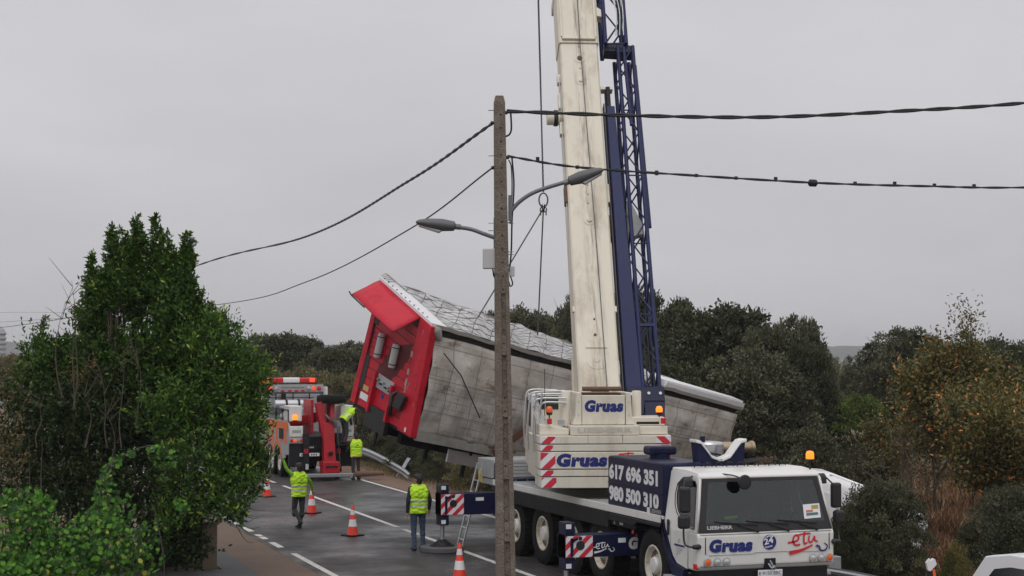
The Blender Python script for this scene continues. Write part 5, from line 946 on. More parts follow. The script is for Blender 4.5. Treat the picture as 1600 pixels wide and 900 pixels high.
# folding jib stowed beside the boom
def lattice(a0, a1, n0, n1, q0, q1, step, rc=.045, rd=.02, tap=0.):
    for i, (a, n_) in enumerate(((a0, n0), (a1, n0), (a0, n1), (a1, n1))): bm().tube([(a, q0, n_), (a, q1, n_)], rc, 10).build('jib_chord', M['blue'], CR, smooth=50)
    k = 0; q = q0
    while q < q1 - .1:
        e = min(q + step, q1); s_ = k % 2
        for P in (((a0, a1), n1), ((a0, a1), n0)): bm().tube([(P[0][s_], q, P[1]), (P[0][1 - s_], e, P[1])], rd, 6).build('jib_lacing', M['blue'], CR, smooth=50)
        for aa in (a0, a1): bm().tube([(aa, q, (n0, n1)[s_]), (aa, e, (n0, n1)[1 - s_])], rd, 6).build('jib_lacing', M['blue'], CR, smooth=50)
        if k % 3 == 0: bm().tube([(a0, q, n1), (a1, q, n1)], rd, 6).build('jib_lacing', M['blue'], CR, smooth=50)
        k += 1; q = e
lattice(.99, 1.36, -.35, .38, .75, 10.1, .62, .05)
lattice(.68, 1.20, -.30, .40, 10.15, 17.0, .85, .055, .024)
bm().hexa([(a, q, n_) for n_ in (-.1, .40) for q, a1 in ((.75, .97), (8.3, .80)) for a in (.60, a1)]).build('jib_beam', M['blue'], CR, bevel=.015); bm().box(.56, .585, .7, 8.5, -.05, .2).build('jib_side_plate', M['lampgrey'], CR); bm().box(.62, .72, 8.2, 8.9, .0, .36).build('jib_hook', M['frame'], CR, bevel=.02)
jb = bm().box(.60, 1.46, .42, .80, -.38, .42).build('jib_foot', M['navy'], CR, bevel=.03)
bm().prism([(.62, .1), (.95, .1), (1.0, .45), (.6, .45)], 'z', .30, .44).build('foot_lug', M['navy'], CR, bevel=.01); bm().prism([(1.0, .0), (1.42, .0), (1.46, .45), (.98, .45)], 'z', .1, .40).build('foot_lug', M['navy'], CR, bevel=.01); bm().box(1.05, 1.3, -.1, .02, .1, .36).build('foot_lug', M['black'], CR)
for a, q, n_ in ((.7, .6, .43), (1.1, .62, .43), (1.36, .62, .43)): bm().lathe([(.035, 0), (.035, .015)], 'z', (a, q, n_), 10).build('pin', M['steel'], jb)
bm().capsule((1.49, .85, .3), (1.55, .95, .3), .05, .05).build('jib_lamp', M['boxgrey'], CR, smooth=50)
jm = bm().prism([(.66, 10.0), (1.40, 9.95), (1.38, 10.15), (1.12, 10.28), (.66, 10.25)], 'z', -.05, .30).build('jib_joint', M['navy'], CR, bevel=.02)
bm().tube([(1.17, 7.7, .46), (1.12, 10.0, .46)], .045, 8).build('jib_strut', M['blue'], CR, smooth=50); bm().tube([(1.46, 5.0, .2), (1.40, 9.6, .25)], .05, 8).build('jib_strut', M['blue'], CR, smooth=50)
bm().box(.48, .66, 4.8, 5.4, -.2, .1).build('jib_bracket', M['rust'], CR, bevel=.01); bm().prism([(1.0, 4.9), (1.34, 5.0), (1.34, 5.3), (1.1, 5.9), (1.0, 5.9)], 'z', -.3, -.1).build('jib_bracket', M['greypaint'], CR, bevel=.01); bm().box(.48, .8, 8.85, 8.93, .1, .3).build('jib_bracket', M['cream'], CR); bm().prism([(.5, 11.0), (.75, 10.95), (.72, 11.12), (.5, 11.3)], 'z', .15, .4).build('jib_bracket', M['cream'], CR, bevel=.01)
for a in (1.09, 1.17, 1.25): bm().tube([(a, .85, .42), (a, 2.2, .42)], .018, 5).build('jib_hose', M['frame'], CR)
bm().box(1.0, 1.36, 2.3, 2.36, .36, .42).build('jib_rung', M['blue'], CR)
for k in range(5): bm().tube(bez([(.95 + .05 * k, 10.4, .42), (1.0 + .04 * k, 11.0, .5), (.92 + .06 * k, 11.6, .42)], 4), .015, 5).build('jib_hose', M['frame' if k % 2 else 'steel'], CR)

# ------------------------------------------------------------------ wrecked curtain trailer hanging from the crane
C8 = dict(n00=at(551, 624, 44.02), n10=at(643, 678, 42.34), n01=at(597, 437, 43.81), n11=at(676, 508, 42.12),
          f00=Vector((22.07, 49.5, 1.06)), f10=Vector((23.11, 47.37, .31)), f01=Vector((22.95, 48.98, 3.77)), f11=Vector((23.98, 46.83, 3.02)))
TRL = thing('curtain_trailer', 'wrecked semi-trailer with red bulkhead and dirty grey curtain, hanging tilted from the crane', 'trailer', (17.2, 45.2, 0))
TO = Vector(TRL.location)
LV = (C8['f10'] - C8['n10']).normalized(); UV_ = (C8['n11'] - C8['n10']).normalized(); RV = LV.cross(UV_).normalized()
UV_ = RV.cross(LV).normalized()
def T(s, a, h, ol=0, orr=0, ou=0):   # s along the box, a across (1 = roadside), h up; then metres along, outwards, upwards
    b = [C8[k + '00'] * (1 - a) * (1 - h) + C8[k + '10'] * a * (1 - h) + C8[k + '01'] * (1 - a) * h + C8[k + '11'] * a * h for k in 'nf']
    return b[0].lerp(b[1], s) + LV * ol + RV * orr + UV_ * ou - TO
def uvgrid(name, f, ns, nh, us, vs_, m, parent, smooth=True):
    P = [f(i / ns, j / nh) for j in range(nh + 1) for i in range(ns + 1)]; F_ = [(j * (ns + 1) + i, j * (ns + 1) + i + 1, (j + 1) * (ns + 1) + i + 1, (j + 1) * (ns + 1) + i) for j in range(nh) for i in range(ns)]
    me = bpy.data.meshes.new(name); me.from_pydata([tuple(p) for p in P], [], F_); uv = me.uv_layers.new(name='UVMap')
    for lp in me.loops: k = lp.vertex_index; uv.data[lp.index].uv = ((k % (ns + 1)) / ns * us, (k // (ns + 1)) / nh * vs_)
    if smooth: me.shade_smooth()
    o = newobj(name, me, m, parent); so = o.modifiers.new('thick', 'SOLIDIFY'); so.thickness = .012; return o
def gridmat(name, base, line, dirt, roof=False):
    m = bpy.data.materials.new(name); m.use_nodes = True; nt = m.node_tree; p = nt.nodes['Principled BSDF']; L = nt.links.new; p.inputs['Roughness'].default_value = .55
    uv = N(nt, 'ShaderNodeUVMap'); wn = N(nt, 'ShaderNodeTexNoise', Scale=.9 if roof else .35, Detail=3); L(uv.outputs[0], wn.inputs['Vector'])
    wv = N(nt, 'ShaderNodeVectorMath', operation='MULTIPLY_ADD'); wv.inputs[1].default_value = (.28, .16, 0) if roof else (.07, .07, 0); L(wn.outputs['Color'], wv.inputs[0]); L(uv.outputs[0], wv.inputs[2])
    sp = N(nt, 'ShaderNodeSeparateXYZ'); L(wv.outputs[0], sp.inputs[0])
    def lines(src, period, width, off=0.):
        a = N(nt, 'ShaderNodeMath', operation='MULTIPLY_ADD'); a.inputs[1].default_value = 1 / period; a.inputs[2].default_value = off; L(src, a.inputs[0])
        f = N(nt, 'ShaderNodeMath', operation='FRACT'); L(a.outputs[0], f.inputs[0]); c = N(nt, 'ShaderNodeMath', operation='LESS_THAN'); c.inputs[1].default_value = width / period; L(f.outputs[0], c.inputs[0]); return c.outputs[0]
    def mx_(a, b, op='MAXIMUM'):
        q = N(nt, 'ShaderNodeMath', operation=op); 
        for i, x in enumerate((a, b)):
            if isinstance(x, float): q.inputs[i].default_value = x
            else: L(x, q.inputs[i])
        return q.outputs[0]
    if roof:
        d1 = mx_(sp.outputs[0], sp.outputs[1], 'ADD'); d2 = mx_(sp.outputs[0], sp.outputs[1], 'SUBTRACT'); fac = mx_(lines(sp.outputs[1], .21, .042), lines(d2, .42, .046))
        fac = mx_(fac, lines(d1, .75, .035)); fac = mx_(fac, .88, 'MULTIPLY')
    else:
        big = mx_(lines(sp.outputs[0], .98, .035, .2), lines(sp.outputs[1], .86, .03, .25)); lowm = N(nt, 'ShaderNodeMath', operation='LESS_THAN'); lowm.inputs[1].default_value = 1.86; L(sp.outputs[1], lowm.inputs[0])
        fine = mx_(lines(sp.outputs[0], .245, .022, .1), lines(sp.outputs[1], .20, .022)); pt = N(nt, 'ShaderNodeTexNoise', Scale=.8, Detail=3); L(uv.outputs[0], pt.inputs['Vector']); pr = N(nt, 'ShaderNodeMapRange'); pr.inputs['From Min'].default_value = .38; pr.inputs['From Max'].default_value = .6; pr.inputs['To Min'].default_value = .06; pr.inputs['To Max'].default_value = .55; L(pt.outputs[0], pr.inputs['Value'])
        fac = mx_(mx_(big, .5, 'MULTIPLY'), mx_(mx_(fine, lowm.outputs[0], 'MULTIPLY'), pr.outputs[0], 'MULTIPLY'))
    tc = N(nt, 'ShaderNodeTexCoord'); n1 = N(nt, 'ShaderNodeTexNoise', Scale=.75, Detail=8, Roughness=.68); L(tc.outputs['Object'], n1.inputs['Vector'])
    r1 = N(nt, 'ShaderNodeMapRange'); r1.inputs['From Min'].default_value = .40; r1.inputs['From Max'].default_value = .68; r1.inputs['To Max'].default_value = .8; L(n1.outputs[0], r1.inputs['Value'])
    c1 = N(nt, 'ShaderNodeMix', data_type='RGBA'); c1.inputs[6].default_value = (*base, 1); c1.inputs[7].default_value = (*dirt, 1); L(r1.outputs[0], c1.inputs[0]); col = c1.outputs[2]
    if not roof:
        n2 = N(nt, 'ShaderNodeTexNoise', Scale=1.5, Detail=7, Roughness=.7); mp = N(nt, 'ShaderNodeMapping'); mp.inputs['Location'].default_value = (4.3, 2.2, 0); mp.inputs['Scale'].default_value = (.8, 1.7, 1); L(uv.outputs[0], mp.inputs[0]); L(mp.outputs[0], n2.inputs['Vector']); r2 = N(nt, 'ShaderNodeMapRange'); r2.inputs['From Min'].default_value = .555; r2.inputs['From Max'].default_value = .66; r2.inputs['To Max'].default_value = .75; L(n2.outputs[0], r2.inputs['Value'])
        c2 = N(nt, 'ShaderNodeMix', data_type='RGBA'); c2.inputs[7].default_value = (.17, .09, .045, 1); L(r2.outputs[0], c2.inputs[0]); L(col, c2.inputs[6]); col = c2.outputs[2]
        su = N(nt, 'ShaderNodeSeparateXYZ'); L(uv.outputs[0], su.inputs[0]); r3 = N(nt, 'ShaderNodeMapRange'); r3.inputs['From Min'].default_value = 1.9; r3.inputs['From Max'].default_value = .2; r3.inputs['To Max'].default_value = .48; L(su.outputs[1], r3.inputs['Value'])     # mud thrown up the lower half of the curtain
        n5 = N(nt, 'ShaderNodeTexNoise', Scale=1.1, Detail=6); L(uv.outputs[0], n5.inputs['Vector']); q = mx_(r3.outputs[0], mx_(n5.outputs[0], 1.5, 'MULTIPLY'), 'MULTIPLY')
        c4 = N(nt, 'ShaderNodeMix', data_type='RGBA'); c4.inputs[7].default_value = (.085, .073, .062, 1); L(q, c4.inputs[0]); L(col, c4.inputs[6]); col = c4.outputs[2]
    c3 = N(nt, 'ShaderNodeMix', data_type='RGBA'); c3.inputs[7].default_value = (*line, 1); L(fac, c3.inputs[0]); L(col, c3.inputs[6]); L(c3.outputs[2], p.inputs['Base Color'])
    bn = N(nt, 'ShaderNodeTexNoise', Scale=2.2, Detail=5); L(tc.outputs['Object'], bn.inputs['Vector']); bp = N(nt, 'ShaderNodeBump', Strength=.5, Distance=.12); L(bn.outputs[0], bp.inputs['Height']); L(bp.outputs[0], p.inputs['Normal']); return m
M['curtain'] = gridmat('side_curtain', (.60, .57, .53), (.075, .07, .065), (.38, .33, .275)); M['rooftarp'] = gridmat('roof_tarp', (.55, .55, .55), (.06, .06, .06), (.30, .285, .265), True)
nz = lambda x, y_, z=0.: noise.noise((x, y_, z))
def fcurt(a):
    def f(u, v):
        bel = .10 * math.sin(v * 3.14) * (1 + nz(u * 14, v * 2, a)) + .06 * nz(u * 30, v * 6, a + 5) + .035 * nz(u * 60, v * 5 + u * 8, a + 9) + .03 * math.sin(u * 13.6 / .98 * 6.28) * math.sin(v * 3.14); h = .02 + .90 * v
        return T(.012 + .985 * u, a, h, 0, bel * (1 if a else -1), 0) + (UV_ * .05 * nz(u * 9, 3.3) if v in (0., 1.) else Vector())
    return f
uvgrid('side_curtain', fcurt(1), 110, 22, 13.6, 2.6, M['curtain'], TRL); uvgrid('side_curtain', fcurt(0), 60, 10, 13.6, 2.6, M['curtain'], TRL)
def froof(u, v):
    c = .18 * nz(u * 9, v * 3.0, 1) + .10 * nz(u * 22, v * 5, 2) + .04 * nz(u * 40, v * 9, 9) - .08 * math.sin(v * 3.14) * (.5 + nz(u * 5, 0.3, 4)); k = min(1, u * 14) * (1.0 if u < .7 else max(.15, 1 - (u - .7) * 3.2)); edge = .35 if v > .97 or v < .03 else 1
    return T(.03 + .97 * u, v, 1.0, 0, 0, c * k * edge * 1.25 + .02)
uvgrid('roof_tarp', froof, 150, 34, 13.6, 2.55, M['rooftarp'], TRL, smooth=False).data.shade_smooth()
def bent(a, h0, h1, off, w_, name, m, s0=.01, s1=1., n=34, amp=.05):
    rg = []
    for k in range(n + 1):
        s_ = lerp(s0, s1, k / n); j = amp * nz(s_ * 17, a * 3 + h0, 7) * (1 if s_ < .75 else .3); rg.append([T(s_, a, h0, 0, off + j, j), T(s_, a, h0, 0, off + w_ + j, j), T(s_, a, h1, 0, off + w_ + j, j * 1.4), T(s_, a, h1, 0, off + j, j * 1.4)])
    return MB().loft(rg).build(name, m, TRL)
bent(1, .975, 1.01, -.03, .09, 'roof_rail', M['tarp_plain']); bent(0, .975, 1.01, -.06, .09, 'roof_rail', M['tarp_plain'])
MB().loft([[T(s_, 1, .925, 0, -.10), T(s_, 1, .925, 0, -.04), T(s_, 1, .985, 0, -.04), T(s_, 1, .985, 0, -.10)] for s_ in (.02, .5, .99)]).build('curtain_track', M['black'], TRL)
wr = bent(1, .985, 1.055, -.03, .08, 'roof_edge', M['cleanwhite'], .70, 1.004, 12, .01); MB().loft([[T(s_, a, 1.055, 0, 0, .0) for a in (.80, 1.0)] + [T(s_, a, 1.065, 0, 0, .03) for a in (1.0, .80)] for s_ in (.68, .84, 1.0)]).build('roof_edge_sheet', M['cleanwhite'], TRL)
bent(1, -.05, .035, -.05, .08, 'floor_rail', M['tarp_plain'], amp=.02); bent(0, -.05, .035, -.03, .08, 'floor_rail', M['tarp_plain'], amp=.02)
def slab(s0, s1, a0, a1, h0, h1, name, m, parent=TRL, o0=0., o1=0., bevel=.008):   # block given in box fractions, o0/o1 metres along
    return MB().hexa([T(s_, a, h, o) for h in (h0, h1) for a in (a0, a1) for s_, o in ((s0, o0), (s1, o1))]).build(name, m, parent, bevel=bevel)
slab(0, 1, .02, .98, -.045, .012, 'floor', M['frame'], o0=.02)
# red bulkhead
bk = slab(0, 0, .0, 1.0, -.02, .985, 'bulkhead', M['reddark'], o0=.0, o1=.14)
hs_ = [-.015 + k * .0815 for k in range(12)]
for k in range(11):
    if k < 4: segs = [(.10, .30), (.62, .80)]
    else: segs = [(.10, .80)]
    for a0, a1 in segs: slab(0, 0, a0, a1, hs_[k] + .0035, hs_[k + 1] - .0035, 'plank', M['red'], bk, -.022 - .004 * random.random(), .01, .006)
slab(0, 0, .80, 1.02, -.03, .99, 'corner_post', M['red'], bk, -.07, .16, .02); slab(0, 0, -.02, .06, -.02, .93, 'corner_post', M['red'], bk, -.05, .14, .015)
for h0, h1 in ((.12, .40), (.66, .90)): slab(0, 0, .062, .13, h0, h1, 'slot', M['black'], bk, -.036, 0, 0)
for h0, h1 in ((.41, .43), (.58, .68), (.30, .42)): slab(0, 0, .775, .80, h0, h1, 'torn_edge', M['tarp_plain' if h1 < .5 else 'black'], bk, -.045, 0, 0)
for h in (.36, .46, .62): slab(0, 0, .765, .80, h, h + .05, 'hinge', M['tarp_plain'], bk, -.05, -.01, .005)
for a in (.27, .535):
    tb = MB(); tb.tube([T(0, a, h, -.11) for h in (.43, .445, .62, .635)], [.085, .10, .10, .085], 14); o = tb.build('document_tube', M['boxgrey'], bk, smooth=40)
    for h in (.455, .60): MB().tube([T(0, a, h, -.11), T(0, a, h + .008, -.11)], .106, 14).build('tube_strap', M['black'], o, smooth=40)
for k in range(12):
    for a in (.115, .79): MB().lathe([(.013, -.01), (.013, .01)], 'z', T(0, a, hs_[k] + .04, -.032), 6).build('rivet', M['reddark'], bk)
for k in range(9):
    a, h = random.uniform(.82, .98), random.uniform(.05, .9); MB().bar(T(0, a, h, -.0725), T(0, a + random.uniform(-.03, .03), h + random.uniform(.02, .09), -.0725), .012, .004, up=LV).build('scrape', M['tarp_plain' if k % 2 else 'reddark'], bk)
for k in range(8):
    a, h = random.uniform(.14, .7), random.uniform(.35, .75); MB().bar(T(0, a, h, -.028), T(0, a + random.uniform(-.06, .06), h + random.uniform(-.05, .07), -.028), .012, .004, up=LV).build('scrape', M['reddark'], bk)
# coupling recess
slab(0, 0, .30, .33, -.02, .32, 'recess_side', M['red'], bk, -.16, .02); slab(0, 0, .60, .63, -.02, .30, 'recess_side', M['red'], bk, -.16, .02)
slab(0, 0, .33, .60, .20, .32, 'coupling_panel', M['greypaint'], bk, -.05, .02); slab(0, 0, .33, .60, .05, .20, 'recess_back', M['red'], bk, -.02, .02); slab(0, 0, .28, .62, -.14, .05, 'recess_opening', M['black'], bk, -.10, .05)
for k, (a, h) in enumerate(((.365, .275), (.41, .25), (.455, .27), (.50, .245), (.545, .26), (.575, .235))):
    MB().tube([T(0, a, h, -.05), T(0, a, h, -.14)], [.03, .02], 8).build('air_coupling', M['black' if k % 2 else 'steel'], bk, smooth=40)
slab(0, 0, .43, .48, .14, .18, 'blue_sticker', M['decal_blue'], bk, -.026, 0, 0)
MB().tube(bez([T(0, .64, .06, -.05), T(0, .69, .13, -.20), T(0, .66, .22, -.18), T(0, .68, .27, -.06)], 5), .05, 8).build('suzi_hose', M['black'], bk, smooth=50)
o = MB(); o.hexa([T(0, a + da, h, q) for h, da in ((.14, 0), (.29, .06)) for a in (.70, .83) for q in (-.22, -.10)]); o.build('mud_flap', M['black'], bk, bevel=.03)
slab(0, 0, .12, .22, .12, .165, 'yellow_plate', mat('yellow_plate', (.55, .33, .12), .5), bk, -.034, 0, .003); slab(0, 0, .11, .24, .045, .10, 'white_plate', M['decal_white'], bk, -.034, 0, .003); slab(0, 0, .915, .935, -.01, .03, 'marker_lamp', M['decal_white'], bk, -.085, 0, .003)
# torn visor and white front edge with rivets
def visor():
    g = []
    for j in range(5):
        r_ = []
        for i in range(13):
            u, v = i / 12, j / 4; p = T(0, lerp(-.02, .80, u), .985, -.02 - .84 * v, 0, -.56 * v) + UV_ * (.03 * nz(u * 3, v * 2, 3)); r_.append(p)
        g.append(r_)
    P = [p for r_ in g for p in r_]; me = bpy.data.meshes.new('visor'); me.from_pydata([tuple(p) for p in P], [], [(j * 13 + i, j * 13 + i + 1, j * 13 + i + 14, j * 13 + i + 13) for j in range(4) for i in range(12)]); me.shade_smooth()
    o = newobj('visor', me, M['red'], bk); q = o.modifiers.new('thick', 'SOLIDIFY'); q.thickness = .02; return o
visor()
MB().tube([T(0, -.07, .985, -.87, 0, -.54), T(0, -.02, .985, -.87, 0, -.575), T(0, .25, .985, -.87, 0, -.58)], .02, 6).build('visor_strip', M['black'], bk)
fe = MB().loft([[T(0, a, .985, -.04), T(0, a, .985, .04), T(.028, a, 1.0, .20, 0, .03), T(.028, a, 1.0, .08, 0, .055), T(0, a, 1.0, -.05, 0, .05)] for a in (-.03, .2, .5, .8, 1.0)]).build('front_edge', M['decal_white'], TRL, bevel=.01)
for k in range(11): MB().lathe([(.022, -.012), (.022, .012)], 'z', T(0, .02 + k * .085, 1.0, .03, 0, .062), 8).build('rivet', M['black'], fe)
MB().capsule(T(.012, 1.0, .96, 0, .03), T(.02, 1.0, .90, 0, .05), .12, .08).build('crushed_corner', M['tarp_plain'], TRL, smooth=40)
for k in range(5): MB().tube(bez([T(0, -.05 + .03 * k, 1.0, .05, 0, .05), T(.01, -.06 + .05 * k, 1.0, .1, 0, .14), T(.03, .02 + .06 * k, 1.0, .1, 0, .05)], 4), .012, 4).build('torn_strand', M['tarp_plain'], TRL)
# chassis, legs, axles
for a in (.33, .67): slab(.03, .97, a - .03, a + .03, -.17, -.045, 'chassis_rail', M['frame'])
for s_ in (.18, .3, .42, .54, .66, .78, .9): slab(s_, s_ + .006, .04, .96, -.10, -.045, 'cross_member', M['frame'])
for a in (.2, .8): MB().tube([T(.2, a, -.04), T(.2, a, -.34)], .07, 8).build('landing_leg', M['frame'], TRL)
MB().tube([T(.0, .42, -.02, .15), T(.0, .42, -.28, .15)], .045, 8).build('bent_bracket', M['frame'], TRL)
for s_ in (.60, .70, .80):
    MB().tube([T(s_, .05, -.27), T(s_, .95, -.27)], .07, 8).build('axle', M['frame'], TRL)
    for a in (.09, .91):
        w_ = wheel(TRL, T(s_, a, -.27), nuts=0, sc=.75); w_.rotation_euler = Matrix((RV if a < .5 else -RV, LV, UV_ if a < .5 else -UV_)).transposed().to_euler()
slab(.12, .40, .93, .95, -.20, -.08, 'side_guard', M['alu'], bevel=0); slab(.44, .60, .80, .96, -.26, -.05, 'pallet_box', M['rust'])
sp_ = MB(); sp_.bar(T(.225, 1.0, -.02, 0, .16), T(.305, 1.0, .30, 0, .22), .22, .05, up=RV); sp_.build('loose_plank', mat('brown_board', (.13, .062, .035), .8, dirt=(.06, .04, .03), amt=.5), TRL)
MB().tube([T(.03, 1, .78, 0, .17), T(.085, 1, .62, 0, .2), T(.16, 1, .28, 0, .2)], .016, 5).build('torn_strap', M['black'], TRL)

# ------------------------------------------------------------------ lifting gear
hook = at(849, 300, 45.6); tip = Vector(CR.location) + Vector(BB(-.62, 23.8, -.70))
lg = thing('lifting_rope', 'steel hoist rope hanging from the boom tip to the lifting ring', 'rope', hook); mb = MB()
for ph in range(3):
    P = []; n = 200
    for k in range(n + 1): p = (tip - hook) * (k / n); P.append(p + Vector((math.cos(k * 1.3 + ph * 2.1), math.sin(k * 1.3 + ph * 2.1), 0)) * .016)
    mb.tube(P, .014, 4)
mb.build('strand', M['rope'], lg)
rg_ = thing('lifting_ring', 'steel master ring with two chain shackles below the hoist rope', 'ring', hook - Vector((0, 0, .22)))
MB().tube([RT * .12 * math.cos(2 * math.pi * k / 24) + Vector((0, 0, .19 * math.sin(2 * math.pi * k / 24))) for k in range(25)], .022, 8, caps=False).build('ring', M['rope'], rg_, smooth=60)
for sx in (-1, 1):
    for k in range(3): c = RT * sx * (.03 + .022 * k) + Vector((0, 0, -.19 - .08 * k)); MB().tube([c + (RT if k % 2 else FW) * .036 * math.cos(2 * math.pi * i / 12) + Vector((0, 0, .065 * math.sin(2 * math.pi * i / 12))) for i in range(13)], .016, 5).build('chain_link', M['frame'], rg_)
s0 = hook - Vector((0, 0, .45))
for lab, e in (('slanting wire sling from the lifting ring to the trailer roof behind the pole', T(.20, .45, 1.0, 0, 0, .03) + TO), ('straight wire sling from the lifting ring down to the trailer roof', T(.405, .35, 1.0, 0, 0, .05) + TO)):
    q = thing('wire_sling', lab, 'sling', s0); MB().tube([(0, 0, 0), e - s0], .02, 6).build('wire', M['rope'], q, smooth=60)
q = thing('band_sling', 'dark webbing sling running from the boom over the trailer roof and curtain', 'sling', T(.46, 1, 1, 0, .05, .1) + TO); o_ = Vector(q.location)
MB().tube([at(908, 330, 45.8) - o_, at(893, 440, 45.9) - o_, T(.455, .7, 1, 0, 0, .12) + TO - o_, (0, 0, 0)], .018, 6).bar((0, 0, 0), T(.425, 1, .72, 0, .20) + TO - o_, .07, .02, up=RV).bar(T(.425, 1, .72, 0, .20) + TO - o_, T(.40, 1, .42, 0, .22) + TO - o_, .07, .02, up=RV).build('webbing', M['cable'], q)

# ------------------------------------------------------------------ tow truck seen from behind
TT = thing('tow_truck', 'heavy recovery truck with red lifting boom, orange chevrons and lit roof bar', 'truck', (13.95, 61.5, 0))
def tb(*a, m='greypaint', n='body', bevel=.015, parent=TT): return MB().box(*a).build(n, M[m], parent, bevel=bevel)
cabt = tb(-1.22, 1.22, 5.2, 7.4, 1.0, 3.45, n='cab', m='greypaint', bevel=.06); tb(-1.1, 1.1, 5.16, 5.2, 2.35, 3.1, n='rear_wall', m='alu', parent=cabt); tb(-1.24, 1.24, 5.1, 5.3, 3.18, 3.48, n='lamp_beam', m='greypaint', parent=cabt)
for k, (x, mt) in enumerate(((-1.12, 'redlamp'), (-.93, 'redlit'), (-.72, 'lens'), (.62, 'lens'), (.82, 'redlit'), (1.05, 'redlamp'))): MB().lathe([(.085, 5.1), (.08, 5.06), (.02, 5.05)], 'y', (x, 0, 3.33), 16).build('rear_lamp', M[mt], cabt, smooth=40)
for x in (-.45, -.15, .12, .38): tb(x - .07, x + .07, 5.05, 5.1, 3.22, 3.28, n='small_lamp', m='redlamp', parent=cabt, bevel=.01)
for k in range(12): card('small_print', frame((-.5 + k * .08, 5.1, 3.345), X1, Z1), .055, .035, M['lampgrey'], cabt, depth=.004)
lb = tb(-1.12, 1.05, 5.5, 5.85, 3.56, 3.76, n='light_bar', m='redlamp', bevel=.05)
tb(-.35, .35, 5.48, 5.87, 3.555, 3.765, n='bar_centre', m='decal_white', parent=lb, bevel=.05); o = tb(-1.14, -.92, 5.49, 5.86, 3.57, 3.75, n='bar_lamp', m='amber', parent=lb, bevel=.05); tb(.72, 1.0, 5.49, 5.86, 3.57, 3.75, n='bar_lamp', m='redlit', parent=lb, bevel=.05)
tb(1.24, 1.30, 4.6, 5.6, 2.7, 3.4, n='side_fin', m='decal_white', parent=cabt)
for x in (-1.62, 1.42): MB().tube([(x * .85, 6.9, 3.7), (x, 6.9, 3.85), (x, 6.9, 4.15)], .02, 6).capsule((x, 6.9, 4.1), (x, 6.9, 4.28), .07, .06).build('horn', M['frame'], TT)
for x in (-.75, -.05, .62): tb(x - .02, x + .02, 4.9, 4.95, 2.0, 3.15, n='rack_post', m='frame', bevel=0)
for z in (2.55, 2.95): tb(-1.1, .8, 4.9, 4.94, z, z + .03, n='rack_bar', m='frame', bevel=0)
tb(-.52, -.36, 4.8, 5.0, 2.3, 3.15, n='exhaust', m='frame')
MB().tube([(-1.0, 3.9, 2.72), (.45, 3.9, 2.72)], .19, 18).build('winch_drum', M['alu'], TT, smooth=50)
for x in (-.55, -.05): MB().tube([(x - .04, 3.9, 2.72), (x + .04, 3.9, 2.72)], .215, 18).build('drum_band', M['frame'], TT, smooth=50)
tb(-.55, .5, 3.0, 3.8, 2.0, 2.6, n='winch_housing', m='greypaint', bevel=.04); MB().tube([(-.62, 3.1, 2.25), (-.62, 3.8, 2.25)], .2, 14).build('air_tank', M['alu'], TT, smooth=50)
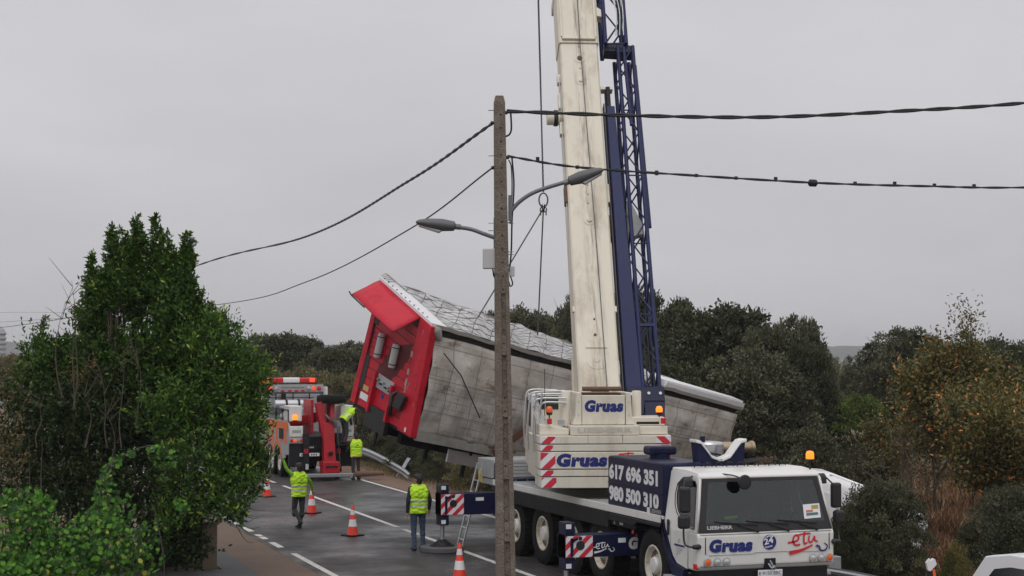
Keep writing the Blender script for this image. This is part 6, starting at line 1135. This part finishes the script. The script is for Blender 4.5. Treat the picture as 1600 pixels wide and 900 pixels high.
for sg in (-1, 1):
    sb = plate('side_body', [(-.05, .95), (-.05, 2.05), (.25, 2.2), (4.6, 2.2), (4.6, .75), (4.2, .75), (3.95, 1.15), (3.55, 1.25), (3.1, 1.15), (2.85, .8), (2.75, .8), (2.5, 1.15), (2.1, 1.25), (1.65, 1.15), (1.4, .8), (.6, .8), (.5, .95)], [], lambda u, v, w_, sg=sg: (sg * 1.22 + w_, u, v), .06, M['greypaint'], TT)
    for k in range(5):
        y0 = .25 + k * .85; plate('chevron', [(y0, 1.36), (y0 + .42, 1.36), (y0 + .62, 2.10), (y0 + .2, 2.10)], [], lambda u, v, w_, sg=sg: (sg * 1.254 + w_, u, v), .006, M['orange'], sb)
    plate('orange_band', [(.0, 1.88), (4.5, 1.88), (4.5, 2.16), (.1, 2.16)], [], lambda u, v, w_, sg=sg: (sg * 1.260 + w_, u, v), .006, M['orange'], sb)
    plate('arch_band', [(1.35, .85), (1.6, 1.2), (2.1, 1.32), (2.55, 1.2), (2.8, .88), (3.05, 1.2), (3.55, 1.32), (4.0, 1.2), (4.25, .8), (4.4, .8), (4.1, 1.3), (3.55, 1.44), (3.0, 1.3), (2.8, 1.1), (2.6, 1.3), (2.1, 1.44), (1.5, 1.3), (1.2, .85)], [], lambda u, v, w_, sg=sg: (sg * 1.258 + w_, u, v), .006, M['orange'], sb)
    plate('side_locker', [(.9, 1.5), (1.7, 1.5), (1.7, 1.9), (.9, 1.9)], [], lambda u, v, w_, sg=sg: (sg * 1.262 + w_, u, v), .01, M['frame'], sb)
    tb(sg * .98 - .24, sg * .98 + .24, .0, 1.0, 2.2, 2.78, n='top_locker', m='white', bevel=.03); tb(sg * .97 - .25, sg * .97 + .25, -.12, .3, 1.62, 2.02, n='rear_locker', m='white', bevel=.03); tb(sg * .97 - .16, sg * .97 + .16, -.13, -.115, 1.78, 1.88, n='locker_vent', m='greypaint', bevel=0)
    pn = tb(sg * .97 - .26, sg * .97 + .26, -.14, .2, 1.38, 1.60, n='lamp_panel', m='greypaint')
    for k, mt in enumerate(('redlamp', 'redlit', 'lens', 'redlamp')): MB().lathe([(.06, -.14), (.055, -.17), (.01, -.175)], 'y', (sg * .97 - .19 + k * .13, 0, 1.49), 12).build('rear_lamp', M[mt], pn, smooth=40)
    tb(sg * .97 - .26, sg * .97 + .26, -.10, .15, .5, 1.37, n='mud_flap', m='frame', bevel=.02)
    ab = MB().lathe([(.09, 2.20), (.10, 2.25)], 'z', (sg * 1.0, -.02, 0), 12).build('beacon_base', M['frame'], TT); MB().lathe([(.095, 2.25), (.095, 2.38), (.06, 2.44), (.01, 2.45)], 'z', (sg * 1.0, -.02, 0), 14).build('beacon_lamp', M['amber' if sg < 0 else 'amberdull'], ab, smooth=60)
    for yy in (2.1, 3.55): wheel(TT, (sg * 1.0, yy, .55), sg < 0, .80, nuts=0)
    wheel(TT, (sg * 1.0, 6.3, .55), sg < 0, .80, nuts=0)
    for k in range(3): MB().tube([(sg * 1.24, .1 + k * 1.1, 2.2), (sg * 1.24, .1 + k * 1.1, 2.62)], .02, 6).build('rail_post', M['frame'], TT)
    MB().tube([(sg * 1.24, .1, 2.62), (sg * 1.24, 2.3, 2.62)], .02, 6).build('side_rail', M['frame'], TT)
    tb(sg * .62 - .12, sg * .62 + .12, -.22, .3, .3, 1.75, n='support_leg', m='frame', bevel=.02); tb(sg * .62 - .08, sg * .62 + .08, -.25, -.22, 1.0, 1.18, n='leg_lamp', m='truckred', bevel=.01); MB().tube([(sg * .6, -.3, .42), (sg * .6, -.3, .62)], .06, 10).build('shackle', M['boxgrey'], TT, smooth=50); MB().tube([(sg * .62, 0, .3), (sg * .62, 0, .02)], .09, 10).build('leg_foot', M['frame'], TT)
    tb(sg * .30 - .05, sg * .30 + .05, .2, 1.6, 1.7, 3.0, n='boom_mast', m='truckred', bevel=.02)
tb(-.85, -.15 + .05, -.16, -.145, .90, 1.02, n='number_plate', m='decal_white', bevel=.003); [card('plate_print', frame((-.80 + k * .085 + (.04 if k > 3 else 0), -.161, .925), X1, Z1), .05, .07, M['lampgrey'], TT, depth=.003) for k in range(7)]
tb(-.78, -.2, -.15, -.13, 1.15, 1.32, n='maker_panel', m='frame', bevel=.003); [card('small_print', frame((-.65 + k * .07, -.151, 1.205), X1, Z1), .045, .055, M['boxgrey'], TT, depth=.004) for k in range(5)]
tb(-.45, .45, 1.5, 5.0, .6, 1.0, n='chassis', m='frame'); tb(-.9, .9, .3, 4.9, .95, 1.6, n='deck', m='frame')
# red underlift boom
bo = MB(); bo.hexa([(x, y_, z) for z, x0, x1, ya, yb in ((.45, .00, .46, -.55, -.15), (2.15, .02, .42, -.30, .10)) for y_ in (ya, yb) for x in (x0, x1)]); bo.build('underlift_boom', M['truckred'], TT, bevel=.03)
MB().bar((-.12, .0, 2.9), (.16, -.20, 1.35), .26, .3, up=(0, 1, 0)).build('lift_arm', M['truckred'], TT, bevel=.02); MB().bar((.42, .1, 2.9), (.34, -.15, 1.9), .16, .3, up=(0, 1, 0)).build('lift_arm', M['truckred'], TT, bevel=.02); MB().bar((-.95, 1.6, 2.05), (.0, .6, 2.35), .3, .35).build('slew_arm', M['truckred'], TT, bevel=.03)
tb(-.08, .56, -.72, -.1, .28, .72, n='boom_foot', m='truckred', bevel=.04); tb(.02, .46, -.74, -.70, .50, .56, n='foot_slot', m='frame', bevel=0); MB().lathe([(.09, -.60), (.09, -.56)], 'y', (.23, 0, 1.0), 14).build('boom_pin', M['frame'], TT); MB().tube(bez([(.36, -.32, 2.4), (.5, -.4, 2.1), (.55, -.45, 1.4), (.62, -.45, .7)], 5), .018, 5).build('winch_cable', M['rope'], TT)
MB().tube(bez([(.10, -.25, 2.45), (.22, -.36, 2.3), (.40, -.36, 2.15), (.46, -.36, 1.95)], 5), .05, 6).build('hook_chain', M['rope'], TT)
MB().bar((-1.1, -.75, .22), (2.2, -.6, .20), .16, .14).build('cross_bar', M['steel'], TT, bevel=.02); MB().capsule((1.2, -.66, .24), (2.2, -.6, .22), .12, .09).build('fork', M['rust'], TT, smooth=40)
st_ = MB().lathe([(.30, -.14), (.40, -.16), (.50, -.15), (.55, -.10), (.56, 0), (.55, .10), (.50, .15), (.40, .16), (.30, .14)], 'z', (.42, .15, 3.02), 32, caps=False).build('spare_tyre', M['tyre'], TT, smooth=40); MB().lathe([(.3, -.1), (.1, -.04), (.05, -.04)], 'z', (.42, .15, 3.02), 20).build('rim', M['rim'], st_, smooth=40)
MB().bar((.78, .1, 2.9), (1.02, -.1, 1.9), .18, .06, up=(0, 1, 0)).build('side_fin', M['decal_white'], TT, bevel=.01)

# ------------------------------------------------------------------ people
def remesh(mb, vox, name, fold=0.):
    me = mb.mesh(name); o = bpy.data.objects.new(name, me); COL.objects.link(o); r = o.modifiers.new('r', 'REMESH'); r.mode = 'VOXEL'; r.voxel_size = vox; sm_ = o.modifiers.new('s', 'SMOOTH'); sm_.iterations = 3; sm_.factor = .5
    m2 = to_mesh(o); bpy.data.objects.remove(o); m2.name = name; m2.shade_smooth()
    if fold:
        ns_ = [tuple(v.normal) for v in m2.vertices]
        for v, n_ in zip(m2.vertices, ns_): c = v.co; v.co = c + Vector(n_) * fold * (noise.noise((c.x * 11, c.y * 11, c.z * 17)) + .6 * noise.noise((c.x * 25, c.y * 25, c.z * 30 + 7)))
    return m2
def person(label, loc, rz, pose, leg, top, vest, sleeve, hairc='hair', z0=0., bend=0., sc=1., band=True, belt=None, glove=False):
    t = thing('person', label, 'person', loc, rz); t.scale = (sc,) * 3; MN = [M[leg], M['boot'], M[top], M[sleeve], M['skin' if not glove else 'darkcloth'], M['skin']]; pr = []
    pv_ = Vector((0, 0, .95)); Rb = Matrix.Rotation(-bend, 3, 'X')
    def ub(p): p = Vector(p); return pv_ + Rb @ (p - pv_)
    def add(p, q, a, b, tg, up_=False): pr.append((ub(p) if up_ else Vector(p), ub(q) if up_ else Vector(q), a, b, tg))
    P = dict(kL=(-.11, .02, .50), aL=(-.12, -.02, .09), kR=(.11, .02, .50), aR=(.12, -.02, .09), eL=(-.29, -.03, 1.14), wL=(-.31, .05, .90), eR=(.29, -.03, 1.14), wR=(.31, .05, .90)); P.update(pose)
    for s_, sg in (('L', -1), ('R', 1)):
        hp = (sg * .10, 0, .92); k, a = Vector(P['k' + s_]), Vector(P['a' + s_]); add(hp, k, .098, .066, 0); add(k + Vector((0, -.012, -.12)), k + Vector((0, -.012, -.14)), .068, .066, 0); add(k, a, .066, .052, 0)
        f = Vector(P.get('f' + s_, (0, 1, 0))); add(a + Vector((0, 0, -.04)) - f * .04, a + f * .15 + Vector((0, 0, -.045)), .046, .038, 1); add(a, a + Vector((0, 0, -.05)), .052, .046, 1)
        sh = (sg * .185, 0, 1.42); e, w_ = P['e' + s_], P['w' + s_]; add(sh, e, .062, .050, 3, True); add(e, w_, .050, .036, 3, True)
        e, w_ = Vector(e), Vector(w_); d = (w_ - e).normalized(); cr = d.cross(Vector((sg, .2, 0))).normalized(); h = w_ + d * .055; add(w_, h, .032, .036, 4, True); add(w_ + d * .03 + cr * .02, h + cr * .028, .024, .026, 4, True); add(w_ + d * .03 - cr * .02, h - cr * .028, .024, .026, 4, True)
        pn_ = cr.cross(d).normalized() * sg
        for i, ln in enumerate((.070, .080, .075, .058)):
            b0 = h + cr * (.034 - .0225 * i) + d * .02; m_ = b0 + d * ln * .55 - pn_ * .008; add(b0, m_, .0105, .010, 4, True); add(m_, m_ + d * ln * .42 - pn_ * .022, .010, .0085, 4, True)
        add(w_ + d * .02 + cr * .028, h + cr * .056 - pn_ * .01, .013, .012, 4, True); add(h + cr * .056 - pn_ * .01, h + cr * .062 + d * .036 - pn_ * .02, .012, .010, 4, True)
    add((-.075, 0, .94), (.075, 0, .94), .125, .125, 0); add((-.07, -.035, .90), (.07, -.035, .90), .105, .105, 0)
    for z, hw, r in ((1.06, .075, .118), (1.16, .085, .122), (1.28, .10, .128), (1.36, .12, .112), (1.43, .14, .072)): add((-hw, 0, z), (hw, 0, z), r, r, 2, True)
    add((0, -.01, 1.45), (0, .01, 1.55), .060, .056, 5, True)
    hd = Matrix.Rotation(P.get('head', 0), 3, 'Z')
    def ha(p, q, a, b): c = Vector((0, .012, 1.6)); add(c + hd @ Vector(p), c + hd @ Vector(q), a, b, 5, True)
    ha((0, .0, .02), (0, .0, .065), .083, .092); ha((0, .035, -.045), (0, .03, .0), .052, .068); ha((0, .085, .005), (0, .10, -.018), .012, .017)
    for sg in (-1, 1): ha((sg * .085, -.005, -.015), (sg * .09, -.012, .02), .014, .018); ha((sg * .033, .075, .028), (sg * .033, .078, .028), .017, .017)
    mb = MB()
    for p, q, a, b, tg in pr: mb.capsule(p, q, a, b, 12)
    me = remesh(mb, .0115, 'body', .008); n = len(me.polygons); fc = np.empty(n * 3); me.polygons.foreach_get('center', fc); fc = fc.reshape(-1, 3); best = np.full(n, 9.); idx = np.zeros(n, np.int32)
    for p, q, a, b, tg in pr:
        p, q = np.array(p), np.array(q); d = q - p; L2 = max(d @ d, 1e-9); u = np.clip(((fc - p) @ d) / L2, 0, 1); ds = np.linalg.norm(fc - (p + u[:, None] * d), axis=1) - (a + (b - a) * u); k = ds < best; best[k] = ds[k]; idx[k] = tg
    me.materials.clear(); o = newobj('body', me, MN, t); me.polygons.foreach_set('material_index', idx); me.update()
    mb = MB(); c = Vector((0, .012, 1.6))
    for p, q, a, b in (((0, -.012, .035), (0, -.012, .078), .094, .094), ((0, -.04, -.015), (0, -.035, .05), .075, .085), ((-.04, .02, .1), (.04, .02, .1), .055, .055)): mb.capsule(ub(c + hd @ Vector(p)), ub(c + hd @ Vector(q)), a, b)
    newobj('hair', remesh(mb, .013, 'hair'), M[hairc], t)
    if vest:
        mb = MB()
        for z, hw, r in ((.90, .085, .142), (.98, .085, .142), (1.06, .085, .138), (1.16, .094, .140), (1.28, .11, .145), (1.36, .122, .128), (1.43, .115, .09)): mb.capsule(ub((-hw, 0, z)), ub((hw, 0, z)), r, r)
        v = remesh(mb, .013, 'vest', .020); v.materials.clear(); bm_ = bmesh.new(); bm_.from_mesh(v); inv = Rb.inverted(); lo = .86
        for f in list(bm_.faces):
            z = (inv @ (f.calc_center_median() - pv_)).z + .95
            if z < lo: bm_.faces.remove(f)
            elif band: f.material_index = 1 if (1.0 < z < 1.045) or (1.115 < z < 1.16) else 0
        bm_.to_mesh(v); bm_.free(); vo = newobj('vest', v, [M[vest], M['reflect']], t)
        for k in range(4):      # dark print across the shoulders
            x = -.085 + k * .056; mk = MB(); mk.box(-.019, .019, -.003, .003, -.026, .026); q = mk.build('back_print', M['lumigreen' if band else 'darkcloth'], vo, bevel=.01); q.location = ub((x, -.150 + .012 * abs(k - 1.5), 1.30 - .008 * (k - 1.5) ** 2)); q.rotation_euler = (-bend, .12 * (-1) ** k, 0)
    if belt:
        mb = MB(); mb.tube([ub((.218 * math.cos(2 * math.pi * k / 24), .15 * math.sin(2 * math.pi * k / 24), .885)) for k in range(25)], .014, 6, caps=False); mb.build('belt', M[belt], t, smooth=60)
    return t
def gnd(x, y): r = FW * 2600 + RT * (x - 800) - UP * (y - 450); return EYE + r * ((.012 - EYE.z) / r.z)
person('man in yellow vest and blue jeans standing by the rear outrigger pad', gnd(653, 860), R(6), dict(head=.5, eL=(-.27, -.06, 1.15), wL=(-.26, .0, .88), eR=(.30, .0, 1.15), wR=(.33, .12, .93), aL=(-.10, -.03, .09), aR=(.14, .03, .09), kL=(-.10, .02, .5), kR=(.13, .05, .5)), 'jeans', 'darkcloth', 'lumi', 'darkcloth', sc=1.03)
person('worker in yellow-green jacket walking away with left arm raised', gnd(467, 826), R(22), dict(eL=(-.36, .06, 1.60), wL=(-.44, .10, 1.84), eR=(.38, .02, 1.22), wR=(.50, .10, 1.00), kL=(-.09, .10, .52), aL=(-.05, -.16, .20), kR=(.09, -.01, .5), aR=(.06, .06, .09), fL=(0, .85, -.5)), 'trousers', 'lumi', 'lumi', 'lumigreen', sc=1.0, glove=False)
person('worker with pink belt and yellow vest standing at the tow truck side', gnd(556, 750), R(12), dict(eL=(-.30, .08, 1.15), wL=(-.24, .26, 1.10), eR=(.28, .10, 1.18), wR=(.20, .28, 1.18), aL=(-.10, -.02, .09), aR=(.14, .0, .09)), 'trousers', 'darkcloth', 'lumi', 'darkcloth', band=False, belt='pink', sc=1.0)
pt = Vector(TT.location) + Vector((.80, -.32, 1.36))
person('worker in yellow jacket bending over on the tow truck deck', pt, R(-72), dict(eL=(-.22, .26, 1.26), wL=(-.15, .46, 1.12), eR=(.22, .26, 1.26), wR=(.15, .46, 1.12), kL=(-.11, .06, .52), kR=(.11, .06, .52)), 'trousers', 'lumi', 'lumi', 'darkcloth', band=True, bend=R(48), sc=.98)
MB().box(-.3, .42, -.25, .3, -.06, 0).build('step_platform', M['frame'], TT, bevel=.01).location = (.80, -.32, 1.355)
person('worker in hi-vis jacket mostly hidden behind the broad laurel', gnd(368, 812), R(10), dict(), 'trousers', 'darkcloth', 'lumi', 'lumigreen')

# ------------------------------------------------------------------ small roadside things
def cone(p, label):
    t = thing('traffic_cone', label, 'cone', p, random.uniform(0, 6)); MB().lathe([(.15, .03), (.125, .14), (.03, .76), (.018, .78)], 'z', n=24).build('body', M['cone'], t, smooth=40)
    for z0, z1 in ((.24, .42), (.54, .66)):
        f = lambda z: lerp(.125, .03, (z - .14) / .62) + .003; MB().lathe([(f(z0), z0), (f(z1), z1)], 'z', n=24, caps=False).build('white_band', M['conewhite'], t, smooth=40)
    b = MB(); b.prism(rounded(-.24, .24, -.24, .24, .08), 'z', 0, .03); b.build('base', M['tyre'], t, bevel=.006)
cone(gnd(417, 776), 'striped traffic cone half hidden by the laurel branches'); cone(gnd(487, 802), 'striped traffic cone beside the walking worker')
cone(gnd(551, 837), 'striped traffic cone alone in the middle of the near lane'); cone(gnd(718, 908), 'striped traffic cone beside the concrete pole, front of the outrigger pad')
# guard rails
WP = [(0, 0), (.01, .03), (.075, .06), (.08, .11), (.015, .15), (.015, .17), (.08, .21), (.075, .26), (.01, .29), (0, .32)]
def rail(label, pts, posts, group=None, brk=None):
    t = thing('guard_rail', label, 'guard rail', pts[0]); o = Vector(pts[0]); P = [Vector(p) - o for p in bez(pts, 8)]; rgs = []
    for k, p in enumerate(P):
        d = (P[min(k + 1, len(P) - 1)] - P[max(k - 1, 0)]); d.normalize(); s_ = Vector((0, 0, 1)).cross(d).normalized(); s_ = s_ if s_.x < 0 else -s_; u = d.cross(s_); u = u if u.z > 0 else -u
        rgs.append([p + s_ * a + u * b for a, b in WP] + [p + s_ * (a - .006) + u * b for a, b in reversed(WP)])
    MB().loft(rgs).build('beam', M['steel'], t, smooth=35)
    for p, q in posts:
        b = MB(); b.bar(Vector(p) - o, Vector(q) - o, .12, .012, up=(0, 1, 0)); d = (Vector(q) - Vector(p)).normalized()
        for e in (-.06, .06): b.bar(Vector(p) - o + Vector((e, .03, 0)), Vector(q) - o + Vector((e, .03, 0)), .008, .07, up=(0, 1, 0))
        b.build('post', M['steel'], t)
    return t
pE = gnd(636, 750); 
rail('bent galvanised guard rail ending below the red trailer end', [(17.6, 96, .45), (17.6, 84, .45), (17.62, 74, .45), (17.5, 68, .40), (pE.x + .15, pE.y + 1.5, .12), (pE.x, pE.y - .4, -.02)], [((17.7, 74.5, -.3), (17.7, 74.5, .75)), ((17.7, 80.5, -.3), (17.7, 80.5, .75)), ((17.7, 88, -.3), (17.7, 88, .75)), (tuple(gnd(621, 746) + Vector((-.02, -.12, .02))), tuple(at(639, 716, 64.5)))])
rail('collapsed guard rail beside the front of the crane', [(16.5, 31.5, .0), (16.75, 29.6, .12), (16.9, 28, .16), (17.05, 26, .12), (17.2, 22, .1)], [((17.05, 29.3, -.3), (17.05, 29.3, .66)), ((17.2, 25, -.3), (17.2, 25, .6))])
o = [q for q in bpy.data.objects if q.name.startswith('guard_rail')][-1]; MB().box(-.02, .26, -.05, .05, -.02, .26).build('spacer', M['steel'], o, bevel=.01).location = Vector((16.92, 29.3, .38)) - o.location
# marker post
t = thing('marker_post', 'leaning white and black roadside marker post with orange reflector', 'post', (0, 0, 0)); p = at(1466, 940, 31.5); t.location = (p.x, p.y, float(gz(p.x, p.y))); zt = at(1460, 872, 31.5).z - t.location.z; t.rotation_euler = (0, -.16, -YAW)
MB().box(-.06, .06, -.045, .045, -.2, zt - .17).build('shaft', M['black'], t, bevel=.01); MB().prism([(-.085, zt - .20), (-.04, zt - .23), (.10, zt - .12), (.085, zt - .02), (.05, zt), (.0, zt - .04), (-.01, zt + .01), (-.09, zt - .06)], 'y', -.055, .055).build('cap', M['decal_white'], t, bevel=.006); MB().box(.0, .05, -.05, -.044, zt - .65, zt - .20).build('reflector', M['orange'], t)
# ladder
t = thing('ladder', 'aluminium ladder leaning on the crane tail beside the rear outrigger', 'ladder', (12.3, 38.75, .012))
for yy in (0, .40): MB().bar((0, yy, 0), (.52, yy, 2.0), .03, .06, up=(0, 1, 0)).build('rail', M['alu'], t)
for k in range(7): f = (k + .5) / 7; MB().tube([(.52 * f, 0, 2 * f), (.52 * f, .40, 2 * f)], .016, 6).build('rung', M['alu'], t)
MB().box(.40, .49, -.02, -.015, 1.55, 1.83).build('warning_label', mat('label_yellow', (.6, .45, .05), .5), t)
# wrecked white lorry cab lying behind the bush
cW = at(1338, 822, 43.0); wk = thing('overturned_cab', 'white lorry cab lying overturned in the ditch behind the round bush', 'lorry cab', cW); wk.rotation_euler = (Matrix.Rotation(-YAW, 3, 'Z') @ Matrix.Rotation(R(21), 3, 'Y')).to_euler()
wz = 1.05
rg = []
for x, k in ((-1.7, .86), (-1.2, 1.0), (.6, 1.0), (1.15, .93), (1.5, .72), (1.62, .45)): rg.append([(x, y_ * k, z * k) for y_, z in rounded(-1.15, 1.15, -wz, wz, .32, 5)])
MB().loft(rg).build('shell', M['cleanwhite'], wk, smooth=50)
MB().box(-1.3, .9, -1.165, -1.15, -.1, .55).build('roof_panel', M['cleanwhite'], wk, bevel=.01); MB().tube([(-1.3, -1.0, wz - .06), (1.0, -1.0, wz - .06)], .02, 5).build('seam', M['boxgrey'], wk)
MB().box(-.6, .6, -1.17, -1.15, -.8, -.25).build('side_window', M['black'], wk, bevel=.02)
for x in (-.9, .1): MB().box(x, x + .02, -1.18, -1.16, -.1, .6).build('seam', M['boxgrey'], wk)
# white van, only its roof corner in view
vn = thing('white_van', 'white panel van parked on the near lane with its roof in view', 'van', (14.72, 16.0, 0)); vn.scale = (1, 1, 1.05)
side_ = [(0, .35), (-.05, .8), (0, 1.15), (.75, 1.32), (1.35, 1.76), (1.8, 1.83), (3.3, 1.82), (3.85, 1.74), (4.1, 1.45), (4.22, .9), (4.2, .35)]
rg = []
for x, k in ((-.88, .0), (-.86, .0), (-.72, .05), (.72, .05), (.86, 0), (.88, 0)):
    rg.append([(x * (1 - .13 * max(0, (z - 1.1) / .7)), y_, z + k * max(0, (z - 1.2)) * .4) for y_, z in side_])
MB().loft(rg).build('body', M['cleanwhite'], vn, smooth=50, bevel=.10, seg=4)
for sg in (-1, 1):
    xw = lambda z, sg=sg: sg * (.885 - .13 * max(0, (z - 1.1) / .7) * .88 + .004)
    for P in ([(.95, 1.22), (1.45, 1.66), (2.1, 1.68), (2.1, 1.2)], [(2.2, 1.2), (2.2, 1.68), (3.25, 1.66), (3.6, 1.60), (3.85, 1.35), (3.85, 1.2)]): MB().add([(xw(z), y_, z) for y_, z in P] + [(xw(z) - sg * .02, y_, z) for y_, z in P], [tuple(range(len(P))), tuple(range(2 * len(P) - 1, len(P) - 1, -1))]).build('side_window', mat('tinted_window', (.015, .017, .018), .06), vn)
    for yy in (.75, 3.4): wheel(vn, (sg * .74, yy, .31), sg < 0, .46, nuts=0)
    MB().box(sg * .93 - .09, sg * .93 + .09, 1.15, 1.3, 1.2, 1.4).build('wing_mirror', M['black'], vn, bevel=.03)
MB().box(-.6, .6, 4.17, 4.19, 1.05, 1.5).build('rear_window', M['black'], vn)
MB().prism([(-.35, 1.86), (-.28, 2.08), (-.55, 2.16), (-.5, 2.06), (-.42, 2.02), (-.42, 1.86)], 'y', 2.5, 2.65).build('roof_rack', M['cleanwhite'], vn, bevel=.01); MB().box(-.4, .5, 2.52, 2.62, 2.06, 2.10).build('roof_rack', M['cleanwhite'], vn, bevel=.01); MB().box(.35, .42, 2.5, 2.65, 1.86, 2.07).build('roof_rack', M['cleanwhite'], vn, bevel=.01)

# ------------------------------------------------------------------ damp autumn air
hz = MB().box(-3200, 3200, -3200, 3200, -6, 46).build('haze', [], None); tag(hz, 'thin damp grey haze in the autumn air', 'haze', kind='stuff')
m = bpy.data.materials.new('haze_air'); m.use_nodes = True; nt = m.node_tree; nt.nodes.clear(); o_ = N(nt, 'ShaderNodeOutputMaterial'); v = N(nt, 'ShaderNodeVolumePrincipled', Density=.00024); v.inputs['Color'].default_value = (.86, .87, .90, 1); nt.links.new(v.outputs[0], o_.inputs['Volume']); hz.data.materials.append(m)
